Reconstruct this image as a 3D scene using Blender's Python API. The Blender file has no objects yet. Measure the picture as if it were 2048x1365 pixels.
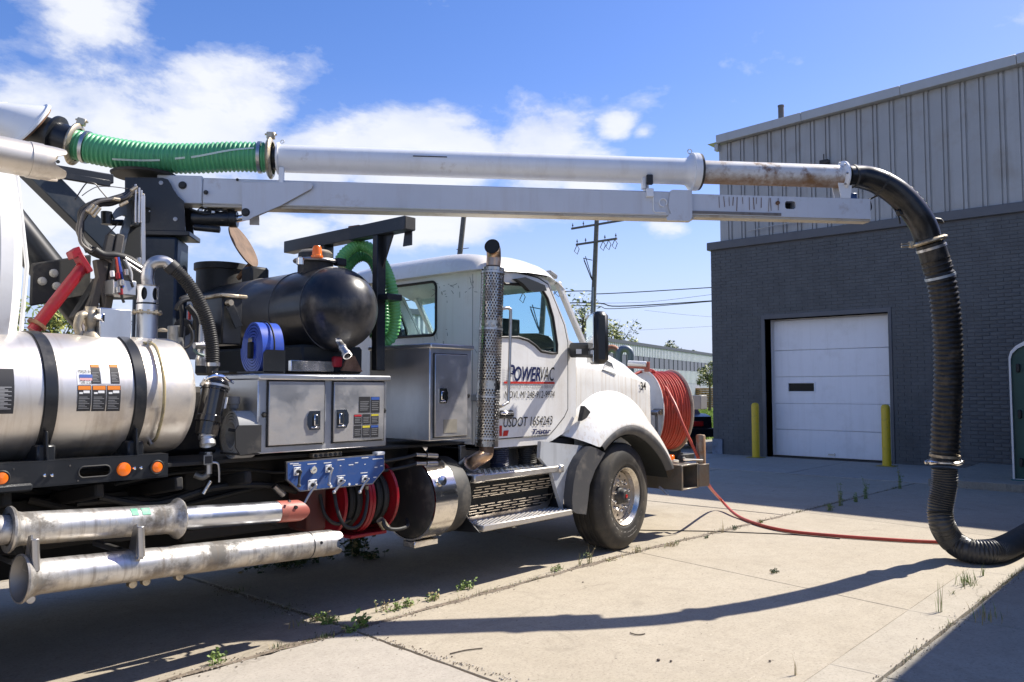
import bpy, bmesh, math, random
from mathutils import Vector, Matrix, Quaternion
from mathutils.geometry import tessellate_polygon
random.seed(7)
D = bpy.data
S = bpy.context.scene
COL = S.collection
R = math.radians
PI = math.pi

# ---------------------------------------------------------------- camera
cam = D.cameras.new('camera'); cam.lens = 28.477; cam.sensor_width = 36.0
cam.clip_start = 0.05; cam.clip_end = 3000
co = D.objects.new('camera', cam); COL.objects.link(co)
co.location = (-6.79, -5.75, 1.6)
co.rotation_euler = (R(90 + 3.427), 0, R(41.45 - 90))
S.camera = co

# ---------------------------------------------------------------- light
SUN = Vector((0.93, -0.30, 1.0)).normalized()
S.view_settings.view_transform = 'Standard'; S.view_settings.look = 'None'
S.view_settings.gamma = 1; S.view_settings.use_curve_mapping = False
S.view_settings.exposure = 0.78
sl = D.lights.new('sun', 'SUN'); sl.energy = 5.0; sl.angle = R(0.55); sl.color = (1.0, 0.94, 0.84)
so = D.objects.new('sun', sl); COL.objects.link(so); so.location = (10, -3, 12)
so.rotation_euler = SUN.to_track_quat('Z', 'Y').to_euler()

W = D.worlds.new('World'); S.world = W; W.use_nodes = True
nt = W.node_tree; nt.nodes.clear()
def N(t, ty, **k):
    n = t.nodes.new(ty)
    for a, b in k.items():
        if a.startswith('i_'): n.inputs[int(a[2:])].default_value = b
        else: setattr(n, a, b)
    return n
def ramp(t, stops, interp='LINEAR'):
    n = t.nodes.new('ShaderNodeValToRGB'); e = n.color_ramp.elements; n.color_ramp.interpolation = interp
    while len(e) > len(stops): e.remove(e[-1])
    while len(e) < len(stops): e.new(1)
    for x, (p, c) in zip(e, stops):
        x.position = p; x.color = (c, c, c, 1) if not isinstance(c, tuple) else (*c[:3], 1)
    return n
L = nt.links.new
out = N(nt, 'ShaderNodeOutputWorld'); bg = N(nt, 'ShaderNodeBackground'); bg.inputs[1].default_value = 0.115
sky = N(nt, 'ShaderNodeTexSky', sky_type='NISHITA', sun_disc=False)
sky.sun_elevation = math.asin(SUN.z); sky.sun_rotation = math.atan2(SUN.x, SUN.y)
sky.air_density = 1.0; sky.dust_density = 0.4; sky.ozone_density = 2.4; sky.altitude = 200
hs = N(nt, 'ShaderNodeHueSaturation'); hs.inputs['Saturation'].default_value = 1.29; hs.inputs['Value'].default_value = 1.0
L(sky.outputs[0], hs.inputs['Color'])
tint = N(nt, 'ShaderNodeMix', data_type='RGBA', blend_type='MULTIPLY'); tint.inputs[0].default_value = 1.0; tint.inputs[7].default_value = (1.12, .82, .95, 1); L(hs.outputs[0], tint.inputs[6])
tc = N(nt, 'ShaderNodeTexCoord')
sep = N(nt, 'ShaderNodeSeparateXYZ'); L(tc.outputs['Generated'], sep.inputs[0])
# cumulus field: noise on the direction, lower edge flattened, thresholded by a cover value
def M(op, a, b=None, c=None, t=nt, clamp=False):
    n = t.nodes.new('ShaderNodeMath'); n.operation = op; n.use_clamp = clamp
    for i, v in enumerate((a, b, c)):
        if v is None: continue
        if isinstance(v, (int, float)): n.inputs[i].default_value = v
        else: t.links.new(v, n.inputs[i])
    return n.outputs[0]
mp = N(nt, 'ShaderNodeMapping'); mp.inputs['Scale'].default_value = (1, 1, 1.9); mp.inputs['Location'].default_value = (0.35, 0.1, 0.0)
L(tc.outputs['Generated'], mp.inputs[0])
n1 = N(nt, 'ShaderNodeTexNoise', noise_dimensions='3D'); n1.inputs['Scale'].default_value = 7.0; n1.inputs['Detail'].default_value = 10; n1.inputs['Roughness'].default_value = 0.60; n1.inputs['Distortion'].default_value = 0.15
L(mp.outputs[0], n1.inputs['Vector'])
n2 = N(nt, 'ShaderNodeTexNoise', noise_dimensions='3D'); n2.inputs['Scale'].default_value = 2.0; n2.inputs['Detail'].default_value = 4
L(mp.outputs[0], n2.inputs['Vector'])
# cloud cover lies in banks: each bank is a soft ellipse in azimuth (deg from +X, anticlockwise) and elevation
az = M('MULTIPLY', M('ARCTAN2', sep.outputs[1], sep.outputs[0]), 57.29578)
el = M('MULTIPLY', M('ARCSINE', sep.outputs[2]), 57.29578)
def bank(a, e, sa, se, k):
    da = M('DIVIDE', M('SUBTRACT', az, a), sa); de = M('DIVIDE', M('SUBTRACT', el, e), se)
    r2 = M('ADD', M('MULTIPLY', da, da), M('MULTIPLY', de, de))
    return M('MULTIPLY', M('POWER', 2.718, M('MULTIPLY', r2, -1.0)), k)
cover = None
for b in ((70, 13.5, 12, 6.8, 1.12), (61.2, 17.8, 4.8, 3.7, 1.12), (70.5, 22.8, 4.4, 3.6, .62), (80, 18, 8, 6, .6), (55.5, 15.5, 4, 3.2, .95), (49.6, 16.3, 5.6, 3.7, 1.1), (44.5, 15.8, 3.5, 2.6, .9), (39.6, 16.0, 3.6, 3.6, 1.08), (36.2, 14.9, 3.0, 2.4, .95), (34.0, 18.0, 1.5, 1.0, .80), (32.0, 17.6, 1.3, .7, .55),
          (47, 11.9, 8, 1.9, .85), (58, 10.8, 5, 1.5, .75), (30.4, 11.2, 2.4, 1.1, .70), (110, 15, 17, 6, .95), (150, 12, 16, 5, .9), (-60, 14, 20, 5, .9), (-120, 17, 20, 7, .9), (179, 12, 12, 5, .9), (-179, 12, 12, 5, .9)):
    v = bank(*b); cover = v if cover is None else M('MAXIMUM', cover, v)
det = M('ADD', M('MULTIPLY', M('SUBTRACT', n1.outputs['Fac'], .5), 2.2), M('MULTIPLY', M('SUBTRACT', n2.outputs['Fac'], .5), .5))
dens = M('ADD', cover, det)
cl = ramp(nt, [(0.22, 0.0), (0.38, 0.26), (0.54, 0.76), (0.74, 1.0)]); L(dens, cl.inputs[0])
n3 = N(nt, 'ShaderNodeTexNoise'); n3.inputs['Scale'].default_value = 9; n3.inputs['Detail'].default_value = 5; L(mp.outputs[0], n3.inputs['Vector'])
ccol = ramp(nt, [(0.32, (3.4, 3.8, 4.75)), (0.48, (4.5, 4.7, 5.2)), (0.62, (5.0, 5.1, 5.35))]); L(M('ADD', M('MULTIPLY', n3.outputs['Fac'], .75), M('MULTIPLY', n1.outputs['Fac'], .35)), ccol.inputs[0])
# pale veil near the horizon
veil = ramp(nt, [(0.0, .92), (0.07, .72), (0.14, .42), (0.24, .10), (0.36, 0.0)]); L(sep.outputs[2], veil.inputs[0])
mv = N(nt, 'ShaderNodeMix', data_type='RGBA'); L(veil.outputs[0], mv.inputs[0]); L(tint.outputs[2], mv.inputs[6]); mv.inputs[7].default_value = (2.75, 3.55, 4.9, 1)
mx = N(nt, 'ShaderNodeMix', data_type='RGBA'); L(M('MULTIPLY', cl.outputs[0], 0.93), mx.inputs[0]); L(mv.outputs[2], mx.inputs[6]); L(ccol.outputs[0], mx.inputs[7])
L(mx.outputs[2], bg.inputs[0]); L(bg.outputs[0], out.inputs[0])

# ---------------------------------------------------------------- materials
MATS = {}
def mat(name, col=(.5,.5,.5), rough=.5, metal=0.0, var=0.0, vs=3.0, bump=0.0, bs=60.0, dirt=None, ds=2.5, da=0.5, streak=0.0, sc=(.1,.09,.08), sscale=(14,14,1.2), trans=0.0, ior=1.45, coat=0.0, emis=None, spec=.5, obj=0.0, rv=0.0, dth=0.52, alpha=1.0, dbump=0.0, under=None):
    if name in MATS: return MATS[name]
    m = D.materials.new(name); m.use_nodes = True; t = m.node_tree; b = t.nodes['Principled BSDF']
    ll = t.links.new
    b.inputs['Base Color'].default_value = (*col, 1); b.inputs['Roughness'].default_value = rough; b.inputs['Metallic'].default_value = metal
    b.inputs['Specular IOR Level'].default_value = spec; b.inputs['IOR'].default_value = ior
    b.inputs['Transmission Weight'].default_value = trans; b.inputs['Coat Weight'].default_value = coat; b.inputs['Coat Roughness'].default_value = .08
    b.inputs['Alpha'].default_value = alpha
    if emis: b.inputs['Emission Color'].default_value = (*emis[:3], 1); b.inputs['Emission Strength'].default_value = emis[3]
    tcn = t.nodes.new('ShaderNodeTexCoord'); cur = None; rcur = None
    def mixc(fac, a, c2):
        n = t.nodes.new('ShaderNodeMix'); n.data_type = 'RGBA'; ll(fac, n.inputs[0])
        if isinstance(a, tuple): n.inputs[6].default_value = (*a[:3], 1)
        else: ll(a, n.inputs[6])
        if isinstance(c2, tuple): n.inputs[7].default_value = (*c2[:3], 1)
        else: ll(c2, n.inputs[7])
        return n.outputs[2]
    cur = tuple(col)
    if var > 0:
        n = t.nodes.new('ShaderNodeTexNoise'); n.inputs['Scale'].default_value = vs; n.inputs['Detail'].default_value = 6; n.inputs['Roughness'].default_value = .6
        ll(tcn.outputs['Object'], n.inputs['Vector'])
        r = ramp(t, [(.3, 0.0), (.7, 1.0)]); ll(n.outputs['Fac'], r.inputs[0])
        cur = mixc(r.outputs[0], tuple(min(1, c * (1 + var * .5)) for c in col), tuple(c * (1 - var) for c in col))
    if obj > 0:
        oi = t.nodes.new('ShaderNodeObjectInfo'); f = M('MULTIPLY', oi.outputs['Random'], obj, t=t)
        cur = mixc(f, cur, tuple(c * .45 for c in col))
    dfac = None
    if dirt:
        n = t.nodes.new('ShaderNodeTexNoise'); n.inputs['Scale'].default_value = ds; n.inputs['Detail'].default_value = 9; n.inputs['Roughness'].default_value = .68
        ll(tcn.outputs['Object'], n.inputs['Vector'])
        r = ramp(t, [(dth, 0.0), (dth + .14, 1.0)]); ll(n.outputs['Fac'], r.inputs[0]); dfac = M('MULTIPLY', r.outputs[0], da, t=t)
        cur = mixc(dfac, cur, tuple(dirt))
    if streak > 0:
        mpn = t.nodes.new('ShaderNodeMapping'); mpn.inputs['Scale'].default_value = sscale; ll(tcn.outputs['Object'], mpn.inputs[0])
        n = t.nodes.new('ShaderNodeTexNoise'); n.inputs['Scale'].default_value = 1.0; n.inputs['Detail'].default_value = 7; n.inputs['Roughness'].default_value = .65; ll(mpn.outputs[0], n.inputs['Vector'])
        r = ramp(t, [(.50, 0.0), (.72, 1.0)]); ll(n.outputs['Fac'], r.inputs[0]); f = M('MULTIPLY', r.outputs[0], streak, t=t)
        cur = mixc(f, cur, tuple(sc))
    if under:      # tint on a pipe's lower half: rust on the boom tube, tan on aluminium
        ge = t.nodes.new('ShaderNodeNewGeometry'); sx_ = t.nodes.new('ShaderNodeSeparateXYZ'); ll(ge.outputs['Normal'], sx_.inputs[0])
        n = t.nodes.new('ShaderNodeTexNoise'); n.inputs['Scale'].default_value = 5; n.inputs['Detail'].default_value = 9; n.inputs['Roughness'].default_value = .7; ll(tcn.outputs['Object'], n.inputs['Vector'])
        v = M('ADD', M('MULTIPLY', sx_.outputs[2], -.55, t=t), M('MULTIPLY', M('SUBTRACT', n.outputs['Fac'], .5, t=t), 1.3, t=t), t=t)
        r = ramp(t, [(.10, 0.0), (.42, .75), (.6, 1.0)]); ll(v, r.inputs[0]); f = M('MULTIPLY', r.outputs[0], under[3], t=t); cur = mixc(f, cur, tuple(under[:3]))
    if not isinstance(cur, tuple): ll(cur, b.inputs['Base Color'])
    if rv > 0 or dfac is not None:
        n = t.nodes.new('ShaderNodeTexNoise'); n.inputs['Scale'].default_value = 5; n.inputs['Detail'].default_value = 5; ll(tcn.outputs['Object'], n.inputs['Vector'])
        v = M('ADD', M('MULTIPLY', n.outputs['Fac'], rv * 2, t=t), rough - rv, t=t)
        if dfac is not None: v = M('ADD', v, M('MULTIPLY', dfac, .35, t=t), t=t)
        v = M('MINIMUM', v, 1.0, t=t); ll(v, b.inputs['Roughness'])
        if metal > .3 and dfac is not None:
            ll(M('SUBTRACT', metal, M('MULTIPLY', dfac, metal * .8, t=t), t=t), b.inputs['Metallic'])
    if bump > 0:
        n = t.nodes.new('ShaderNodeTexNoise'); n.inputs['Scale'].default_value = bs; n.inputs['Detail'].default_value = 5; ll(tcn.outputs['Object'], n.inputs['Vector'])
        bn = t.nodes.new('ShaderNodeBump'); bn.inputs['Strength'].default_value = bump; bn.inputs['Distance'].default_value = .01
        ll(n.outputs['Fac'], bn.inputs['Height']); ll(bn.outputs[0], b.inputs['Normal'])
    MATS[name] = m
    return m
white = mat('white_paint', (.86,.85,.82), .22, coat=.5, dirt=(.56,.48,.37), ds=1.6, da=.28, dth=.5, streak=.16, sc=(.42,.34,.24), sscale=(22,22,1.0), var=.03)
whitecl = mat('white_enamel', (.80,.80,.78), .3, coat=.3, dirt=(.40,.33,.25), ds=3, da=.35, dth=.56, var=.05, streak=.18, sc=(.35,.30,.24), sscale=(5,5,5))
boomw = mat('boom_white', (.82,.83,.83), .32, coat=.2, dirt=(.30,.20,.12), ds=5, da=.5, dth=.6, var=.06, streak=.25, sc=(.45,.38,.3), sscale=(6,6,1.5))
boomg = mat('boom_grey', (.62,.64,.67), .38, dirt=(.30,.20,.12), ds=4, da=.45, dth=.6, var=.05, streak=.2, sc=(.38,.30,.24), sscale=(9,9,1))
rustw = mat('rust_stained_white', (.72,.70,.66), .4, dirt=(.20,.10,.05), ds=7, da=.9, dth=.5, streak=.6, sc=(.42,.27,.13), sscale=(4,4,9), var=.15, under=(.23,.12,.045,.95))
alu = mat('aluminium_tank', (.74,.695,.63), .38, .82, var=.10, vs=3, dirt=(.36,.29,.21), ds=1.7, da=.45, dth=.54, streak=.62, sc=(.40,.33,.25), sscale=(11,1.6,1.1), rv=.08, bump=.04, bs=9)
alup = mat('aluminium_pipe', (.62,.605,.58), .42, .95, var=.25, vs=4, dirt=(.11,.10,.085), ds=4.2, da=.9, dth=.47, streak=.7, sc=(.16,.13,.10), sscale=(30,2.5,2.5), rv=.1, under=(.42,.32,.20,.55))
alub = mat('brushed_aluminium', (.72,.73,.74), .38, 1.0, var=.10, vs=4, dirt=(.34,.30,.25), ds=2.5, da=.35, dth=.55, streak=.3, sc=(.45,.44,.42), sscale=(4,4,1.2), rv=.09)
alubs = mat('worn_aluminium_door', (.56,.56,.55), .42, 1.0, var=.12, vs=3, dirt=(.30,.26,.22), ds=2.0, da=.5, dth=.5, streak=.25, sc=(.4,.38,.35), sscale=(5,5,1.5), rv=.1)
chrome = mat('chrome', (.82,.82,.83), .09, 1.0, dirt=(.3,.24,.18), ds=8, da=.3, dth=.6)
polish = mat('polished_steel', (.74,.71,.67), .16, 1.0, dirt=(.30,.22,.15), ds=3, da=.4, dth=.54)
steel = mat('steel', (.52,.51,.50), .36, 1.0, dirt=(.2,.15,.11), ds=7, da=.5, dth=.54)
zinc = mat('yellow_zinc', (.55,.47,.34), .40, .9, dirt=(.18,.13,.08), ds=12, da=.7, dth=.48)
brass = mat('brass', (.42,.36,.27), .48, .85, dirt=(.22,.19,.14), ds=12, da=.7, dth=.46)
copper = mat('heat_stained_steel', (.58,.40,.27), .34, .9, dirt=(.20,.11,.06), ds=9, da=.6)
black = mat('black_paint', (.016,.018,.021), .34, var=.3, vs=5, dirt=(.10,.09,.075), ds=3, da=.35, dth=.54, coat=.1)
blackg = mat('gloss_black_tank', (.010,.011,.014), .30, dirt=(.15,.135,.115), ds=1.5, da=.38, dth=.46, rv=.05, coat=.15, streak=.2, sc=(.11,.10,.085), sscale=(12,12,1.4))
blackd = mat('dusty_black', (.028,.028,.028), .6, dirt=(.13,.115,.095), ds=5, da=.55, dth=.5)
under = mat('undercarriage_grime', (.020,.019,.018), .75, dirt=(.06,.05,.04), ds=6, da=.6)
rubber = mat('black_rubber', (.018,.018,.018), .55, dirt=(.09,.08,.065), ds=6, da=.4, dth=.52)
hoseb = mat('suction_hose_rubber', (.014,.013,.012), .40, dirt=(.12,.095,.065), ds=7, da=.55, dth=.53, streak=.22, sc=(.17,.14,.10), sscale=(16,16,1.2))
hosen = mat('suction_hose_grey', (.05,.05,.048), .34, dirt=(.13,.11,.085), ds=6, da=.35, dth=.5)
tyre = mat('tyre_rubber', (.026,.024,.022), .62, dirt=(.10,.085,.065), ds=3.2, da=.65, dth=.45, bump=.1, bs=90)
green = mat('green_hose', (.10,.39,.18), .34, spec=.5, dirt=(.03,.10,.05), ds=5, da=.4, dth=.54)
greenl = mat('bright_green_hose', (.16,.46,.14), .38, dirt=(.04,.12,.04), ds=5, da=.4)
redp = mat('red_paint', (.30,.010,.018), .35, dirt=(.15,.03,.025), ds=9, da=.5, var=.2)
redh = mat('red_hose', (.52,.075,.045), .4, dirt=(.25,.08,.05), ds=8, da=.5, var=.15)
redl = mat('faded_red_paint', (.38,.10,.07), .5, dirt=(.2,.09,.06), ds=8, da=.5)
rust = mat('rust', (.19,.10,.055), .8, var=.5, vs=14, dirt=(.30,.17,.08), ds=9, da=.6, bump=.3)
blue = mat('blue_layflat', (.045,.10,.48), .3, var=.15, coat=.3, dirt=(.03,.05,.2), ds=8, da=.4)
bluep = mat('blue_panel', (.035,.085,.25), .38, dirt=(.16,.15,.14), ds=9, da=.3)
greyh = mat('grey_hose_roll', (.34,.34,.33), .6, dirt=(.16,.14,.12), ds=8, da=.5)
orange = mat('orange_lens', (.85,.16,.01), .2, coat=.6, emis=(1,.2,.0,.08))
redlens = mat('red_lens', (.45,.01,.01), .2, coat=.5)
whitem = mat('white_plate', (.78,.78,.76), .4)
glass = mat('tinted_glass', (.66,.86,.85), .02, trans=1.0, ior=1.12)
gasket = mat('window_rubber', (.012,.012,.013), .5)
dark = mat('dark_interior', (.016,.018,.018), .7)
greyp = mat('grey_plastic', (.24,.25,.26), .45, dirt=(.15,.13,.11), ds=4, da=.4, var=.08)
lipp = mat('dark_grey_plastic', (.07,.07,.073), .5, dirt=(.20,.18,.15), ds=5, da=.5)
mirror = mat('mirror_glass', (.85,.88,.9), .03, 1.0)
navy = mat('navy_lettering', (.012,.018,.085), .4)
ink = mat('black_lettering', (.02,.018,.018), .4)
redt = mat('red_lettering', (.55,.04,.03), .4)
greyt = mat('grey_lettering', (.30,.30,.30), .4)
orangel = mat('orange_label', (.75,.22,.02), .5)
blackl = mat('black_label', (.028,.028,.03), .5)
yellowl = mat('yellow_label', (.65,.55,.05), .5)
redl2 = mat('red_label', (.5,.03,.04), .5)
bluel = mat('blue_label', (.04,.10,.35), .5)
greyl = mat('label_text_grey', (.28,.28,.28), .5)
pink = mat('faded_red_stripe', (.80,.42,.42), .5)

# ---------------------------------------------------------------- geometry helpers
def fr(axis):
    a = Vector(axis).normalized(); h = Vector((0,0,1)) if abs(a.z) < .9 else Vector((1,0,0))
    u = h.cross(a).normalized(); v = a.cross(u).normalized()
    return a, u, v
class MB:
    def __init__(s, M4=None): s.v = []; s.f = []; s.M = M4
    def add(s, vs, fs):
        o = len(s.v); s.v += [Vector(p) for p in vs]; s.f += [tuple(i + o for i in f) for f in fs]; return s
    def box(s, x0, x1, y0, y1, z0, z1, b=0.0):
        c = Vector(((x0+x1)/2, (y0+y1)/2, (z0+z1)/2)); return s.ob(c, (abs(x1-x0)/2,0,0), (0,abs(y1-y0)/2,0), (0,0,abs(z1-z0)/2), b)
    def ob(s, c, ex, ey, ez, b=0.0):
        c = Vector(c); E = [Vector(ex), Vector(ey), Vector(ez)]; Ln = [e.length or 1e-6 for e in E]
        b = min(b, min(Ln) * .9)
        if b <= 0:
            vs = [c + E[0]*i + E[1]*j + E[2]*k for i in (-1,1) for j in (-1,1) for k in (-1,1)]
            fs = [(0,1,3,2),(4,6,7,5),(0,4,5,1),(2,3,7,6),(0,2,6,4),(1,5,7,3)]
        else:
            vs = []; id = {}
            for i in (-1,1):
                for j in (-1,1):
                    for k in (-1,1):
                        sg = (i,j,k)
                        for a in range(3):
                            p = c.copy()
                            for q in range(3):
                                p = p + E[q] * sg[q] * (1 if q == a else 1 - b / Ln[q])
                            id[(sg, a)] = len(vs); vs.append(p)
            fs = []
            for a in range(3):
                o1, o2 = [q for q in range(3) if q != a]
                for sa in (-1,1):
                    q4 = []
                    for s1, s2 in ((-1,-1),(1,-1),(1,1),(-1,1)):
                        sg = [0,0,0]; sg[a] = sa; sg[o1] = s1; sg[o2] = s2; q4.append(id[(tuple(sg), a)])
                    fs.append(tuple(q4))
            for a in range(3):
                o1, o2 = [q for q in range(3) if q != a]
                for s1 in (-1,1):
                    for s2 in (-1,1):
                        A = [0,0,0]; B = [0,0,0]; A[a] = -1; B[a] = 1
                        for X in (A, B): X[o1] = s1; X[o2] = s2
                        A = tuple(A); B = tuple(B)
                        fs.append((id[(A,o1)], id[(B,o1)], id[(B,o2)], id[(A,o2)]))
            for i in (-1,1):
                for j in (-1,1):
                    for k in (-1,1): fs.append(tuple(id[((i,j,k), a)] for a in range(3)))
        ff = []
        for f in fs:
            p = [vs[i] for i in f]; n = (p[1]-p[0]).cross(p[2]-p[0]); m = sum(p, Vector()) / len(p) - c
            ff.append(f if n.dot(m) > 0 else f[::-1])
        return s.add(vs, ff)
    def bar(s, p0, p1, w, h, b=0.0, up=(0,0,1)):
        p0 = Vector(p0); p1 = Vector(p1); d = p1 - p0; a = d.normalized(); u = Vector(up).cross(a)
        if u.length < 1e-3: u = Vector((0,1,0)).cross(a)
        u.normalize(); v = a.cross(u)
        return s.ob((p0+p1)/2, d/2, u*w/2, v*h/2, b)
    def tube(s, pts, r, n=12, caps=True, closed=False):
        P_ = [Vector(p) for p in pts]; m = len(P_); rs = r if isinstance(r, (list, tuple)) else [r]*m
        T = []
        for i in range(m):
            a = P_[(i-1) % m] if (closed or i > 0) else P_[i]; b = P_[(i+1) % m] if (closed or i < m-1) else P_[i]
            T.append((b-a).normalized())
        _, u, _v = fr(T[0]); vs = []; fs = []
        for i in range(m):
            if i: u = (u - T[i]*u.dot(T[i])).normalized()
            w = T[i].cross(u)
            for k in range(n):
                a = 2*PI*k/n; vs.append(P_[i] + (u*math.cos(a) + w*math.sin(a))*rs[i])
        for i in range(m if closed else m-1):
            j = (i+1) % m
            for k in range(n):
                l = (k+1) % n; fs.append((i*n+k, i*n+l, j*n+l, j*n+k))
        if caps and not closed:
            fs.append(tuple(range(n))[::-1]); fs.append(tuple((m-1)*n+k for k in range(n)))
        return s.add(vs, fs)
    def lathe(s, p0, axis, prof, n=24, a0=0.0, a1=2*PI, cap=True):
        a, u, v = fr(axis); p0 = Vector(p0); full = abs(a1-a0-2*PI) < 1e-6; vs = []; fs = []
        cnt = n if full else n+1
        for (t, r) in prof:
            for k in range(cnt):
                g = a0 + (a1-a0)*k/n; vs.append(p0 + a*t + (u*math.cos(g) + v*math.sin(g))*max(r, 1e-5))
        for i in range(len(prof)-1):
            for k in range(n):
                l = (k+1) % cnt if full else k+1
                fs.append((i*cnt+k, i*cnt+l, (i+1)*cnt+l, (i+1)*cnt+k))
        if full and cap:
            if prof[0][1] > 1e-4: fs.append(tuple(range(cnt))[::-1])
            if prof[-1][1] > 1e-4: fs.append(tuple((len(prof)-1)*cnt+k for k in range(cnt)))
        return s.add(vs, fs)
    def cyl(s, p0, p1, r, n=16, b=0.0, r2=None):
        p0 = Vector(p0); p1 = Vector(p1); l = (p1-p0).length; r2 = r if r2 is None else r2
        pr = [(0,r-b),(b,r),(l-b,r2),(l,r2-b)] if b > 0 else [(0,r),(l,r2)]
        return s.lathe(p0, p1-p0, pr, n)
    def prism(s, poly, o, eu, ev, th, holes=()):
        o = Vector(o); eu = Vector(eu); ev = Vector(ev); nn = eu.cross(ev).normalized()
        loops = [list(poly)] + [list(h) for h in holes]
        flat = [p for l in loops for p in l]
        tri = tessellate_polygon([[Vector((p[0], p[1], 0)) for p in l] for l in loops])
        k = len(flat); A = [o + eu*p[0] + ev*p[1] for p in flat]; vs = A + [q + nn*th for q in A]; fs = []
        for t in tri:
            p = [vs[i] for i in t]; f = t if (p[1]-p[0]).cross(p[2]-p[0]).dot(nn) > 0 else t[::-1]
            if th: fs.append(tuple(f)[::-1]); fs.append(tuple(i + k for i in f))
            else: fs.append(tuple(f))
        if th:
            st = 0
            for li, l in enumerate(loops):
                ar = sum(l[i][0]*l[(i+1)%len(l)][1] - l[(i+1)%len(l)][0]*l[i][1] for i in range(len(l)))
                rev = (ar < 0) != (li > 0)
                if th < 0: rev = not rev
                for i in range(len(l)):
                    a, b = st+i, st+(i+1) % len(l); q = (a, b, b+k, a+k); fs.append(q[::-1] if rev else q)
                st += len(l)
        return s.add(vs, fs)
    def grid(s, fn, nu, nv):
        vs = [fn(i/nu, j/nv) for i in range(nu+1) for j in range(nv+1)]; w = nv+1
        return s.add(vs, [(i*w+j, (i+1)*w+j, (i+1)*w+j+1, i*w+j+1) for i in range(nu) for j in range(nv)])
    def bolt(s, p, axis, r=.015, h=.012):
        a = Vector(axis).normalized(); s.lathe(p, a, [(0,r*1.5),(h*.25,r*1.5),(h*.3,r),(h,r*.9)], 6); return s
    def build(s, name, m, parent=None, ang=38, mesh_only=False, smooth=True):
        me = D.meshes.new(name); vs = s.v
        if parent is not None and not mesh_only:
            o_ = Vector((0,0,0)); q = parent
            while q is not None: o_ = o_ + q.location; q = q.parent
            vs = [v - o_ for v in vs]
        me.from_pydata([tuple(v) for v in vs], [], s.f); me.update()
        if smooth:
            me.polygons.foreach_set('use_smooth', [True]*len(me.polygons)); me.set_sharp_from_angle(angle=R(ang))
        if m: me.materials.append(m)
        if mesh_only: return me
        ob = D.objects.new(name, me); COL.objects.link(ob)
        if parent is not None: ob.parent = parent
        return ob
def tag(o, label=None, cat=None, group=None, kind=None):
    if label: o['label'] = label
    if cat: o['category'] = cat
    if group: o['group'] = group
    if kind: o['kind'] = kind
    return o
def empty(name, loc=(0,0,0), label=None, cat=None, group=None, kind=None):
    o = D.objects.new(name, None); COL.objects.link(o); o.location = loc; o.empty_display_size = .2
    return tag(o, label, cat, group, kind)
def inst(me, name, loc, parent=None, rot=None, scale=None):
    o = D.objects.new(name, me); COL.objects.link(o)
    l = Vector(loc)
    if parent is not None:
        q = parent
        while q is not None: l = l - q.location; q = q.parent
        o.parent = parent
    o.location = l
    if rot: o.rotation_euler = rot
    if scale: o.scale = scale
    return o
def cat(pts, k=6, closed=False):
    P_ = [Vector(p) for p in pts]; n = len(P_); o = []
    for i in range(n if closed else n-1):
        g = lambda j: P_[j % n] if closed else P_[min(max(j, 0), n-1)]
        a, b, c, d = g(i-1), g(i), g(i+1), g(i+2)
        for q in range(k):
            t = q/k; o.append(.5*((2*b) + (c-a)*t + (2*a-5*b+4*c-d)*t*t + (3*b-a-3*c+d)*t**3))
    if not closed: o.append(P_[-1])
    return o
def resample(pts, step):
    o = [pts[0]]; acc = 0.0
    for a, b in zip(pts, pts[1:]):
        l = (b-a).length
        if l < 1e-9: continue
        t = step - acc
        while t <= l: o.append(a + (b-a)*(t/l)); t += step
        acc = l - (t - step)
    return o
def ribbed(mb, pts, r, pitch, depth, n=20, seg=4, caps=True):
    P_ = resample(pts, pitch/seg); pr = [1.0, .8, 0.0, .2] if seg == 4 else [.5 + .5*math.cos(2*PI*i/seg) for i in range(seg)]
    rs = [r - depth*(1 - pr[i % seg]) for i in range(len(P_))]
    return mb.tube(P_, rs, n, caps)
def rr(w, h, r, cx=0, cy=0, n=5):
    o = []
    for qx, qy, a in ((1,1,0),(-1,1,90),(-1,-1,180),(1,-1,270)):
        for i in range(n+1):
            g = R(a + 90*i/n); o.append((cx + qx*(w/2-r) + r*math.cos(g), cy + qy*(h/2-r) + r*math.sin(g)))
    return o
def text(name, s, o, eu, ev, size, m, parent, th=.0015, shear=0.0, bold=0.0, fitw=None, align='LEFT'):
    c = D.curves.new('t', 'FONT'); c.body = s; c.size = 1.0; c.shear = shear; c.offset = bold; c.align_x = align; c.resolution_u = 3
    ob = D.objects.new('t', c); COL.objects.link(ob)
    dg = bpy.context.evaluated_depsgraph_get(); me0 = ob.evaluated_get(dg).to_mesh()
    vs = [v.co.copy() for v in me0.vertices]; fs = [tuple(p.vertices) for p in me0.polygons]; ob.evaluated_get(dg).to_mesh_clear()
    D.objects.remove(ob); D.curves.remove(c)
    if not vs: return None
    hs_ = max(v.y for v in vs); w = max(v.x for v in vs) - min(v.x for v in vs); x0 = min(v.x for v in vs) if align == 'LEFT' else 0
    ky = size / hs_; kx = (fitw / w) if fitw else ky
    o = Vector(o); eu = Vector(eu).normalized(); ev = Vector(ev).normalized(); nn = eu.cross(ev)
    mb = MB(); mb.add([o + eu*(v.x-x0)*kx + ev*v.y*ky + nn*th for v in vs], fs)
    return mb.build(name, m, parent, smooth=False)
BO = Vector((-3.02, .21, 0)); BE = Vector((.745, -.667, 0)); BN = Vector((.667, .745, 0))
def bp(s, z, off=0.0): return BO + BE*s + BN*off + Vector((0,0,z))
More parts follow.
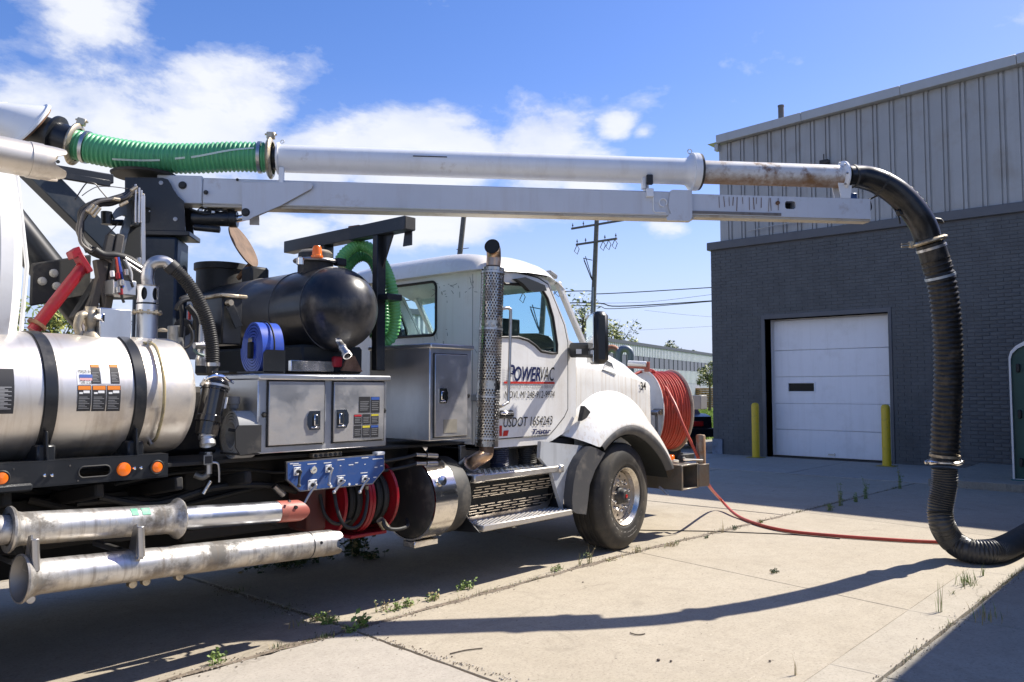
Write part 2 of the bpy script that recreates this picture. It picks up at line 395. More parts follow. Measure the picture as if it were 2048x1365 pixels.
# survey helper: the point where the sight line of a feature in the photograph meets the side plane y = const
_cy = Vector((-6.79, -5.75, 1.6)); _yw, _pt = R(41.45), R(3.427)
_fw = Vector((math.cos(_yw)*math.cos(_pt), math.sin(_yw)*math.cos(_pt), math.sin(_pt))); _rt = Vector((math.sin(_yw), -math.cos(_yw), 0)); _up = _rt.cross(_fw)
def U3(px, py, y):
    d = _fw + _rt*((px-1024)/1620) + _up*((682.5-py)/1620); k = (y - _cy.y)/d.y; return _cy + d*k
def _ray(px, py): return _fw + _rt*((px-1024)/1620) + _up*((682.5-py)/1620)
def U4(px, py, off=0.0):      # sight line meets the vertical plane of the boom
    d = _ray(px, py); k = ((BO + BN*off - _cy).dot(BN))/d.dot(BN); return _cy + d*k
def BSx(px, py=400): return (U4(px, py) - BO).dot(BE)
def BZx(px, py): return U4(px, py).z
def U5(px, py, x): d = _ray(px, py); return _cy + d*((x-_cy.x)/d.x)
def U6(px, py, z): d = _ray(px, py); return _cy + d*((z-_cy.z)/d.z)
# ================================================================ SETTING
# ---- ground materials
def concrete(name, c1, c2, stain, fine=1.0):
    m = D.materials.new(name); m.use_nodes = True; t = m.node_tree; b = t.nodes['Principled BSDF']; ll = t.links.new
    tcn = t.nodes.new('ShaderNodeTexCoord'); geo = tcn.outputs['Object']
    def noise(sc, det=6, rough=.6, dist=0):
        n = t.nodes.new('ShaderNodeTexNoise'); n.inputs['Scale'].default_value = sc; n.inputs['Detail'].default_value = det
        n.inputs['Roughness'].default_value = rough; n.inputs['Distortion'].default_value = dist; ll(geo, n.inputs['Vector']); return n.outputs['Fac']
    def mixc(fac, a, c):
        n = t.nodes.new('ShaderNodeMix'); n.data_type = 'RGBA'
        ll(fac, n.inputs[0])
        for i, x in ((6, a), (7, c)):
            if isinstance(x, tuple): n.inputs[i].default_value = (*x[:3], 1)
            else: ll(x, n.inputs[i])
        return n.outputs[2]
    r = ramp(t, [(.32, 0.0), (.68, 1.0)]); ll(noise(.9, 8, .62), r.inputs[0]); cur = mixc(r.outputs[0], c1, c2)
    r = ramp(t, [(.55, 0.0), (.72, 1.0)]); ll(noise(.62, 9, .68, .9), r.inputs[0]); cur = mixc(M('MULTIPLY', r.outputs[0], .8, t=t), cur, stain)
    # worn bright scuffs
    r = ramp(t, [(.60, 0.0), (.70, 1.0)]); ll(noise(3.2, 9, .72, 1.2), r.inputs[0]); cur = mixc(M('MULTIPLY', r.outputs[0], .22, t=t), cur, tuple(min(1, c*1.35) for c in c1))
    # oily blotches and damp patches
    r = ramp(t, [(.60, 0.0), (.70, 1.0)]); ll(noise(1.25, 9, .74, 1.4), r.inputs[0]); cur = mixc(M('MULTIPLY', r.outputs[0], .45, t=t), cur, tuple(c*.55 for c in c2))
    r = ramp(t, [(.40, 1.0), (.55, 0.0)]); ll(noise(6.5, 8, .75), r.inputs[0]); cur = mixc(M('MULTIPLY', r.outputs[0], .28, t=t), cur, tuple(c*.72 for c in c2))
    # long pale scrape marks
    mpp = t.nodes.new('ShaderNodeMapping'); mpp.inputs['Rotation'].default_value = (0,0,R(14)); mpp.inputs['Scale'].default_value = (.55, 9, 1); ll(geo, mpp.inputs[0])
    nsc = t.nodes.new('ShaderNodeTexNoise'); nsc.inputs['Scale'].default_value = 1.6; nsc.inputs['Detail'].default_value = 6; nsc.inputs['Roughness'].default_value = .7; nsc.inputs['Distortion'].default_value = .4; ll(mpp.outputs[0], nsc.inputs['Vector'])
    r = ramp(t, [(.63, 0.0), (.70, 1.0)]); ll(nsc.outputs['Fac'], r.inputs[0]); cur = mixc(M('MULTIPLY', r.outputs[0], .35, t=t), cur, tuple(min(1, c*1.4) for c in c1))
    # exposed aggregate: fine dark and light grains
    r = ramp(t, [(.36, 1.0), (.48, 0.0)]); ll(noise(46, 4, .8), r.inputs[0]); cur = mixc(M('MULTIPLY', r.outputs[0], .55*fine, t=t), cur, tuple(c*.45 for c in c1))
    r = ramp(t, [(.58, 0.0), (.68, 1.0)]); ll(noise(38, 4, .8, .3), r.inputs[0]); cur = mixc(M('MULTIPLY', r.outputs[0], .38*fine, t=t), cur, tuple(min(1, c*1.5) for c in c1))
    # small dark pits and oil drips
    v = t.nodes.new('ShaderNodeTexVoronoi'); v.inputs['Scale'].default_value = 5.5; ll(geo, v.inputs['Vector'])
    r = ramp(t, [(.0, 1.0), (.030, 0.85), (.055, 0.0)]); ll(v.outputs['Distance'], r.inputs[0]); cur = mixc(M('MULTIPLY', r.outputs[0], .7, t=t), cur, (.07,.055,.045))
    # hairline cracks
    v = t.nodes.new('ShaderNodeTexVoronoi'); v.feature = 'DISTANCE_TO_EDGE'; v.inputs['Scale'].default_value = .33
    nn = t.nodes.new('ShaderNodeTexNoise'); nn.inputs['Scale'].default_value = 1.7; nn.inputs['Detail'].default_value = 7; ll(geo, nn.inputs['Vector'])
    va = t.nodes.new('ShaderNodeVectorMath'); va.operation = 'MULTIPLY_ADD'; ll(nn.outputs['Color'], va.inputs[0]); va.inputs[1].default_value = (.9,.9,.9); ll(geo, va.inputs[2]); ll(va.outputs[0], v.inputs['Vector'])
    r = ramp(t, [(.0, 1.0), (.0022, 0.0)]); ll(v.outputs['Distance'], r.inputs[0])
    msk = ramp(t, [(.52, 0.0), (.58, 1.0)]); ll(noise(.5, 2), msk.inputs[0]); cur = mixc(M('MULTIPLY', M('MULTIPLY', r.outputs[0], msk.outputs[0], t=t), .6, t=t), cur, tuple(c*.4 for c in c1))
    ll(cur, b.inputs['Base Color']); b.inputs['Roughness'].default_value = .88; b.inputs['Specular IOR Level'].default_value = .3
    bn = t.nodes.new('ShaderNodeBump'); bn.inputs['Strength'].default_value = .35; bn.inputs['Distance'].default_value = .006
    ll(noise(95, 6, .75), bn.inputs['Height']); ll(bn.outputs[0], b.inputs['Normal'])
    return m
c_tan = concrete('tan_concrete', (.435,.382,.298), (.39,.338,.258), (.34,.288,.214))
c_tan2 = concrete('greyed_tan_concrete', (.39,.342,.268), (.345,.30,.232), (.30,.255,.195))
c_pale = concrete('pale_concrete', (.43,.39,.33), (.39,.35,.295), (.36,.32,.27), .8)
c_mid = concrete('buff_concrete', (.43,.385,.31), (.395,.348,.276), (.36,.312,.242), .9)
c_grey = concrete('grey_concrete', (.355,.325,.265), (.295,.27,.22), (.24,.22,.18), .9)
dirtm = mat('joint_dirt', (.055,.042,.03), .95, var=.5, vs=9, dirt=(.16,.13,.09), ds=20, da=.6, bump=.5, bs=70)
lawn_m = mat('grass_ground', (.22,.30,.06), .9, var=.5, vs=3, dirt=(.17,.2,.06), ds=.6, da=.6, bump=.6, bs=30)
asph = mat('asphalt', (.055,.054,.052), .9, var=.3, vs=2, bump=.3, bs=80)

g = MB(); g.grid(lambda u, v: (-400 + 900*u, -300 + 800*v, -.10), 8, 8)
go = g.build('ground', asph); tag(go, 'asphalt and bare ground running to the horizon', kind='structure')
jt = MB().grid(lambda u, v: (-22 + 33.8*u, -9 + 24*v, -.028 + .004*math.sin(40*u+9*v)), 60, 40)
pave = jt.build('concrete_lot', dirtm); tag(pave, 'dirt packed joints and base under the concrete lot', kind='structure')
def slab(poly, m, z=0.0, name='slab', gap=.009, rough=.006, seed=0, th=.12, bev=.006):
    rnd = random.Random(seed); n = len(poly); pts = []
    cx = sum(p[0] for p in poly)/n; cy = sum(p[1] for p in poly)/n
    for i in range(n):
        a = Vector(poly[i]).to_2d(); b = Vector(poly[(i+1) % n]).to_2d(); l = (b-a).length; k = max(2, int(l/.07)); d = (b-a)/l
        nn = Vector((d.y, -d.x)); 
        if (Vector((cx, cy)) - a).dot(nn) < 0: nn = -nn
        w = 0
        for q in range(k):
            w = w*.6 + rnd.gauss(0, rough)
            p = a + d*(l*q/k) + nn*(gap + abs(w)*(0 if q == 0 else 1)); pts.append(p)
    ar = sum(pts[i].x*pts[(i+1)%len(pts)].y - pts[(i+1)%len(pts)].x*pts[i].y for i in range(len(pts)))
    if ar < 0: pts = pts[::-1]
    mb = MB(); k = len(pts); c2 = Vector((cx, cy)); zo = z
    ring = [Vector((p.x, p.y, zo - bev*1.2)) for p in pts]; inn = [Vector((p.x + (c2.x-p.x)/((c2-p).length)*bev*1.4, p.y + (c2.y-p.y)/((c2-p).length)*bev*1.4, zo)) for p in pts]
    low = [Vector((p.x, p.y, zo - th)) for p in pts]
    mb.add(inn + ring + low, [tuple(range(k))] + [(k+i, k+(i+1)%k, (i+1)%k, i) for i in range(k)] + [(2*k+i, 2*k+(i+1)%k, k+(i+1)%k, k+i) for i in range(k)])
    return mb.build(name, m, pave, smooth=False)
# rows of slabs, joints parallel to the truck at y = -1.3 (y drifts a little to the wall)
def yj(x): return -1.30 - .045*max(0, x)
XA = [-16.4, -13.1, -9.9, -6.6, -3.35, .0, 3.35, 6.1, 8.27]
sd = 0
for i in range(8):
    x0, x1 = XA[i], XA[i+1]
    s0 = -.16 if i else 0; s1 = -.16
    for (ya, yb) in ((None, 2.0), (2.0, 5.3), (5.3, 8.6), (8.6, 12.0)):
        sd += 1
        y0 = yj(x0) if ya is None else ya; y1 = yj(x1) if ya is None else ya
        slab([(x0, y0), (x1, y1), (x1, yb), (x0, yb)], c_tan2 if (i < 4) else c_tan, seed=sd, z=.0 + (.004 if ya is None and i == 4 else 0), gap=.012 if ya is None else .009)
XB = [(-16.4,-16.4), (-12.9,-12.9), (-10,-10), (-6.7,-6.75), (-3.36,-3.52), (.10,-.42), (3.75,3.35), (6.3,6.1), (8.27,8.2)]
for i in range(8):
    (a0, b0), (a1, b1) = XB[i], XB[i+1]; sd += 1
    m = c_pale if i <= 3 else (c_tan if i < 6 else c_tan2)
    z = .003 if i == 4 else 0
    if i < 4: slab([(a0, yj(a0)), (a1, yj(a1)), (b1, -4.27), (b0, -4.27)], m, seed=sd, gap=.012)
    else:
        slab([(a0, yj(a0)-.01), (a1, yj(a1)-.01), ((a1*.06+b1*.94), -3.9425), (a0*.06+b0*.94, -3.9425)], m, seed=sd, gap=.004, rough=.0006, bev=.0015)
# paler strip of concrete along the kerb line
for x0, x1 in ((-3.55,-1.94), (-1.94,-.40), (-.40,1.37), (1.37,3.3), (3.3,5.9), (5.9,8.2)):
    sd += 1; slab([(x0, -3.9405), (x1, -3.9405), (x1, -4.27-.018*x1), (x0, -4.27-.018*x0)], c_mid, z=.0, seed=sd, gap=.0012, rough=.0002, bev=.0015)
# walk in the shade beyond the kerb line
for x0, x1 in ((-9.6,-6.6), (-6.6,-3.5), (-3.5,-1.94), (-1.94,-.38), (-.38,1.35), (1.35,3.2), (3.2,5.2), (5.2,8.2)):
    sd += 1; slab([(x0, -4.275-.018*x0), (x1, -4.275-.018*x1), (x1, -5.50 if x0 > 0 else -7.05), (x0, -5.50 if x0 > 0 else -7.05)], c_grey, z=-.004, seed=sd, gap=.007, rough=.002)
# apron in front of the roller door, and raised kerb block to its right
for y0, y1 in ((-1.9, .6), (.6, 3.3), (3.3, 6.4)):
    sd += 1; slab([(8.27, y0), (11.72, y0), (11.72, y1), (8.27, y1)], c_pale, z=.012, name='apron_slab', seed=sd, gap=.006)
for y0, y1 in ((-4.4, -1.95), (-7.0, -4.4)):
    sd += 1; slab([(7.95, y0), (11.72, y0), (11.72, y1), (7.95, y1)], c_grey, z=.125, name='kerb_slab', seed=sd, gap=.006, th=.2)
lw = MB().grid(lambda u, v: (12.3 + 60*u, 5.0 + 70*v, -.02), 4, 4).build('lawn', lawn_m); tag(lw, 'green grass beyond the corner of the grey building', kind='structure')
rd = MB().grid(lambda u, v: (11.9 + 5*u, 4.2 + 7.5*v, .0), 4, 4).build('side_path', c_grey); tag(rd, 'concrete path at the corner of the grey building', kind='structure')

# ================================================================ GREY WAREHOUSE
wx = 11.75
brickm = mat('painted_brick', (.112,.120,.122), .55, var=.25, vs=3, obj=.34, dirt=(.15,.15,.145), ds=1.0, da=.35, dth=.54, streak=.3, sc=(.07,.07,.068), sscale=(2.5,2.5,.35), bump=.25, bs=45)
mortm = mat('painted_mortar', (.098,.100,.105), .7, var=.2, vs=4, bump=.3, bs=60)
trimm = mat('painted_trim', (.115,.120,.128), .45, var=.1, vs=2, dirt=(.12,.12,.125), ds=2, da=.3)
sidm = mat('siding_metal', (.40,.402,.39), .42, .15, var=.08, vs=1.2, obj=.14, streak=.3, sc=(.22,.20,.17), sscale=(6,6,.35), dirt=(.3,.27,.22), ds=1.4, da=.4)
fasm = mat('fascia_metal', (.44,.45,.44), .4, .2, var=.06, streak=.15, sc=(.3,.27,.22), sscale=(6,6,1))
doorm = mat('white_door_panel', (.90,.90,.91), .30, coat=.2, var=.04, vs=1.0, dirt=(.62,.60,.57), ds=1.6, da=.25, streak=.18, sc=(.5,.48,.45), sscale=(7,7,.5))
bollm = mat('yellow_sleeve', (.72,.50,.025), .4, coat=.1, dirt=(.22,.17,.07), ds=6, da=.6, dth=.55, streak=.3, sc=(.35,.26,.06), sscale=(14,14,1.5))
wh = empty('warehouse', (wx, 0, 0), 'grey painted brick warehouse with pale ribbed metal upper wall behind the truck', 'building')
def roofz(y): return 7.83 + .0415*(3.86 - y)
YD0, YD1, ZD = -.27, 2.53, 3.28     # door opening
b = MB()
b.box(wx-.005, wx+.40, YD1+.0, 3.92, -.1, 5.10); b.box(wx-.005, wx+.40, -7.1, YD0, -.1, 5.10); b.box(wx-.005, wx+.40, YD0, YD1, ZD, 5.10)
b.box(wx+.40, wx+22, 3.60, 3.90, -.1, 5.10)
b.build('brick_backing', mortm, wh)
# individual bricks: course 76 mm, brick 0.20 + joint
rnd = random.Random(3); ch = .0765; bw = .272; rows = int(5.10/ch)
def brickmesh(w):
    mb = MB(); mb.box(-.014, .010, -w/2+.004, w/2-.004, -.0325, .0325, .004); return mb.build('brick', brickm, mesh_only=True)
bme = {}; cand = []
for r in range(rows+1):
    z = .04 + r*ch; off = (r % 2)*bw/2; y = 3.92
    segs = []
    yy = 3.92 - off
    edges = [3.92] + ([yy] if off else []); 
    while yy > -7.1: yy -= bw; edges.append(max(yy, -7.1))
    for a, c in zip(edges, edges[1:]):
        if z + ch/2 > 5.10: continue
        for (lo, hi) in (((YD1+.095, 9), (-9, YD0-.075)) if z < ZD+.11 else ((-9, 9),)):
            y1 = min(a, hi); y0 = max(c, lo)
            if y1 - y0 > .05: cand.append((y0, y1, z))
cy_ = Vector((-6.79,-5.75,1.6))
def bscore(c):
    y = (c[0]+c[1])/2
    if y < -3.3: return 99
    return (Vector((wx, y, c[2])) - cy_).length + (0 if c[1]-c[0] > .2 else 5)
cand.sort(key=bscore)
rest = MB()
for i, (y0, y1, z) in enumerate(cand):
    w = round(y1-y0, 2); jx = rnd.uniform(-.0035, .0035)
    if i < 290:
        if w not in bme: bme[w] = brickmesh(w)
        inst(bme[w], 'brick', (wx+jx, (y0+y1)/2, z), wh)
    else:
        rest.box(wx-.014+jx, wx+.012, y0+.004, y1-.004, z-.0325, z+.0325)
# end face of the corner (alternate toothing) and return wall
for r in range(rows):
    z = .04 + r*ch
    if z > 5.05: break
    for k in range(8):
        x0 = wx + .014 + k*bw + (bw/2 if r % 2 else 0); rest.box(x0, x0+bw-.008, 3.86, 3.93, z-.0325, z+.0325)
o = rest.build('brick_field', brickm, wh, smooth=False); o['kind'] = 'stuff'
t = MB(); t.box(wx-.075, wx+.42, -7.1, 4.0, 5.10, 5.30, .012); t.box(wx+.40, wx+22, 3.5, 4.0, 5.10, 5.30, .012); t.build('ledge', trimm, wh)
# siding: flat panels with raised battens, cut along the sloping eave
y = 3.70; k = 0; bat = MB()
sb = MB(); sb.prism([(3.70,5.30),(3.70,roofz(3.70)-.05),(-7.2,roofz(-7.2)-.05),(-7.2,5.30)][::-1], (wx+.10,0,0), (0,1,0), (0,0,1), .05); sb.build('siding_backing', sidm, wh)
while y > -7.1:
    y0 = y - .35
    p = MB(); zt1 = roofz(y)-.06; zt0 = roofz(y0)-.06
    def pan(a, c, xf, b_=.0):
        p.prism([(c,5.30),(a,5.30),(a,roofz(a)-.06),(c,roofz(c)-.06)], (wx+.10,0,0), (0,1,0), (0,0,1), xf)
    pan(y-.012, y-.232, -.030); pan(y-.262, y-.318, -.036)
    p.build('siding_panel', sidm, wh); y = y0; k += 1
# narrow dark shadow grooves are the recesses between; fascia along the eave
t = MB(); A = Vector((wx-.03, 3.68, roofz(3.68)+.05)); B = Vector((wx-.03, -7.2, roofz(-7.2)+.05))
for yy in range(5):
    a = A.lerp(B, yy/5); c = A.lerp(B, (yy+1)/5 - .0006)
    MB().bar(a, c, .16, .21, .008).build('fascia', fasm, wh)
t = MB(); t.box(wx-.05, wx+.10, 3.66, 3.76, 7.62, 7.80, .01); t.build('gutter_end', fasm, wh)
t = MB(); t.prism([(3.9,5.3),(3.9,7.7),(3.9,5.3)], (wx,0,0), (0,1,0),(0,0,1), .01) if False else None
t = MB(); t.box(wx+.12, wx+22, 3.56, 3.69, 5.3, 7.75); t.build('side_siding', sidm, wh)
t = MB(); t.add([(wx-.05,3.95,roofz(3.95)+.0),(wx+22,3.95,roofz(3.95)),(wx+22,-7.2,roofz(-7.2)),(wx-.05,-7.2,roofz(-7.2)+.0)], [(0,3,2,1)]); t.build('roof', fasm, wh)
# vent pipe on the roof
t = MB(); q = (13.000, 2.549, 8.716); t.cyl((13, q[1], 7.9), (13, q[1], q[2]+.10), .072, 16); t.cyl((13, q[1], q[2]+.10), (13, q[1], q[2]+.14), .080, 16); t.build('vent_pipe', mat('weathered_pipe', (.13,.13,.13), .6, .3, dirt=(.2,.13,.09), ds=9, da=.5), wh)
t = MB(); t.tube([(11.680, 2.896, 5.454), (11.680, 2.324, 5.500), (11.680, 1.417, 5.531)], .016, 8); t.build('conduit', fasm, wh)
t = MB(); q = Vector((11.700, 0.980, 6.795)); t.box(11.58, 11.72, q.y-.10, q.y+.10, q.z-.05, q.z+.05, .01); t.cyl((11.6,q.y,q.z+.04),(11.6,q.y,q.z+.18),.012,8); t.build('wall_light', blackd, wh)
# door frame (steel channel) and reveal
t = MB(); t.box(wx-.03, wx+.02, YD1, YD1+.09, 0.012, ZD+.10, .004); t.build('door_frame', trimm, wh)
t = MB(); t.box(wx-.03, wx+.02, YD0-.07, YD0, 0.012, ZD+.10, .004); t.build('door_frame', trimm, wh)
t = MB(); t.box(wx-.031, wx+.02, YD0-.07, YD1+.09, ZD, ZD+.105, .004); t.build('lintel', trimm, wh)
t = MB(); t.box(wx+.02, wx+.42, YD1, YD1+.02, 0, ZD); t.box(wx+.02, wx+.42, YD0-.02, YD0, 0, ZD); t.box(wx+.02, wx+.42, YD0, YD1, ZD, ZD+.02); t.build('door_reveal', trimm, wh)
dr = MB(); dr.box(wx+.33, wx+.36, YD0, YD1, .02, ZD-.0); dr = dr.build('overhead_door', doorm, wh)
zz = [.035, .655, 1.275, 1.90, 2.53, 3.25]
for i in range(5):
    d = MB()
    if i == 2:
        wy1, wy0, wz0, wz1 = 2.094, 1.485, 1.559, 1.747
        d.prism([(YD0+.03,zz[i]+.004),(YD1-.09,zz[i]+.004),(YD1-.09,zz[i+1]-.004),(YD0+.03,zz[i+1]-.004)], (wx+.33,0,0), (0,1,0), (0,0,1), -.045, holes=[[(wy0,wz0),(wy1,wz0),(wy1,wz1),(wy0,wz1)]])
    else: d.box(wx+.285, wx+.33, YD0+.03, YD1-.09, zz[i]+.004, zz[i+1]-.004, .007)
    d = d.build('door_panel', doorm, wh)
    if i == 2:
        f = MB()
        for a in ((wy0-.03,wy1+.03,wz0-.03,wz0),(wy0-.03,wy1+.03,wz1,wz1+.03),(wy0-.03,wy0,wz0,wz1),(wy1,wy1+.03,wz0,wz1)): f.box(wx+.270, wx+.288, *a, .004)
        f.build('window_frame', doorm, d)
        f = MB(); f.box(wx+.31, wx+.316, wy0, wy1, wz0, wz1); f.build('window_pane', mat('dark_glass', (.008,.009,.009), .12, spec=.25), d)
t = MB(); t.box(wx+.28, wx+.34, YD0, YD1, .012, .035); t.build('door_seal', rubber, wh)
t = MB(); t.box(wx-.01, wx+.03, YD1-.05, YD1, .012, ZD-.1); t.build('door_track', trimm, wh) if False else None
t = MB(); t.box(wx+.262, wx+.285, YD0+1.30, YD0+1.46, .10, .13, .004); t.box(wx+.270, wx+.285, YD0+1.31, YD0+1.33, .08, .15, .002); t.build('door_handle', steel, wh)
# bottom whitewashed patch at the corner
t = MB(); t.box(wx-.06, wx-.014, 3.66, 3.93, -.02, .38, .004); t.build('corner_patch', mat('pale_blue_grey', (.22,.26,.32), .7, var=.3, dirt=(.1,.1,.1), ds=6, da=.6), wh)
# unseen annex inferred and added to cast the shadow at the lot's right
wg = empty('added_annex', (5.5, -8.5, 0), 'unseen single storey grey brick annex added to shade the right side of the lot', 'building')
t = MB(); t.box(.25, wx-.02, -12.5, -5.53, -.1, 3.62, .02); t.build('wall', brickm, wg)
t = MB(); t.box(.15, wx-.02, -12.6, -5.45, 3.62, 3.88, .02); t.build('parapet', fasm, wg)
for x in (1.5, 4.5, 7.5):
    t = MB(); t.box(x, x+1.4, -5.55, -5.515, 1.2, 2.3, .004); t.build('window', mat('dark_glass'), wg)
    t = MB(); [t.box(*a) for a in ((x-.06,x+1.46,-5.54,-5.48,1.12,1.2),(x-.06,x+1.46,-5.54,-5.48,2.3,2.38),(x-.06,x,-5.54,-5.48,1.2,2.3),(x+1.4,x+1.46,-5.54,-5.48,1.2,2.3))]; t.build('window_frame', trimm, wg)
# bollards
def bollard(px, x, lab):
    y = px; e = empty('bollard', (x, y, .012), lab, 'bollard', 'yellow bollards beside the roller door')
    MB().lathe((x,y,.02), (0,0,1), [(0,.088),(1.19,.088),(1.235,.080),(1.262,.055),(1.272,0)], 24).build('sleeve', bollm, e)
    MB().box(x-.17, x+.17, y-.17, y+.17, .013, .024, .003).build('base_plate', mat('yellow_base', (.35,.27,.05), .6, dirt=(.12,.1,.06), ds=9, da=.8), e)
bollard(2.605, 11.3, 'yellow bollard at the left side of the white overhead door')
bollard(-0.372, 11.059, 'yellow bollard at the right side of the white overhead door')

# ================================================================ PORTABLE TOILET
pt = empty('portable_toilet', (9.1, -3.65, .0), 'dark green portable toilet with white rim standing at the right by the brick wall', 'portable toilet')
gtm = mat('green_plastic', (.012,.075,.062), .45, var=.15, vs=3, dirt=(.04,.09,.08), ds=3, da=.3)
x0, x1, y0, y1 = 8.6, 9.75, -4.2, -3.06
def arch(y0, y1, z0, zs, zt, n=10):
    c = (y0+y1)/2; h = (y1-y0)/2; return [(y0,z0),(y1,z0)] + [(c + h*math.cos(PI*i/n), zs + (zt-zs)*math.sin(PI*i/n)) for i in range(n+1)]
MB().prism(arch(y0+.02,y1-.02,.14,2.10,2.40), (x0+.02,0,0), (0,1,0), (0,0,1), x1-x0-.04).build('cabin', gtm, pt)
rim = arch(y0,y1,.14,2.12,2.45); inn = arch(y0+.035,y1-.035,.14,2.10,2.40)
t = MB(); t.prism(rim, (x0-.03,0,0), (0,1,0), (0,0,1), .05, holes=[arch(y0+.028,y1-.028,.15,2.10,2.385)]); t.build('rim', whitem, pt)
MB().prism(arch(y0+.12,y1-.12,.28,1.98,2.26), (x0+.0,0,0), (0,1,0), (0,0,1), .03).build('door', gtm, pt)
t = MB(); t.prism(arch(y0+.2,y1-.2,.36,1.9,2.15), (x0-.014,0,0), (0,1,0), (0,0,1), .016); t.build('door_panel', gtm, pt)
for z in (1.95, 1.2, .42): MB().box(x0-.045, x0, y1-.155, y1-.10, z-.07, z+.07, .012).build('hinge', rubber, pt)
t = MB(); [t.bolt((x0-.03, y1-.014, .2+.2*i), (-1,0,0), .009, .008) for i in range(10)]; o = t.build('rivets', whitem, pt)
MB().box(x0-.06, x1, y0-.05, y1+.04, .03, .145, .02).build('base', gtm, pt)
for yy in (y1-.15, y0+.15): MB().box(x0-.14, x1+.1, yy-.07, yy+.07, .004, .09, .012).build('skid', rubber, pt)

# ================================================================ BACKGROUND
def cw(px, d, z=0.0):     # world point seen at azimuth of column px, at depth d in front of the camera position
    f_ = Vector((math.cos(R(41.45)), math.sin(R(41.45)), 0)); r_ = Vector((f_.y, -f_.x, 0))
    return Vector((-6.79, -5.75, 0)) + f_*d + r_*(d*(px-1024)/1620) + Vector((0,0,z))
wb = mat('white_ribbed_metal', (.60,.62,.66), .45, .1, var=.06)
wbs = mat('blue_grey_block', (.28,.31,.36), .7, var=.15)
winm = mat('dim_window', (.045,.055,.07), .12, spec=.9)
A = cw(1209.7, 51.6); Bq = cw(1427, 75); dirv = (Bq-A).normalized(); A0 = A - dirv*23; B0 = Bq + dirv*30
fb = empty('factory_building', tuple(A0), 'long low white ribbed factory with a band of dim windows in the distance', 'building')
nrm = Vector((dirv.y, -dirv.x, 0)); 
if (cy_ - A0).dot(nrm) < 0: nrm = -nrm
Lw = (B0-A0).length
def pos(s, z, off=0): return A0 + dirv*s + nrm*off + Vector((0,0,z))
def quadbox(s0, s1, z0, z1, t0, t1): 
    return MB().ob(pos((s0+s1)/2, (z0+z1)/2, (t0+t1)/2), dirv*(s1-s0)/2, nrm*(t1-t0)/2, Vector((0,0,(z1-z0)/2)))
quadbox(0, Lw, 0, 4.65, -9, -.05).build('wall', wbs, fb)
def ribs(z0, z1, name):
    mb = MB(); n = int(Lw/.36)
    vs = []
    for i in range(n+1):
        s = i*.36
        for ds_, o_ in ((0,.0),(.20,.0),(.225,.07),(.335,.07)): vs.append((s+ds_, o_))
    v = [];
    for s, o_ in vs: v += [pos(s, z0, o_), pos(s, z1, o_)]
    mb.add(v, [(2*i, 2*i+2, 2*i+3, 2*i+1) for i in range(len(vs)-1)]); o = mb.build(name, wb, fb, smooth=False); return o
quadbox(0, Lw, 4.68, 4.90, -9, .12).build('roof_edge', mat('dark_edge', (.06,.07,.09), .6), fb)
ribs(3.95, 4.70, 'fascia_panel'); ribs(2.1, 3.15, 'ribbed_panel')
for i in range(28):
    s = i*3.5
    if s + 3.5 > Lw: break
    w = quadbox(s+.03, s+3.47, 3.15, 3.95, -.04, .02).build('window', winm, fb)
    [MB().ob(pos(s+c, 3.55, .03), dirv*.025, nrm*.02, Vector((0,0,.4))).build('mullion', mat('dark_edge'), w) for c in (.02, 1.2, 2.35)]
quadbox(0, Lw, 0, 2.1, -.04, .04).build('plinth', wbs, fb)
# gooseneck ducts in front of the factory
for px, lab in ((1236, 'rust topped grey gooseneck duct beside the factory, left of two'), (1262, 'grey gooseneck duct beside the factory, right of two')):
    d = 34; q = cw(px, d); z1 = 3.02
    e = empty('gooseneck_duct', tuple(q), lab, 'duct', 'gooseneck ducts by the factory')
    r_ = Vector((.662, -.7495, 0)); pts = [q + Vector((0,0,0)), q + Vector((0,0,z1))] + [q + Vector((0,0,z1)) - r_*.26 + r_*.26*math.cos(a*PI/8) + Vector((0,0,.30*math.sin(a*PI/8))) for a in range(1, 9)] + [q - r_*.52 + Vector((0,0,z1-.35))]
    MB().tube(pts, .155, 14).build('pipe', mat('duct_grey', (.20,.23,.28), .5, .3, dirt=(.12,.13,.15), ds=2, da=.5), e)
    if px == 1236: MB().tube([p + Vector((0,0,.012)) for p in pts[3:8]], .158, 14, caps=False).build('rusty_cover', mat('duct_rust', (.42,.17,.09), .7, var=.4, vs=3), e)
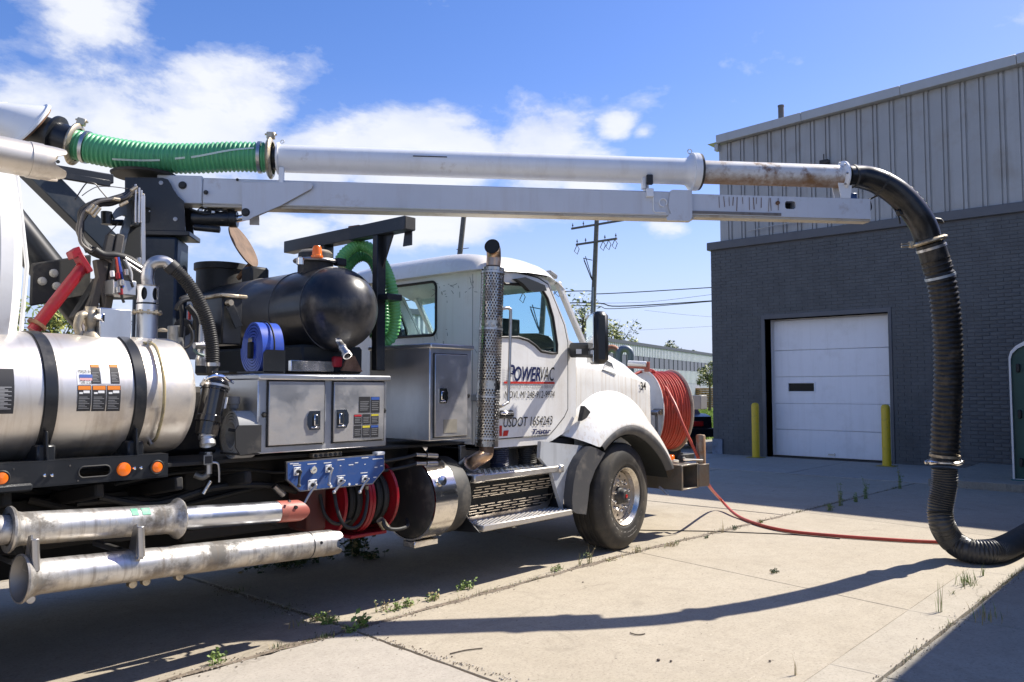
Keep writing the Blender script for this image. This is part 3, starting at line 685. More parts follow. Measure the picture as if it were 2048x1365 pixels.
# trees and bushes
leafm = [mat('leaf_a', (.20,.25,.05), .6, var=.5, vs=1.5), mat('leaf_b', (.12,.17,.045), .6, var=.5, vs=1.5), mat('leaf_c', (.34,.36,.07), .6, var=.5, vs=1.5), mat('leaf_d', (.07,.10,.035), .6, var=.4, vs=1.5)]
bark = mat('bark', (.10,.08,.06), .9, var=.4, vs=6, bump=.4)
def tree(px, d, zb, zc, rw, rh, lab, n=1500, ls=.22, mi=0, seed=1, name='tree', catg='tree', lean=0, sparse=.75, group=None):
    rnd = random.Random(seed); q = cw(px, d); e = empty(name, tuple(q), lab, catg, group)
    tr = MB(); tr.tube([q, q + Vector((.1,0,zc*.5)), q + Vector((lean,0,zc))], [rw*.09+.03, rw*.07+.02, rw*.03+.01], 8)
    clumps = []
    for k in range(22):
        a = rnd.uniform(0, 2*PI); h = rnd.uniform(-1, 1); rad = rnd.uniform(.25, .95)*math.sqrt(max(.05, 1-h*h*.8))
        c = q + Vector((math.cos(a)*rad*rw + lean, math.sin(a)*rad*rw, zc + h*rh)); clumps.append((c, rnd.uniform(.18, .40)*rw))
        st = q + Vector((lean*.6, 0, zc - rh*rnd.uniform(.3, .9)))
        tr.tube([st, (st+c)/2 + Vector((0,0,.1*rh)), c], [rw*.03+.01, rw*.018+.006, .006], 5)
    tr.build('trunk', bark, e)
    mbs = [MB(), MB()]
    for k in range(n):
        c, r_ = rnd.choice(clumps); v = Vector((rnd.gauss(0,1), rnd.gauss(0,1), rnd.gauss(0,1))).normalized()*r_*rnd.random()**.4*1.15
        p = c + v; s = ls*rnd.uniform(.5, 1.2); A_ = Vector((rnd.gauss(0,1), rnd.gauss(0,1), rnd.gauss(0,1))).normalized(); B_ = A_.orthogonal().normalized()
        mbs[0 if rnd.random() < .6 else 1].add([p - A_*s, p + B_*s*.45, p + A_*s, p - B_*s*.45], [(0,1,2,3)])
    mbs[0].build('crown', leafm[mi], e, smooth=False)['kind'] = 'stuff'; mbs[1].build('crown_second_tone', leafm[(mi+2) % 3], e, smooth=False)['kind'] = 'stuff'  # second leaf colour, mixed at random through the crown
    return e
tree(1160, 78, 0, 7.2, 3.4, 3.0, 'yellow green tree behind the factory roof, just left of the door mirror', 1500, .26, 0, 11)
tree(1168, 84, 0, 9.2, 1.6, 1.4, 'thin green treetop above the factory roof beside the door mirror', 500, .2, 1, 12)
tree(1233, 80, 0, 6.6, 2.3, 1.9, 'olive green tree behind the factory roof, right of the door mirror', 1300, .22, 0, 13)
tree(1351, 95, 0, 5.9, 1.6, 1.3, 'small dark green treetop over the factory roof near the grey building', 900, .2, 3, 14)
tree(1385, 100, 0, 5.7, .7, .7, 'tiny dark treetop over the factory roof next to the grey building', 300, .16, 3, 15)
tree(1418, 60, 0, 2.7, 1.0, .9, 'bright yellow green bush in front of the factory by the grey building', 1100, .12, 2, 16, 'bush', 'bush')
tree(95, 30, 0, 3.1, 1.7, 1.7, 'lime green leafy tree behind the red strut at the far left', 3000, .13, 2, 17)
tree(150, 34, 0, 3.0, 1.6, 1.5, 'lime green tree with a bare stem behind the brass valve at the left', 2400, .13, 0, 18)
tree(-60, 32, 0, 3.6, 2.2, 2.0, 'green tree beyond the white debris tank at the left edge', 900, .2, 1, 19)
# low shed glimpsed at the left
sh = empty('shed', tuple(cw(120, 42)), 'low grey roofed shed glimpsed under the trees at the far left', 'building')
q0 = cw(110, 42); q1 = cw(185, 40)
MB().bar(q0 + Vector((0,0,1.9)), q1 + Vector((0,0,1.9)), 5, 3.8, .0).build('wall', wb, sh)
MB().bar(q0 + Vector((0,0,4.0)), q1 + Vector((0,0,4.0)), 5.6, .3, .0).build('roof', wbs, sh)
# stack of brown timber / pallets
pl = mat('brown_timber', (.42,.24,.11), .8, var=.5, vs=8, obj=.5)
pk = empty('timber_stack', tuple(cw(1408, 70)), 'stack of brown timber pallets on the grass by the factory', 'pallet stack')
rnd = random.Random(5)
for r in range(9):
    for c in range(9):
        p = cw(1376 + c*6.0, 70, .12 + r*.19); w = .11 + rnd.random()*.05
        MB().ob(p, Vector((.4,.3,0)), Vector((w*.55,-w*.62,0)), Vector((0,0,.065+rnd.random()*.025)), .006).build('timber', pl, pk)
# grass tufts behind the reel and car
gt = MB(); rnd = random.Random(9)
for k in range(5200):
    p = cw(rnd.uniform(1380, 1445), rnd.uniform(26, 68), -.02); h = rnd.uniform(.06, .2); a = rnd.uniform(0, PI); w = Vector((math.cos(a), math.sin(a), 0))*.02
    gt.add([p-w, p+w, p + Vector((rnd.gauss(0,.05), rnd.gauss(0,.05), h))], [(0,1,2)])
tag(gt.build('grass', mat('grass_blades', (.26,.36,.06), .7, var=.4, vs=2), smooth=False), 'tufts of green grass beyond the warehouse corner', 'grass', kind='stuff')
# utility poles and wires
wood = mat('pole_wood', (.16,.145,.13), .85, var=.3, vs=5)
def pole(px0, py0, px1, py1, d, lab, arms=True):
    q = cw(px1, d); top = cw(px0, d, 1.6 + d*(779-py0)/1620)
    q2 = cw(px1 - (px0-px1)*(779-py1)/(py1-py0)*0 , d, 1.6 + d*(779-py1)/1620)
    dr_ = (top - q2); base = q2 - dr_*(q2.z/dr_.z)
    e = empty('utility_pole', tuple(base), lab, 'utility pole', 'wooden utility poles')
    MB().tube([base, top], [.17, .13], 12).build('shaft', wood, e)
    return e, base, top
e, base, top = pole(1196, 425, 1187, 620, 46, 'wooden utility pole with two crossarms behind the truck mirror')
ax = Vector((.62,-.5,0)).normalized(); r_ = Vector((.662,-.7495,0)); f_ = Vector((.7495,.662,0))
K = 46/1620
for (zpx, hw, skew) in ((447, 46, .35), (482, 36, .35)):
    c = top + (base-top)*((zpx-425)/(779-425+1.6/K)); a = (r_*1.0 - f_*.9).normalized() if True else r_
    L_ = hw*K*1.05
    MB().bar(c - a*L_/.75 - f_*.12, c + a*L_/.75 - f_*.12, .09, .11).build('crossarm', wood, e)
    for k in (-1, -.55, .45, 1): 
        p = c + a*(L_/.75)*k*.95 - f_*.12; MB().lathe(p + Vector((0,0,.05)), (0,0,1), [(0,.02),(.08,.02),(.1,.05),(.16,.05),(.2,.02),(.26,.02)], 8).build('insulator', mat('insulator_grey', (.10,.11,.13), .3), e)
    if zpx == 482:
        for k in (-.95, .35, .62, .92):
            p = c + a*(L_/.75)*k; MB().tube([p, p + Vector((0,0,-.25)) + a*.16, p + Vector((0,0,-.55)) + a*.02, p + Vector((0,0,-.35)) - a*.2, p], .022, 6).build('cutout', blackd, e)
for (a, b_) in (((1172,512),(1186,560)), ((1168,515),(1185,560)), ((1168,516),(1186,520)), ((1169,520),(1183,556))):
    MB().tube([cw(a[0],45.8,1.6+46*(779-a[1])/1620), cw(b_[0],45.8,1.6+46*(779-b_[1])/1620)], .025, 6).build('bracket', blackd, e)
MB().tube([cw(1184,45.7,.3), cw(1186,45.7,1.6+46*(779-575)/1620)], .06, 8).build('riser_conduit', mat('duct_grey'), e)
e2, b2, t2 = pole(927, 426, 919, 505, 40, 'leaning bare utility pole rising behind the truck cab roof')
MB().bar(cw(912,40,1.6+40*(779-497)/1620), cw(937,40,1.6+40*(779-494)/1620), .03, .03).build('step', blackd, e2)
wr = [((-250,640),(330,627),(1110,583),(1200,587),(1428,574)), ((-250,650),(360,640),(1110,606),(1240,612),(1428,601)), ((-250,660),(360,646),(1110,612),(1230,617),(1428,602)), ((1190,606),(1300,603),(1428,588)), ((1290,620),(1360,628),(1430,634)), ((1280,660),(1360,656),(1430,652))]
for i, w in enumerate(wr):
    pts = cat([cw(p[0], 46 if i < 4 else 60, 1.6 + (46 if i < 4 else 60)*(779-p[1])/1620) for p in w], 8)
    pts.append(pts[-1] + (pts[-1]-pts[-2])*40) if i != 9 else None
    tag(MB().tube(pts, (.028,.034,.022,.010,.008,.008)[i], 6).build('overhead_wire', blackd), ('topmost sagging overhead wire behind the truck cab', 'thickest overhead wire running across to the brick wall, second from top', 'overhead wire just below the thickest one behind the cab', 'faint thin overhead wire between the two darker wires right of the pole', 'faint overhead wire sloping down to the right before the brick wall', 'lowest and faintest overhead wire left of the brick wall')[i], 'wire', 'overhead wires')
# ================================================================ PARKED BLACK CAR
carm = mat('black_car_paint', (.006,.008,.014), .3, coat=.15, spec=.3)
car = empty('parked_car', tuple(cw(1370, 23)), 'black car parked behind the hose reel, its rear showing beside the brick wall', 'car')
cx = cw(1404, 22.2); cd = Vector((.56, .83, 0)).normalized(); cs = Vector((cd.y, -cd.x, 0))   # cd forward (away), cs to the right
def cpt(a, s, z): return cx + cs*a + cd*s + Vector((0,0,z*.86))
ZC = .86
prof = [(-.02,.42),(0.0,.62),(.03,.86),(.35,.93),(.75,1.28),(1.6,1.36),(2.7,1.34),(3.3,.98),(4.3,.88),(4.5,.6),(4.45,.32),(.1,.32)]
def cbody(mb, off, k):
    return
mb = MB(); mb.prism([(s,z) for s,z in prof if z < 1.0 or False], cpt(.27,0,0), cd, (0,0,1), -1.66) ; mb.build('body', carm, car)
gl = MB(); gl.prism([(.35,.92),(.75,1.26),(1.6,1.34),(2.7,1.32),(3.3,.96)], cpt(.12,0,0), cd, (0,0,1), -1.36); gl.build('cabin', mat('dark_glass'), car)
MB().prism([(.72,1.262),(1.6,1.36),(2.72,1.335),(2.6,1.38),(1.6,1.42),(.85,1.33)], cpt(.14,0,0), cd, (0,0,1), -1.4).build('roof', carm, car)
MB().tube([cpt(.16,.30,.93), cpt(.10,.5,1.1), cpt(.08,.8,1.30)], .03, 8).build('pillar_trim', steel, car)
for s in (.85, 3.6):
    MB().cyl(cpt(.29,s,.33), cpt(.06,s,.33), .33, 24, .03).build('wheel', tyre, car); MB().cyl(cpt(.30,s,.33), cpt(.275,s,.33), .2, 20, .01).build('rim', steel, car)
MB().box(-1,1,-1,1,-1,1) if False else None
MB().ob(cpt(-.3,-.01,.78), cs*.30, cd*.03, Vector((0,0,.07)), .01).build('tail_lamp', redlens, car)
MB().ob(cpt(-.5,-.04,.5), cs*.85, cd*.08, Vector((0,0,.12)), .03).build('bumper', carm, car)
# ================================================================ VACUUM TRUCK (x forward, camera sees its -y side)
TR = empty('vacuum_truck', (0,0,0), 'white sewer vacuum truck with raised boom, black water tank and front hose reel', 'truck')
# ---------------- chassis
t = MB(); t.box(-9.5, 1.5, -.50, -.42, .66, .96, .006); t.build('frame_rail', under, TR)
t = MB(); t.box(-9.5, 1.5, .42, .50, .66, .96, .006); t.build('frame_rail', under, TR)
for x in (-8.2,-6.9,-5.6,-4.4,-3.3,-2.2,-1.0): MB().box(x-.05, x+.05, -.42, .42, .70, .92).build('crossmember', under, TR)
MB().cyl((-6.6,0,.62), (-.6,0,.74), .06, 12).build('driveshaft', under, TR)
MB().cyl((.06,-.95,.52), (.06,.95,.52), .07, 12).build('front_axle', under, TR)
MB().box(-1.2, 1.0, -.40, .40, .55, 1.15, .08).build('engine', under, TR)
MB().box(-2.6, -1.2, -.25, .25, .45, .85, .06).build('gearbox', under, TR)
rnd = random.Random(21)
for i in range(16):                      # hoses and lines running through the frame bay
    y = rnd.uniform(-.85, -.3); z = rnd.uniform(.72, 1.18); x = rnd.uniform(-5.6, -4.2); pts = [(x, y, z)]
    for k in range(4): x += rnd.uniform(.2, .5); y += rnd.uniform(-.09,.09); z += rnd.uniform(-.1,.08); pts.append((x, y, max(.6,z)))
    MB().tube(cat(pts, 5), rnd.choice((.012,.016,.022)), 8).build('hydraulic_line', under if i % 3 else rubber, TR)
MB().box(-5.6,-3.4,-.42,.42,.95,1.15,.01).build('subframe', under, TR)
MB().box(-9.4,-3.4,-1.08,1.15,1.145,1.17,.004).build('shading_deck', under, TR)  # unseen deck added to shade the ground under the truck
MB().box(-3.4,-1.95,-.95,1.15,1.145,1.165,.004).build('shading_deck', under, TR)
MB().box(-4.25,-2.35,-.70,-.62,.62,1.14,.01).build('dark_backing_box', under, TR)  # dark backing added to hide bright ground below the tool box
MB().box(-4.5,-4.06,-.62,-.2,1.17,1.62,.04).build('dark_filler_box', under, TR)  # dark box added to block the bright gap beside the tank
MB().box(-8.0,-2.2,.55,1.18,.30,1.14,.02).build('far_blocker_box', under, TR)  # unseen box added to block bright ground beyond the truck
MB().cyl((-2.1,.88,.72),(-.9,.88,.72),.32,32,.02).build('far_fuel_tank', polish, TR)
for i in range(5):
    x = -5.4 + i*.45; MB().bar((x,-.5,.95), (x+.02,-1.1,1.05), .05, .08, .01).build('bracket', under, TR)
for (a, b_, c) in (((475,990),(500,960),-.8), ((415,975),(450,930),-.7), ((545,972),(560,985),-1.0)):
    pass
MB().cyl((-3.786, -1.000, 0.966), (-3.713, -1.000, 0.900), .022, 10).build('pin', steel, TR)
MB().cyl((-4.231, -0.900, 0.947), (-4.183, -0.900, 1.024), .016, 10).build('pin', steel, TR)
# rear tandem (mostly out of the picture, carries the body)
def wheel_mesh():
    tp = [(-.14,.29),(-.145,.36),(-.15,.44),(-.135,.50),(-.105,.528),(.105,.528),(.135,.50),(.15,.44),(.145,.36),(.14,.29)]
    return tp
for x in (-7.6, -6.2):
    for s in (-1, 1):
        MB().lathe((x, s*1.02, .528), (0,1,0), wheel_mesh(), 40, cap=False).build('rear_tyre', tyre, TR)
        MB().lathe((x, s*1.02, .528), (0,s,0), [(.05,.0),(.05,.24),(.13,.28),(.14,.295)], 32).build('rear_rim', steel, TR)
MB().box(-8.6,-5.3,-1.22,-.5,1.09,1.13,.01).build('rear_fender', black, TR); MB().box(-8.6,-5.3,.5,1.22,1.09,1.13,.01).build('rear_fender', black, TR)
# ---------------- front wheel, steered a little
def front_wheel(cx_, cy__, s, steer):
    T = Matrix.Translation((cx_, cy__, .532)) @ Matrix.Rotation(R(steer), 4, 'Z')
    e = empty('front_wheel', (cx_, cy__, .532)); e.parent = TR; e.rotation_euler = (0,0,R(steer))
    def bl(mb, name, m, ang=38):
        me = mb.build(name, m, mesh_only=True, ang=ang); return inst2(me, name, e)
    # local frame: axis -y outward when s=-1
    o = (0,s,0)
    tp = [(-.17,.285),(-.185,.34),(-.19,.42),(-.18,.485),(-.155,.517),(-.13,.528),(-.09,.532),(-.086,.522),(-.074,.522),(-.07,.532),(-.03,.532),(-.026,.522),(-.014,.522),(-.01,.532),(.03,.532),(.034,.522),(.046,.522),(.05,.532),(.09,.532),(.105,.530),(.115,.523),(.135,.508),(.150,.478),(.152,.47),(.158,.462),(.168,.42),(.172,.385),(.170,.345),(.166,.335),(.168,.325),(.155,.298),(.14,.286)]
    bl(MB().lathe((0,0,0), o, tp, 72, cap=False), 'tyre', tyre)
    rp = [(.145,.288),(.158,.292),(.160,.285),(.150,.272),(.125,.262),(.118,.255),(.075,.250),(.065,.243),(.0,.240),(-.02,.226),(-.022,.21)]
    bl(MB().lathe((0,0,0), o, rp, 56, cap=False), 'rim', mat('wheel_alloy', (.66,.62,.56), .26, 1.0, dirt=(.34,.25,.16), ds=5, da=.45, dth=.5))
    # disc with hand holes
    hole = []
    for k in range(10):
        a = 2*PI*k/10 + .2; hole.append([(.192*math.cos(a) + .015*math.cos(q*PI/5), .192*math.sin(a) + .015*math.sin(q*PI/5)) for q in range(10)])
    outer = [(.236*math.cos(2*PI*k/48), .236*math.sin(2*PI*k/48)) for k in range(48)]
    inner = [(.088*math.cos(2*PI*k/24), .088*math.sin(2*PI*k/24)) for k in range(24)]
    eu = Vector((-s,0,0)); ev = Vector((0,0,1))
    bl(MB().prism(outer, (0, s*.075, 0), eu, ev, -.014, holes=hole + [inner]), 'disc', mat('dusty_wheel_disc', (.52,.45,.36), .45, .6, dirt=(.30,.22,.14), ds=5, da=.5))
    bl(MB().lathe((0,0,0), o, [(-.05,.235),(-.05,.0)], 32), 'brake_drum', dark)
    for k in range(10):
        a = 2*PI*(k+.5)/10; c = Vector((-s*.142*math.cos(a), s*.074, .142*math.sin(a)))
        bl(MB().lathe(c, o, [(0,.021),(.006,.021),(.007,.017),(.042,.0165),(.050,.013),(.054,.0)], 14), 'lug_nut', chrome)
    bl(MB().lathe((0,0,0), o, [(0,.086),(.09,.085),(.105,.078),(.110,.070),(.150,.066),(.162,.055),(.164,.0)], 28), 'hub', blackd)
    bl(MB().lathe((0,s*.163,0), o, [(0,.020),(.008,.018),(.010,.0)], 14), 'hub_cap', redlens)
    if s < 0:   # raised sidewall lettering
        c = D.curves.new('t','FONT'); lab = 'BFGoodrich'; angs = []
        D.curves.remove(c)
        def arc_text(string, a_start, step, rr_, size):
            for i, chx in enumerate(string):
                cu = D.curves.new('t','FONT'); cu.body = chx; cu.align_x = 'CENTER'; cu.size = 1; cu.resolution_u = 2; ob = D.objects.new('t', cu); COL.objects.link(ob)
                dg = bpy.context.evaluated_depsgraph_get(); me0 = ob.evaluated_get(dg).to_mesh(); vs = [v.co.copy() for v in me0.vertices]; fs = [tuple(p.vertices) for p in me0.polygons]; ob.evaluated_get(dg).to_mesh_clear(); D.objects.remove(ob); D.curves.remove(cu)
                a = R(a_start - step*i); rad = Vector((math.cos(a), 0, math.sin(a))); tan = Vector((math.sin(a), 0, -math.cos(a)))
                mbt.add([Vector((0,-.1705,0)) + rad*(rr_ + v.y*size) + tan*(v.x*size*1.25) for v in vs], fs)
        mbt = MB(); arc_text('BFGoodrich', 262, 12.5, .345, .080); arc_text('ST230', 345, 9, .352, .04)
        me = mbt.build('sidewall_lettering', mat('raised_lettering', (.34,.32,.29), .6), mesh_only=True, smooth=False); inst2(me, 'sidewall_lettering', e)['kind'] = 'stuff'
        mbt = MB()
        for k in range(3):
            for rr0, rr1, a0, a1 in ((.352,.356,272+9*k,280+9*k),(.400,.404,272+9*k,280+9*k)):
                vs = [];
                for q in range(5):
                    a = R(a0 + (a1-a0)*q/4)
                    for r_ in (rr0, rr1): vs.append(Vector((math.cos(a)*r_, -.171, math.sin(a)*r_)))
                mbt.add(vs, [(2*q, 2*q+2, 2*q+3, 2*q+1) for q in range(4)])
            for a0 in (272+9*k, 280+9*k):
                a = R(a0); b2 = R(a0+.6); mbt.add([Vector((math.cos(x_)*r_, -.171, math.sin(x_)*r_)) for x_, r_ in ((a,.352),(b2,.352),(b2,.404),(a,.404))], [(0,1,2,3)])
        inst2(mbt.build('sidewall_blocks', MATS['raised_lettering'], mesh_only=True, smooth=False), 'sidewall_blocks', e)
    return e
def inst2(me, name, parent):
    o = D.objects.new(name, me); COL.objects.link(o); o.parent = parent; return o
front_wheel(.10, -1.02, -1, 4.5); front_wheel(.10, 1.02, 1, 4.5)

# ---------------- cab
cabE = empty('cab', (0,0,0)); cabE.parent = TR
YS = -1.03; XR = -1.79
winp = [(-1.700, -1.030, 2.497), (-1.551, -1.030, 2.524), (-1.070, -1.030, 2.549), (-0.961, -1.030, 2.442), (-0.880, -1.030, 2.270), (-0.821, -1.030, 2.020), (-0.822, -1.030, 1.940), (-0.897, -1.030, 1.937), (-1.058, -1.030, 1.950), (-1.143, -1.030, 2.002), (-1.241, -1.030, 2.043), (-1.372, -1.030, 2.064), (-1.699, -1.030, 2.078)]
win = [(p[0], p[2]) for p in winp]; win[0] = (-1.62, 2.56); win[-1] = (-1.62, 2.055)
doorp = [(-1.70, 2.625), (-1.45,2.645), (-1.099, 2.624), (-0.953, 2.579), (-0.834, 2.410), (-0.705, 2.210), (-0.652, 2.046), (-0.656, 1.413), (-0.711, 1.343), (-0.848, 1.240), (-0.937, 1.183), (-1.70, 1.175)]
side = [(XR+.05, 1.10), (XR+.05, 2.60), (-1.5,2.665), (-1.099, 2.657), (-0.931, 2.609), (-0.811, 2.426), (-0.674, 2.227), (-0.620, 2.076), (-0.509, 2.033), (-0.515, 1.357), (-0.611, 1.227), (-0.886, 1.126), (-1.0,1.10)]
def grow(poly, d):
    c = Vector((sum(p[0] for p in poly)/len(poly), sum(p[1] for p in poly)/len(poly))); o = []
    n = len(poly); ar = sum(poly[i][0]*poly[(i+1)%n][1]-poly[(i+1)%n][0]*poly[i][1] for i in range(n)); sg = 1 if ar > 0 else -1
    for i in range(n):
        a = Vector(poly[i-1]); b = Vector(poly[i]); e_ = Vector(poly[(i+1)%n]); n1_ = (b-a).normalized(); n2_ = (e_-b).normalized()
        m1 = Vector((n1_.y, -n1_.x))*sg; m2 = Vector((n2_.y, -n2_.x))*sg; m = (m1+m2); m = m/max(.4, m.length_squared/2); o.append(tuple(b + m*d))
    return o
for s in (-1, 1):
    MB().prism(side, (0, s*1.02, 0), (1,0,0), (0,0,1), .03 if s < 0 else -.03, holes=[grow(doorp, .004)]).build('side_panel', white, cabE) if False else None
    y = s*1.03
    MB().prism(side, (0, y, 0), (1,0,0), (0,0,1), -.025*s*-1 if False else (.0), holes=[doorp]) if False else None
    # prism normal for eu=x, ev=z is -y
    th = -.028 if s < 0 else .028
    MB().prism(side, (0, y, 0), (1,0,0), (0,0,1), th, holes=[doorp]).build('cab_side', white, cabE)
    dth_ = -.036 if s < 0 else .036
    dd = MB().prism(grow(doorp, -.005), (0, y + s*.010, 0), (1,0,0), (0,0,1), dth_, holes=[win]).build('door', white, cabE)
    MB().prism(grow(win, .004), (0, y + s*.0, 0), (1,0,0), (0,0,1), th*.15).build('window_glass', glass, dd)
    fr_ = MB(); fr_.tube([(p[0], y + s*.012, p[1]) for p in grow(win, .0)], .013, 8, closed=True); fr_.build('window_gasket', gasket, dd)
    MB().tube([(p[0], y + s*.006, p[1]) for p in grow(doorp, .002)], .0055, 6, closed=True).build('door_seal', gasket, dd)
    if s < 0: DOOR = dd
# rear wall with window, rounded corners
wz0, wz1 = 2.102, 2.566; wy0 = -0.393
hole = [(-y_, z_) for y_, z_ in rr(2*abs(wy0)+.06, wz1-wz0+.02, .06, 0, (wz0+wz1)/2)][::-1]
MB().prism([(-.97,1.1),(.97,1.1),(.97,2.62),(-.97,2.62)], (XR,0,0), (0,1,0), (0,0,1), .03, holes=[hole]).build('rear_wall', white, cabE)
g_ = MB().prism(hole, (XR+.012,0,0), (0,1,0), (0,0,1), .004).build('rear_window', glass, cabE)
MB().tube([(XR-.002, p[0], p[1]) for p in hole], .013, 8, closed=True).build('window_gasket', gasket, g_)
for s in (-1, 1):
    MB().lathe((XR+.06, s*.97, 1.1), (0,0,1), [(0,.06),(1.52,.06)], 24, cap=False).build('corner_pillar', white, cabE)
MB().box(XR, -.5, -1.0, 1.0, 1.08, 1.14, .01).build('cab_floor', under, cabE)
# scuffs and a vertical seam on the rear wall
sc_ = MB(); rnd = random.Random(77)
for i in range(34):
    y = -.93 + rnd.random()*.55; z = rnd.choice((rnd.uniform(2.42,2.56), rnd.uniform(1.62,2.5))); l = rnd.uniform(.006,.03); a = rnd.uniform(-.5,.5) if i % 2 else rnd.uniform(.8,1.6)
    sc_.ob((XR-.0012, y, z), (.0006,0,0), (0,l*math.cos(a),l*math.sin(a)), (0,-.0022*math.sin(a),.0022*math.cos(a)))
o = sc_.build('paint_scuffs', mat('scuff_grey', (.20,.20,.19), .7), cabE, smooth=False); o['kind'] = 'stuff'
MB().box(XR-.002, XR+.002, -.884, -.878, 1.12, 2.60).build('wall_seam', mat('seam_grey', (.30,.30,.29), .6), cabE)
# roof cap
def roof(u, v):
    x = -1.86 + u*1.20; w = v*2 - 1; y = w*1.075*(1 - .10*max(0, u-.75)*4*.4)
    prof_ = .185*min(1, (u/.12))**.5 if u < .12 else .185
    prof_ *= 1 if u < .5 else (1 - .92*((u-.5)/.5)**1.9)
    base = 2.615 + .035*min(1, u*2) - (.0 if u < .7 else .11*((u-.7)/.3)**1.5)
    z = base + (prof_ + .012)*max(0, (1 - abs(w)**5.0))**.62
    return (x, y, z)
MB().grid(roof, 28, 40).build('roof', white, cabE, ang=70)
MB().tube([(-1.86,-1.06,2.612),(-1.4,-1.062,2.645),(-1.0,-1.06,2.645)], .008, 6).build('drip_rail', gasket, cabE)
# windscreen, pillars, dash, seats, steering wheel
MB().add([(-.74,-.98,2.60),(-.74,.98,2.60),(-.36,1.0,2.03),(-.36,-1.0,2.03)], [(0,1,2,3)]).build('windscreen', glass, cabE)
for s in (-1,1): MB().bar((-.76,s*1.0,2.62),(-.37,s*1.02,2.04), .06,.05,.01).build('windscreen_pillar', white, cabE)
MB().box(-.75,-.42,-.98,.98,1.75,2.0,.05).build('dashboard', dark, cabE)
for y in (-.55, .55):
    MB().box(-1.55,-1.0,y-.25,y+.25,1.45,1.62,.05).build('seat', dark, cabE); MB().ob((-1.55,y,1.9),(.08,0,0),(0,.24,0),(-.06,0,.35),.05).build('seat_back', dark, cabE)
MB().lathe((-.92,.5,1.98),(-.55,0,.83),[(0,.20),(.02,.215),(.04,.20)],24,cap=False).build('steering_wheel', dark, cabE)
MB().box(-1.0,-.9,-.75,-.55,2.05,2.16,.01).build('dash_screen', dark, cabE) if False else None
q = Vector((-0.988, -0.600, 2.197)); MB().box(q.x-.14,q.x+.13,-.62,-.58,q.z-.08,q.z+.08,.01).build('tablet', dark, cabE)
# window visor, grab handle, door handle
MB().prism([(-1.466, 2.573),(-1.337, 2.600),(-1.063, 2.554),(-1.034, 2.506),(-1.199, 2.477),(-1.282, 2.487),(-1.365, 2.538)], (0,-1.045,0), (1,0,0), (0,0,1), .05).build('window_visor', mat('smoke_plastic', (.05,.055,.06), .2), DOOR)
hz = [(-1.599, -1.050, 2.300), (-1.688, -1.130, 2.288), (-1.614, -1.150, 2.292), (-1.601, -1.150, 2.198), (-1.627, -1.150, 1.555), (-1.652, -1.150, 1.488), (-1.710, -1.140, 1.459), (-1.637, -1.050, 1.456)]
MB().tube(cat(hz, 5), .0135, 10).build('grab_handle', steel, cabE)
h0 = Vector((-1.547, -1.050, 1.386))
MB().ob(h0, (.10,0,0), (0,.022,0), (0,0,.035), .02).build('door_handle', black, DOOR); MB().bar(h0 + Vector((-.1,-.03,.010)), h0 + Vector((.07,-.03,.008)), .02, .022, .008).build('handle_bar', chrome, DOOR)
# door lettering
yd = -1.0415 - .0005
def dtext(s, px0, py0, px1, py1, hpx, m, **k):
    a = U(px0, py0, yd); b = U(px1, py1, yd); h = hz_(px0, py0, hpx)
    return text('door_lettering', s, a, (1,0,0), (0,0,1), h, m, DOOR, fitw=(b-a).x if k.pop('fit', True) else None, **k)
text('door_lettering', 'P', (-1.527, -1.044, 1.663), (1,0,0), (0,0,1), .155, navy, DOOR, shear=.25, bold=.02, fitw=.105)
mbp = MB()
for k in range(6):
    z = 1.663 + .02 + k*.021; mbp.box(-1.566, -1.566+.10+.003*k, -1.0475, -1.0465, z, z+.0055)
mbp.build('letter_stripes', white, DOOR)
text('door_lettering', 'OWER', (-1.435, -1.044, 1.677), (1,0,0), (0,0,1), .128, navy, DOOR, shear=.25, bold=.022, fitw=-1.068--1.435)
text('door_lettering', 'VAC', (-1.068, -1.044, 1.680), (1,0,0), (0,0,1), .128, ink, DOOR, shear=.25, fitw=-0.863--1.068)
MB().box(-1.566, -0.863, -1.0455, -1.044, 1.652, 1.670).build('red_stripe', redt, DOOR)
text('door_lettering', 'EXTENSIVE JET-VAC CLEANING SERVICES', (-1.560, -1.044, 1.611), (1,0,0), (0,0,1), .033, greyt, DOOR, fitw=-0.863--1.560)
text('door_lettering', 'NOVI, MI 248-912-9974', (-1.560, -1.044, 1.524), (1,0,0), (0,0,1), .062, ink, DOOR, shear=.2, fitw=-0.864--1.560)
text('door_lettering', 'USDOT 1654243', (-1.572, -1.044, 1.275), (1,0,0), (0,0,1), .082, ink, DOOR, shear=.2, fitw=-0.895--1.572)
text('door_lettering', 'Tristar', (-1.183, -1.044, 1.198), (1,0,0), (0,0,1), .045, navy, DOOR, shear=.3, bold=.03, fitw=.26)
MB().box(-1.624,-1.592,-1.0445,-1.0435,1.20,1.29).build('red_decal', redt, DOOR); MB().prism([(-1.581,1.198),(-1.522,1.199),(-1.503,1.246),(-1.568,1.244)], (0,-1.0435,0),(1,0,0),(0,0,1),.001).build('red_decal', redt, DOOR)
# clearance lamp and bracket on the roof
MB().ob((-1.02,-.62,2.785),(.06,0,0),(0,.05,0),(.0,0,.025),.02).build('clearance_lamp', orange, cabE)
MB().ob((-1.12,-.62,2.775),(.11,0,-.012),(0,.10,0),(0,0,.018),.01).build('lamp_base', whitecl, cabE)
q = Vector((-0.397, -0.600, 2.768)); MB().ob(q+Vector((-.03,0,-.01)),(.06,0,-.022),(0,.10,0),(.006,0,.022),.01).build('roof_camera_box', greyp, cabE)
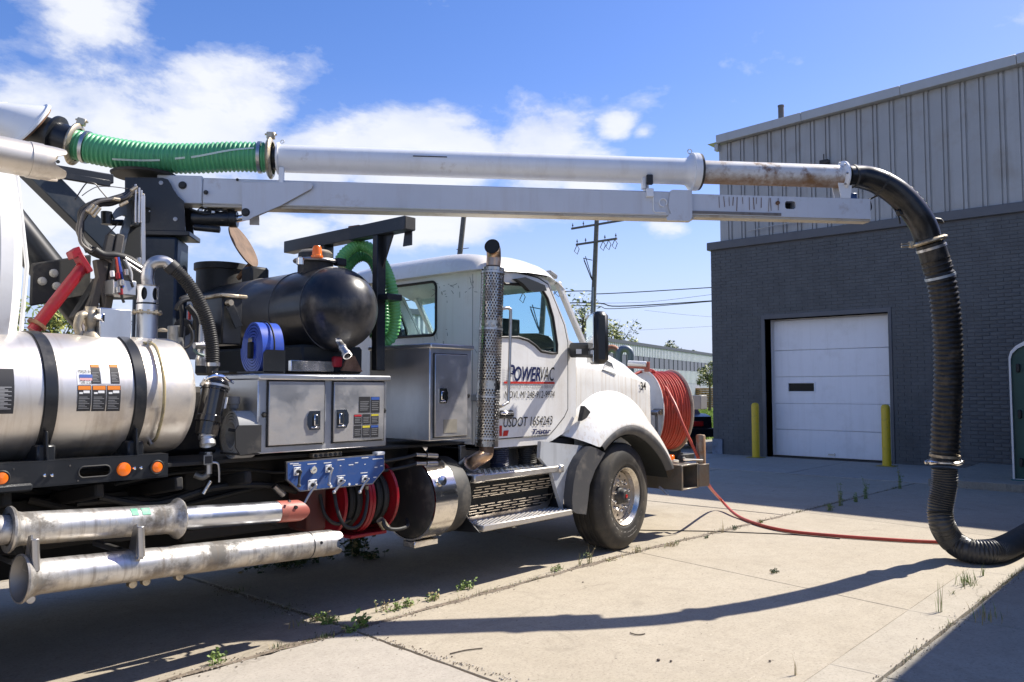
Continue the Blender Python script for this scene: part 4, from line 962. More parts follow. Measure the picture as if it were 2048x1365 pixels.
# mirror
mE = MB(); m0 = Vector((-0.697, -1.420, 2.310)); m1 = Vector((-0.702, -1.420, 1.831))
mE.ob((m0+m1)/2, (.055,-.045,0), (.094,.115,0), (0,0,(m0.z-m1.z)/2), .04); mE = mE.build('mirror', black, cabE)
cm = (m0+m1)/2
MB().ob(cm + Vector((-.0555,.0455,.06)), (.0025,-.002,0), (.075,.092,0), (0,0,.155), .002).build('mirror_glass', mirror, mE); MB().ob(cm + Vector((-.0555,.0455,-.17)), (.0025,-.002,0), (.075,.092,0), (0,0,.055), .002).build('mirror_glass', mirror, mE)
ma = Vector((-0.618, -1.040, 1.965)); MB().ob((ma + cm + Vector((0,0,-.10)))/2 + Vector((0,0,0)), (cm-ma)*.5 + Vector((0,0,-.06)), (.05,.02,0), (0,0,.07), .025).build('mirror_arm', black, cabE)
MB().ob(Vector((-0.666, -1.200, 1.954))+Vector((-.04,-.04,0)), (.035,-.035,0), (.002,.002,0), (0,0,.022)).build('arm_decal', whitem, cabE)
t = MB(); t.box(-.62,-.44,.99,1.5,1.9,1.98,.02); t.box(-.6,-.45,1.3,1.62,1.82,2.3,.03); t.build('mirror', black, cabE)

# ---------------- hood and fender
drip = mat('rain_streaked_white', (.85,.84,.80), .24, coat=.4, dirt=(.56,.47,.36), ds=1.8, da=.4, dth=.48, streak=.55, sc=(.50,.37,.22), sscale=(34,34,1.1), var=.03)
hoodE = empty('hood', (0,0,0)); hoodE.parent = TR
zc0, zc1 = 1.840, 1.677
ST = [(-.47,.965,1.05,1.85,2.17,.66), (-.1,.955,1.05,1.825,2.15,.66), (.25,.945,1.05,1.785,2.09,.66), (.55,.935,1.0,1.745,2.01,.68), (.80,.93,1.0,1.71,1.91,.72), (.95,.925,.98,1.685,1.785,.78), (1.0,.92,.95,1.655,1.70,.80)]
def hood(u, v):
    f = u*(len(ST)-1); i = min(int(f), len(ST)-2); q = f-i; a = [ST[i][k]*(1-q) + ST[i+1][k]*q for k in range(6)]
    x, yw, zl, zc, zt, ysh = a
    pts = [(yw+.01, zl), (yw, zc-.02), (yw-.008, zc), (ysh, zt-.035), (ysh*.78, zt), (0, zt+.02)]
    w = abs(v*2-1); sg = -1 if v < .5 else 1; ff = (1-w)*(len(pts)-1); j = min(int(ff), len(pts)-2); r_ = ff-j
    return (x, sg*(pts[j][0]*(1-r_)+pts[j+1][0]*r_), pts[j][1]*(1-r_)+pts[j+1][1]*r_)
MB().grid(hood, 24, 50).build('hood_shell', drip, hoodE, ang=40)
t = MB(); t.prism([(-.88,.95),(.88,.95),(.88,1.62),(.6,1.67),(-.6,1.67),(-.88,1.62)], (.985,0,0), (0,1,0), (0,0,1), .02); t.build('grille', mat('grille_dark', (.05,.05,.05), .4, .5), hoodE)
MB().box(-.50,-.40,-.96,.96,1.1,1.98,.02).build('cowl', white, hoodE)
text('number_decal', '34', (0.774, -0.940, 1.597), (1,.02,0), (0,0,1), .085, ink, hoodE, bold=.02)
# side vent grille on the shoulder
def on_hood(px_, py_):      # where the sight line meets the sloping shoulder of the hood
    y = -.96
    while y < -.5:
        p = U3(px_, py_, y); x = min(max(p.x, ST[0][0]), ST[-1][0]-.001); i = max(k for k in range(len(ST)-1) if ST[k][0] <= x); q = (x-ST[i][0])/(ST[i+1][0]-ST[i][0]); a = [ST[i][k]*(1-q)+ST[i+1][k]*q for k in range(6)]
        zs = a[3] + (a[4]-.035-a[3])*(a[1]+y)/(a[1]-a[5]) if -y < a[1] else -9
        if zs > p.z: return p
        y += .004
    return p
v0 = [on_hood(1204,742), on_hood(1212,722), on_hood(1223,729), on_hood(1230,751)]
vo = Vector((0,-.62,.78))
va = MB(); va.add([p + vo*.004 for p in v0], [(0,1,2,3)]); va.build('vent_dark_panel', dark, hoodE)  # flat dark panel standing in for the shade inside the vent
for k in range(8):
    f = (k+.5)/8; a = v0[0].lerp(v0[1], f) + vo*.007; b = v0[3].lerp(v0[2], f) + vo*.007; MB().bar(a, b, .006, .006).build('vent_bar', greyp, hoodE)
MB().tube([p + vo*.006 for p in v0], .007, 6, closed=True).build('vent_frame', greyp, hoodE)
# fender arch
WC = Vector((.12, 0, .53))
def fen(s, a0, a1, rows, adv=0):
    def fn(u, v):
        a = R(a0 + adv*v + (a1-a0-adv*v)*u); f = v*(len(rows)-1); i = min(int(f), len(rows)-2); q = f-i
        q = q*q*(3-2*q) if False else q
        r_ = rows[i][0]*(1-q) + rows[i+1][0]*q; y = rows[i][1]*(1-q) + rows[i+1][1]*q
        ex = 1 + (.30 - .26*v*(1 if adv else 0))*max(0, math.cos(a))**2 + (.17 - .15*v*(1 if adv else 0))*max(0,-math.cos(a))**2
        sq = 1.0
        return (WC.x + r_*ex*math.cos(a), s*y, WC.z + r_*sq*math.sin(a))
    return fn
for s in (-1, 1):
    rows = [(.70,1.222),(.71,1.232),(.722,1.232),(.75,1.222),(.80,1.195),(.86,1.145),(.92,1.085),(.98,1.02),(1.04,.965),(1.10,.915)]
    MB().grid(fen(s, 131, 18, rows, 12), 44, 18).build('fender', drip, hoodE, ang=60)
    MB().grid(fen(s, 131, 19, [(.615,1.19),(.632,1.234),(.67,1.242),(.700,1.240),(.712,1.226)]), 44, 3).build('wheel_arch_lip', lipp, hoodE, ang=60)
    MB().grid(fen(s, 160, 12, [(.61,1.20),(.63,.75),(.66,.55)]), 24, 2).build('wheel_well', dark, hoodE)
MB().ob(Vector((0.180, -1.100, 1.363)), (.055,0,0), (0,.03,0), (0,0,.018), .008).build('marker_lamp', greyp, hoodE)
MB().ob(Vector((0.150, -1.120, 1.364)) + Vector((0,-.012,0)), (.038,0,0), (0,.012,0), (0,0,.010), .004).build('lamp_lens', whitem, hoodE)
MB().ob(Vector((1.098, -1.100, 0.854)), (.035,0,0), (0,.05,0), (0,0,.028), .01).build('turn_signal', orange, hoodE)

# latch and bracket behind the fender
t = MB(); t.prism([(-0.531, 1.300),(-0.482, 1.443),(-0.385, 1.383),(-0.451, 1.327)], (0,-1.06,0), (1,0,0), (0,0,1), .05); t.build('hood_latch', blackd, hoodE)
# panel below the door front and black mudflap arch
t = MB(); t.prism([(-1.155, 1.137),(-0.523, 1.064),(-0.682, 0.924),(-0.791, 0.772),(-0.830, 0.594),(-0.838, 0.486),(-0.926, 0.671),(-1.006, 0.857),(-1.170, 0.992)], (0,-1.12,0), (1,0,0), (0,0,1), -.04); t.build('cab_skirt', mat('light_grey_plastic', (.48,.50,.52), .4, dirt=(.3,.26,.2), ds=3, da=.5, streak=.2), TR)
o_ = [(-0.539, 1.065),(-0.682, 0.971),(-0.760, 0.884),(-0.806, 0.750),(-0.830, 0.616),(-0.823, 0.494),(-0.763, 0.464),(-0.616, 0.438),(-0.584, 0.569),(-0.559, 0.706),(-0.469, 0.839),(-0.303, 0.990),(-0.443, 1.041)]
t = MB(); t.prism(o_, (0,-1.22,0), (1,0,0), (0,0,1), -.10); t.build('mudguard', lipp, TR)

# ---------------- exhaust stack with perforated shield
st = empty('exhaust_stack', (-1.835,-1.09,1.12)); st.parent = TR; st.rotation_euler = (0, R(2.9), 0)
sx, sy, sr, z0, z1 = -1.835, -1.09, .0985, 1.125, 2.633
mb = MB(); NC, NR = 26, 66; hz0 = (z1-z0)/NR
for r in range(NR):
    for c in range(NC):
        off = .5*(r % 2); a0 = 2*PI*(c+off)/NC; a1 = 2*PI*(c+1+off)/NC
        def sp(fx, fz): a = a0 + (a1-a0)*fx; return (sx + sr*math.cos(a), sy + sr*math.sin(a), z0 + hz0*(r+fz))
        q4 = [sp(0,0), sp(1,0), sp(1,1), sp(0,1)]
        blank = (r % 22) in (0, 1, 21)
        if blank: mb.add(q4, [(0,1,2,3)]); continue
        h6 = [sp(.5+.33*math.cos(R(45+60*k)), .5+.36*math.sin(R(45+60*k))) for k in range(6)]
        mb.add(q4 + h6, [(1,2,4,9),(2,3,5,4),(3,6,5),(3,0,7,6),(0,8,7),(0,1,9,8)])
mb.build('heat_shield', mat('shield_chrome', (.42,.39,.35), .2, 1.0, dirt=(.20,.14,.09), ds=6, da=.6, dth=.5), st, smooth=False)
MB().cyl((sx,sy,z0-.05),(sx,sy,z1+.02), .063, 20).build('exhaust_pipe', mat('sooty_steel', (.16,.11,.08), .5, .7, dirt=(.05,.04,.03), ds=9, da=.7), st)
tp = cat([(sx,sy,z1-.02), (sx+.005,sy,z1+.05), (sx+.005,sy,2.738), (sx-.025,sy-.02,2.790), (sx-.075,sy-.05,2.804)], 6)
MB().tube(tp, [.062]*(len(tp)-2) + [.064,.066], 22, caps=False).build('exhaust_tip', copper, st)
MB().tube([tp[-4], tp[-1]+Vector((0,0,-.002))], .058, 20, caps=True).build('tip_bore', dark, st)
bl_ = cat([(sx,sy,z0+.02), (sx,sy,z0-.05), (-1.854, -1.080, 1.049), (-1.891, -1.000, 0.993), (-1.867, -0.900, 0.940)], 6)
MB().tube(bl_, .060, 22).build('exhaust_elbow', copper, st)
MB().tube([Vector((-1.895, -0.980, 0.984)), Vector((-1.879, -0.900, 0.940))], .074, 22).build('elbow_clamp', steel, st)
for z in (z0+.06, z1-.05, (z0+z1)/2+.22, (z0+z1)/2-.35): MB().lathe((sx,sy,z),(0,0,1),[(0,sr+.001),(0,sr+.004),(.018,sr+.004),(.018,sr+.001)],30,cap=False).build('shield_band', steel, st)
MB().box(sx-.03,sx+.03,sy+.09,-.9,1.5,1.56,.005).build('stack_bracket', steel, st)

# ---------------- steps and battery/aftertreatment box
q0 = Vector((-2.026, -1.120, 0.884)); q1 = Vector((-0.852, -1.120, 0.922)); zt = (q0.z+q1.z)/2; zb = (0.844+0.844)/2
dia = mat('tread_plate', (.62,.60,.57), .42, .9, dirt=(.32,.26,.19), ds=4, da=.5, dth=.5)
XL, XRt = q0.x, q1.x
SE = empty('step_box', (XL,-1.1,.4)); SE.parent = TR
t = MB(); t.box(XL, XRt, -1.13, -.60, zb, zt, .010); t.build('upper_step', dia, SE)
stud = MB()
for i in range(34):
    for j in range(14):
        x = XL+.03+i*.035; y = -1.11+j*.036
        if x > XRt-.02: continue
        d_ = .010 if (i+j) % 2 else 0; a = PI/4 if (i+j) % 2 else -PI/4
        stud.ob((x,y,zt+.001),(.012*math.cos(a),.012*math.sin(a),0),(-.003*math.sin(a),.003*math.cos(a),0),(0,0,.002))
for i in range(int((XRt-XL)/.03)): stud.ob((XL+.02+i*.03, -1.131, zt-.02-.02*(i%2)),(.008,0,.006 if i % 2 else -.006),(0,.002,0),(-.002,0,.003)) if False else None
o = stud.build('upper_step_studs', dia, SE, smooth=False); o['kind'] = 'stuff'
for a, c in ((XL-.005, XL+.13), (XRt-.06, XRt+.01)): MB().box(a, c, -1.145, -.62, zb-.004, zt+.008, .012).build('step_end_cap', dia, SE)
lz1 = 0.555; 
L0 = Vector((-2.006, -1.220, 0.457)); L1 = Vector((-0.823, -1.220, 0.457)); lz0 = (L0.z+L1.z)/2; lz1 = lz0 + .052
t = MB(); t.box(L0.x, L1.x, -1.22, -.93, lz0, lz1, .008); t.build('lower_step', dia, SE)
stud = MB()
for i in range(34):
    for j in range(7):
        x = L0.x+.03+i*.035
        if x > L1.x-.02: continue
        stud.lathe((x, -1.20+j*.036+(.018 if i % 2 else 0), lz1), (0,0,1), [(0,.011),(.005,.008)], 8, cap=True)
o = stud.build('lower_step_studs', dia, SE, smooth=False); o['kind'] = 'stuff'
# slotted panel between the steps, leaning inward towards the bottom
T0 = Vector((XL+.01,-1.105,zb-.012)); T1 = Vector((XRt-.02,-1.105,zb-.012)); B0_ = Vector((L0.x-.02,-1.0,lz1+.0)); hgt = (T0.z-B0_.z); wid = T1.x-T0.x
ev = (B0_-Vector((T0.x+.0,T0.y,T0.z))); ev.x = 0; evn = ev.normalized(); hl = ev.length
holes = []
for r, fz in enumerate((.10,.17,.24,.31,.36, .58,.65,.72,.79,.85)):
    w = wid/5.1; k = 0
    for c in range(6):
        x = .05 + c*(wid-.08)/5.2 + (r % 2)*-.09 + (.1 if r % 2 == 0 else 0)*0
        a = max(.035, x); b = min(wid-.03, x + (wid-.08)/5.2 - .035)
        if b - a > .05: holes.append([(a, hl*fz), (b, hl*fz), (b, hl*(fz)+.0075), (a, hl*(fz)+.0075)])
t = MB(); t.prism([(0,0),(wid,0),(wid-.01,hl*.5),(wid-.05,hl),(.05,hl),(-.02,hl*.45)], T0, (1,0,0), evn, .006 if Vector((1,0,0)).cross(evn).y > 0 else -.006, holes=holes)
t.build('slotted_panel', mat('stained_aluminium', (.42,.38,.33), .42, .9, var=.15, dirt=(.26,.20,.14), ds=4, da=.6), SE)
MB().box(XL+.05, XRt-.05, -1.0, -.45, lz1, zb-.01, .01).build('box_core', dark, SE)
t = MB(); t.prism([(-1.12,zt-.01),(-1.0,.6),(-1.21,lz0),(-.5,lz0-.05),(-.5,zt-.01)], (XL-.006,0,0), (0,1,0), (0,0,1), -.012); t.build('side_plate', black, SE)
t = MB(); t.prism([(-1.10,zb),(-1.02,.6),(-1.20,lz1),(-.5,lz0),(-.5,zb)], (XRt+.01,0,0), (0,1,0), (0,0,1), .01); t.build('side_plate', black, SE)
for px_ in (1010, 1090): q = Vector(U3(px_,1072,-1.0)); MB().box(q.x-.12,q.x+.08,-1.05,-.7,lz0-.05,lz0-.005,.01).build('step_bracket', under, SE)
# checker panel behind the steps and two coiled air hoses
MB().box(-1.85,-.75,-.80,-.77,zt,1.12,.004).build('tread_backing', mat('backing_tread', (.35,.34,.33), .45, .8, bump=.6, bs=50, dirt=(.2,.16,.12), ds=5, da=.5), TR)
for (x, dx) in ((-1.50,.0), (-1.12,.0)):
    pts = [(x + .085*math.cos(a), -.93 + .07*math.sin(a), zt+.02 + .012*a/ (2*PI)*1.5) for a in [k*PI/8 for k in range(16*10)]]
    MB().tube(pts, .0095, 6).build('coiled_air_hose', rubber if x > -1.3 else mat('blue_black_hose', (.02,.025,.05), .4), TR)

# ---------------- fuel tank
fx0 = -2.527; fz = .745; fr2 = .325
fe = empty('fuel_tank', (fx0,-.88,.42)); fe.parent = TR
MB().lathe((fx0,-.88,fz),(1,0,0),[(0,0),(-.012,.2),(0,.285),(.012,.305),(.02,.310),(.40,.310),(.42,.30),(.43,0)],56).build('tank_shell', blackd, fe)
MB().lathe((fx0+.012,-.88,fz),(1,0,0),[(0,.312),(0,fr2),(.235,fr2),(.235,.312)],64,cap=False).build('wrap_band', polish, fe)
MB().box(fx0+.0,fx0+.25,-.98,-.84,fz-fr2-.05,fz-fr2+.0,.006).build('band_foot', polish, fe)
q = Vector((-2.434, -1.190, 0.899)); MB().lathe((q.x,-1.175,q.z),(0,-1,.25),[(0,.035),(.02,.04),(.022,.03),(.03,0)],20).build('filler_cap', polish, fe)
# quick couplings above the tank
for py in (910, 928):
    a = Vector((-2.640, -1.100, 4.655)) if False else None
    c0 = Vector(U3(832,py,-1.05)); c1 = Vector(U3(874,py+(2 if py < 920 else -1),-1.05))
    MB().cyl(c0, c0.lerp(c1,.45), .016, 12, .003).build('coupling', steel, TR); MB().cyl(c0.lerp(c1,.5), c1, .021, 12, .003).build('coupling', steel, TR)
    MB().tube(cat([c0, c0 + Vector((-.12,.02,-.02)), c0 + Vector((-.35,.1,-.04)), c0 + Vector((-.7,.15,.0))],5), .013, 8).build('hose_line', rubber, TR)

# ---------------- tall tool box behind the cab
tx0, tx1, tz0, tz1 = -2.564, -2.128, 1.208, 1.925
tb = empty('tall_tool_box', (tx0,-.85,tz0)); tb.parent = TR
MB().box(tx0, tx1+.02, -1.18, -.45, tz0, tz1, .006).build('box_body', alub, tb)
MB().box(tx0-.012, tx1+.03, -1.205, -.44, tz1-.005, tz1+.028, .006).build('lid_flange', alub, tb)
dx0, dx1, dz0, dz1 = -2.523, -2.170, 1.236, 1.874
d_ = MB().box(dx0,dx1,-1.198,-1.178,dz0,dz1,.004).build('door', alubs, tb)
MB().tube([(dx0-.004,-1.184,dz0-.004),(dx1+.004,-1.184,dz0-.004),(dx1+.004,-1.184,dz1+.004),(dx0-.004,-1.184,dz1+.004)], .0055, 6, closed=True).build('door_gasket', gasket, d_)
def latch(c, parent, w=.085, h=.12, flip=1):
    c = Vector(c); e = MB(); e.prism([(-w/2*flip,-h/2),(w/2*flip,-h/2),(w/2*flip,h/2),(-w/2*flip,h/2),(-w*.72*flip,h*.22),(-w*.72*flip,-h*.22)][::flip], c, (1,0,0), (0,0,1), .006); o = e.build('latch', chrome, parent)
    MB().prism(rr(w*.62,h*.72,.006,w*.08*flip,0), c + Vector((0,-.0065,0)), (1,0,0), (0,0,1), -.004 if False else .003).build('latch_pocket', dark, o)
    MB().box(c.x+w*.08*flip-.016,c.x+w*.08*flip+.016,c.y-.016,c.y-.006,c.z-h*.28,c.z+h*.30,.004).build('latch_paddle', chrome, o)
    MB().box(c.x-w*.3,c.x+w*.4,c.y-.014,c.y-.004,c.z-h*.42,c.z-h*.34,.003).build('latch_lip', chrome, o)
latch((-2.448, -1.199, 1.552), tb, .075, .115, -1)
MB().box(-2.460 if False else -2.436, -2.290, -1.2005, -1.1985, 1.264, 1.369).build('faded_label', mat('faded_label_tan', (.30,.27,.21), .6, var=.3, vs=12), d_)
t = MB(); t.bolt((-2.144, -1.182, 1.550), (0,-1,0), .012, .01); t.build('door_stop', rubber, tb)

# ---------------- two door tool box
bx0, bx1, bz0, bz1 = -4.028, -2.99, 1.196, 1.690
bb = empty('tool_box', (bx0,-.9,bz0)); bb.parent = TR
MB().box(bx0, bx1, -1.185, -.72, bz0, bz1, .006).build('box_body', alub, bb)
MB().box(bx0-.012, bx1+.018, -1.215, -.70, bz1-.028, bz1+.008, .008).build('lid_edge', alub, bb)
for (a, b_, fl, lpx) in (((536,764),(647,890),-1,(629,841)), ((666,763),(766,882),1,(682,838))):
    xa, xb = U3(a[0],800,-1.19)[0], U3(b_[0],800,-1.19)[0]; za, zb_ = 1.245, 1.652
    d_ = MB().box(xa,xb,-1.203,-1.184,za,zb_,.004).build('door', alubs, bb)
    MB().tube([(xa-.005,-1.19,za-.005),(xb+.005,-1.19,za-.005),(xb+.005,-1.19,zb_+.005),(xa-.005,-1.19,zb_+.005)], .0065, 6, closed=True).build('door_gasket', gasket, d_)
    latch(U3(*lpx,-1.204), bb, .085, .125, 1 if fl < 0 else -1)
for px_ in (528, 768): t = MB(); t.bolt(U3(px_,830 if px_ < 600 else 822,-1.187), (0,-1,0), .013, .01); t.build('door_stop', rubber, bb)
# safety labels on the right door
def lab(px0, px1, py0, py1, m, parent=bb, y=-1.2035, name='safety_label', head=None, rowsn=5):
    a = Vector(U3(px0,py0,y)); b = Vector(U3(px1,py1,y)); c = Vector(U3(px0,py1,y)); xa, xb = a.x, b.x; z1_, z0_ = a.z, c.z
    o = MB().box(xa,xb,y-.001,y,z0_,z1_).build(name, m, parent)
    if head: MB().box(xa+.002,xb-.002,y-.0016,y-.001,z1_-(z1_-z0_)*.2,z1_-.002).build('label_header', head, o) if parent is TR else MB().box(xa+.002,xb-.002,y-.0016,y-.001,z1_-(z1_-z0_)*.2,z1_-.002).build('label_header', head, o)
    r_ = MB()
    for i in range(rowsn):
        z = z1_-(z1_-z0_)*(.30+.62*i/rowsn); r_.box(xa+(xb-xa)*.1, xb-(xb-xa)*(.1+.2*((i*7)%3)/3), y-.0015, y-.001, z-.0022*1.5, z)
    r_.build('label_lines', greyl, o); return o
lab(718,740,794,826, blackl, rowsn=6); lab(742,759,794,826, blackl, head=bluel, rowsn=5)
for i, (m1_, m2_) in enumerate(((redl2,None),(None,None),(yellowl,None))): lab(708+17*i, 723+17*i, 829.5-i*.6, 850-i*.6, blackl, head=m1_, rowsn=4)
for i, m1_ in enumerate((None, yellowl, bluel)): lab(707.5+17*i, 722.5+17*i, 852-i*.6, 876-i*.6, blackl, head=m1_, rowsn=4)

# ---------------- blue control panel
pe = empty('control_panel', (-3.8,-1.2,.93)); pe.parent = TR
def pq(px, py): v = U3(px, py, -1.2); return (v[0], v[2])
out_ = [pq(573,960),pq(573,924),pq(769,908),pq(769,940),pq(745,969),pq(600,984)]
MB().prism(out_, (0,-1.2,0), (1,0,0), (0,0,1), -.02).build('panel_plate', steel, pe)
MB().prism(grow(out_,-.008), (0,-1.2,0), (1,0,0), (0,0,1), .0035).build('panel_face', bluep, pe)
t = MB(); q = Vector(U3(762,907,-1.2)); t.box(q.x-.04,q.x+.03,-1.21,-1.15,q.z-.012,q.z+.012,.004); t.build('panel_tab', whitem, pe)
def valve(px, py, sz, hx, hy, mh=steel, big=False):
    c = Vector(U3(px,py,-1.204)); v = MB().box(c.x-sz,c.x+sz,c.y-.006,c.y,c.z-sz,c.z+sz,.002).build('valve_plate', whitem, pe)
    for dx in (-1,1):
        for dz in (-1,1): MB().cyl(c + Vector((dx*sz*.72,-.004,dz*sz*.72)), c + Vector((dx*sz*.72,-.012,dz*sz*.72)), sz*.16, 6).build('screw', steel, v)
    MB().cyl(c + Vector((0,-.004,0)), c + Vector((0,-.035,0)), sz*.42, 14, .004).build('valve_stem', blackd, v)
    e_ = Vector(U3(hx,hy,-1.26)); MB().tube(cat([c + Vector((0,-.03,0)), c + Vector((.0,-.045,0)), c.lerp(e_,.35) + Vector((0,-.02,0)), e_],4), .0085, 8).build('lever', mh, v)
    MB().lathe(e_ - Vector((0,0,.012)), (0,0,1), [(0,.002),(.004,.011),(.013,.014),(.022,.010),(.026,.0)], 10).build('lever_knob', mh, v)
valve(594,943,.026,598,972,blackd); valve(656.5,937.5,.025,658.5,969); valve(624,970,.034,606,1012); valve(680.5,962,.024,668,985); valve(728.5,958,.023,719.5,985)
c = Vector(U3(625,940,-1.204)); gq = MB().cyl(c, c + Vector((0,-.02,0)), .026, 24, .003).build('gauge', chrome, pe); MB().cyl(c + Vector((0,-.0205,0)), c + Vector((0,-.022,0)), .021, 24).build('gauge_face', mat('gauge_dial', (.55,.53,.45), .4), gq); MB().bar(c + Vector((-.006,-.023,0)), c + Vector((.012,-.023,.004)), .003, .002).build('gauge_needle', ink, gq)
for px_, py_ in ((661.5,973),(698,969)): c = Vector(U3(px_,py_,-1.204)); MB().lathe(c,(0,-1,0),[(0,.009),(.006,.009),(.006,.004)],14).build('port', whitem, pe)
for px_, py_, w_ in ((702,930,.02),(713,926,.014),(682,920,.03),(730,916,.03),(755,918,.045),(583,928,.012),(592,928,.02),(624,928,.035),(655,926,.03),(682,952,.035),(728,946,.03),(594,935-4,.03),(713,969,.01),(750,955,.014),(752,935,.012),(763,932,.01),(681,932,.006),(730,929,.006)):
    c = Vector(U3(px_,py_,-1.2042)); MB().box(c.x-w_,c.x+w_,c.y-.0005,c.y,c.z-.0028,c.z+.0028).build('panel_marking', whitem, pe)
t = MB(); a = Vector(U3(622,912,-1.12)); b = Vector(U3(680,907,-1.12)); t.bar(a,b,.05,.03,.003); t.build('manifold', zinc, pe)
for k in range(6): c = a.lerp(b,(k+.5)/6); MB().cyl(c+Vector((0,-.02,0)), c+Vector((0,-.034,0)), .011, 10).build('manifold_port', blackd, pe)

# ---------------- red hose reels under the panel
for (xa, xb) in ((-3.27,-3.05), (-3.02,-2.80)):
    e_ = empty('small_hose_reel', (xa,-.9,.5)); e_.parent = TR; c = Vector((0,-.84,.80))
    for x in (xa, xb): MB().lathe((x,c.y,c.z),(1,0,0),[(-.006,.05),(-.006,.245),(-.012,.25),(-.012,.26),(.012,.26),(.012,.25),(.006,.245),(.006,.05)],44,cap=False).build('flange', redp, e_)
    MB().cyl((xa,c.y,c.z),(xb,c.y,c.z),.12,28).build('drum', redp, e_)
    for k in range(6):
        x = xa + .03 + k*(xb-xa-.06)/5; MB().lathe((x,c.y,c.z),(1,0,0),[(-.018,.125),(-.016,.20-.02*(k%2)),(0,.215-.02*(k%2)),(.016,.20-.02*(k%2)),(.018,.125)],32,cap=False).build('wound_hose', rubber, e_)
MB().box(-3.15,-2.82,-1.0,-.7,.53,.555,.006).build('reel_base', redp, TR)
MB().box(-3.52,-3.36,-1.0,-.75,.62,.98,.02).build('motor_housing', mat('maroon_paint', (.10,.025,.02), .5, dirt=(.08,.06,.05), ds=6, da=.6), TR)
for d0, d1, d2 in (((675,990),(690,1060),(722,1030)), ((700,985),(690,1058),(730,985))):
    MB().tube(cat([(-3.378, -1.100, 0.893), (-3.380, -1.150, 0.762), (-3.335, -1.170, 0.667), (-3.241, -1.170, 0.645), (-3.172, -1.170, 0.706), (-3.127, -1.150, 0.839), (-3.106, -1.100, 0.903)] if d0[0] == 675 else [(-3.422, -1.000, 0.872), (-3.414, -1.050, 0.739), (-3.321, -1.050, 0.666), (-3.163, -1.000, 0.670)],6), .013, 10).build('looped_hose', rubber, TR)
MB().cyl((-3.109, -1.120, 0.915), (-3.112, -1.120, 0.852), .012, 10).build('brass_fitting', brass, TR); MB().cyl((-3.120, -1.130, 0.854), (-3.119, -1.130, 0.776), .006, 8).build('crimp', steel, TR)
MB().tube(cat([(-2.948, -1.100, 0.654), (-2.931, -1.120, 0.597), (-2.822, -1.120, 0.572), (-2.707, -1.100, 0.581), (-2.635, -1.000, 0.607)],5), .014, 10).build('drain_hose', rubber, TR)
MB().cyl((-2.907, -1.080, 0.593), (-2.954, -1.080, 0.653), .03, 12).build('drain_valve', brass, TR)
# ---------------- black perforated bar with lamps
be = empty('lamp_bar', (-4.6,-1.2,1.1)); be.parent = TR
zt_, zb_ = 1.236, 1.104; xe = -4.601
slot = rr(-4.919--5.082, .058, .028, (-4.919+-5.082)/2, 1.165)
MB().prism([(-6.4,zb_),(xe,zb_),(xe,zt_),(-6.4,zt_)], (0,-1.2,0), (1,0,0), (0,0,1), -.012, holes=[slot]).build('bar_plate', black, be)
MB().tube([(p[0],-1.202,p[1]) for p in slot], .004, 6, closed=True).build('slot_edge', blackd, be)
MB().box(-6.4, xe, -1.2, -1.10, zt_-.012, zt_, .003).build('bar_flange', black, be); MB().box(-6.4,xe,-1.2,-1.10,zb_,zb_+.012,.003).build('bar_flange', black, be)
for (px_, py_, r_, ring) in ((247,939,.037,0),(313,934.5,.030,1),(2,957,.030,1)):
    c = Vector(U3(px_,py_,-1.2)); 
    if ring: MB().lathe(c,(0,-1,0),[(0,.040),(.010,.040),(.014,.036),(.012,.031),(0,.031)],28,cap=False).build('lamp_grommet', rubber, be); MB().tube([c + Vector((.0385*math.cos(a),-.012,.0385*math.sin(a))) for a in [R(k*12-60) for k in range(14)]], .0025, 6).build('grommet_highlight', steel, be) if False else None
    MB().lathe(c,(0,-1,0),[(0,r_),(.008,r_),(.014,r_*.93),(.018,r_*.5),(.019,0)],28).build('orange_lamp' if ring else 'orange_reflector', orange, be)
for px_, py_ in ((88,951),(103,951),(268,937),(281,936)):
    c = Vector(U3(px_,py_,-1.2)); MB().lathe(c,(0,-1,0),[(0,.011),(.006,.011),(.013,.007),(.015,0)],14).build('bolt', chrome, be)
for px_, py_ in ((27,939),(140,932),(12,974),(156,962),(220,957),(328,925)):
    c = Vector(U3(px_,py_,-1.2)); MB().lathe(c,(0,-1,0),[(0.0,.005),(.002,.004)],8).build('rivet', blackd, be)

# ---------------- long aluminium tank
ty, tz, tr_ = -.85, 1.565, .348
te = empty('aluminium_tank', (-5,-.85,1.2)); te.parent = TR
xE = -4.422
MB().lathe((-7.6,ty,tz),(1,0,0),[(0,0),(.02,.28),(.05,.33),(.09,tr_),(xE+7.6-.06,tr_),(xE+7.6-.022,tr_-.010),(xE+7.6-.004,tr_-.035),(xE+7.6+.006,tr_-.10),(xE+7.6+.012,0)],96).build('tank_shell', alu, te, ang=60)
for px_ in (103, 282):
    xm = Vector(U3(px_,790,-1.2)).x; st_ = MB().lathe((xm-.028,ty,tz),(1,0,0),[(0,tr_+.001),(0,tr_+.008),(.056,tr_+.008),(.056,tr_+.001)],96,cap=False).build('strap', black, te)
    MB().lathe((xm-.034,ty,tz),(1,0,0),[(0,tr_+.0005),(0,tr_+.0035),(.068,tr_+.0035),(.068,tr_+.0005)],96,cap=False).build('strap_liner', rubber, st_)
    MB().box(xm-.045,xm+.045,-1.16,-1.0,tz-.36,tz-.25,.01).build('strap_bracket', black, te); MB().bar((xm,-1.16,tz-.37),(xm-.01,-1.16,tz-.18),.05,.012,.003).build('strap_bolt', black, te)
    MB().box(xm-.05,xm+.05,-1.09,-.5,1.13,1.24,.01).build('saddle', black, te)
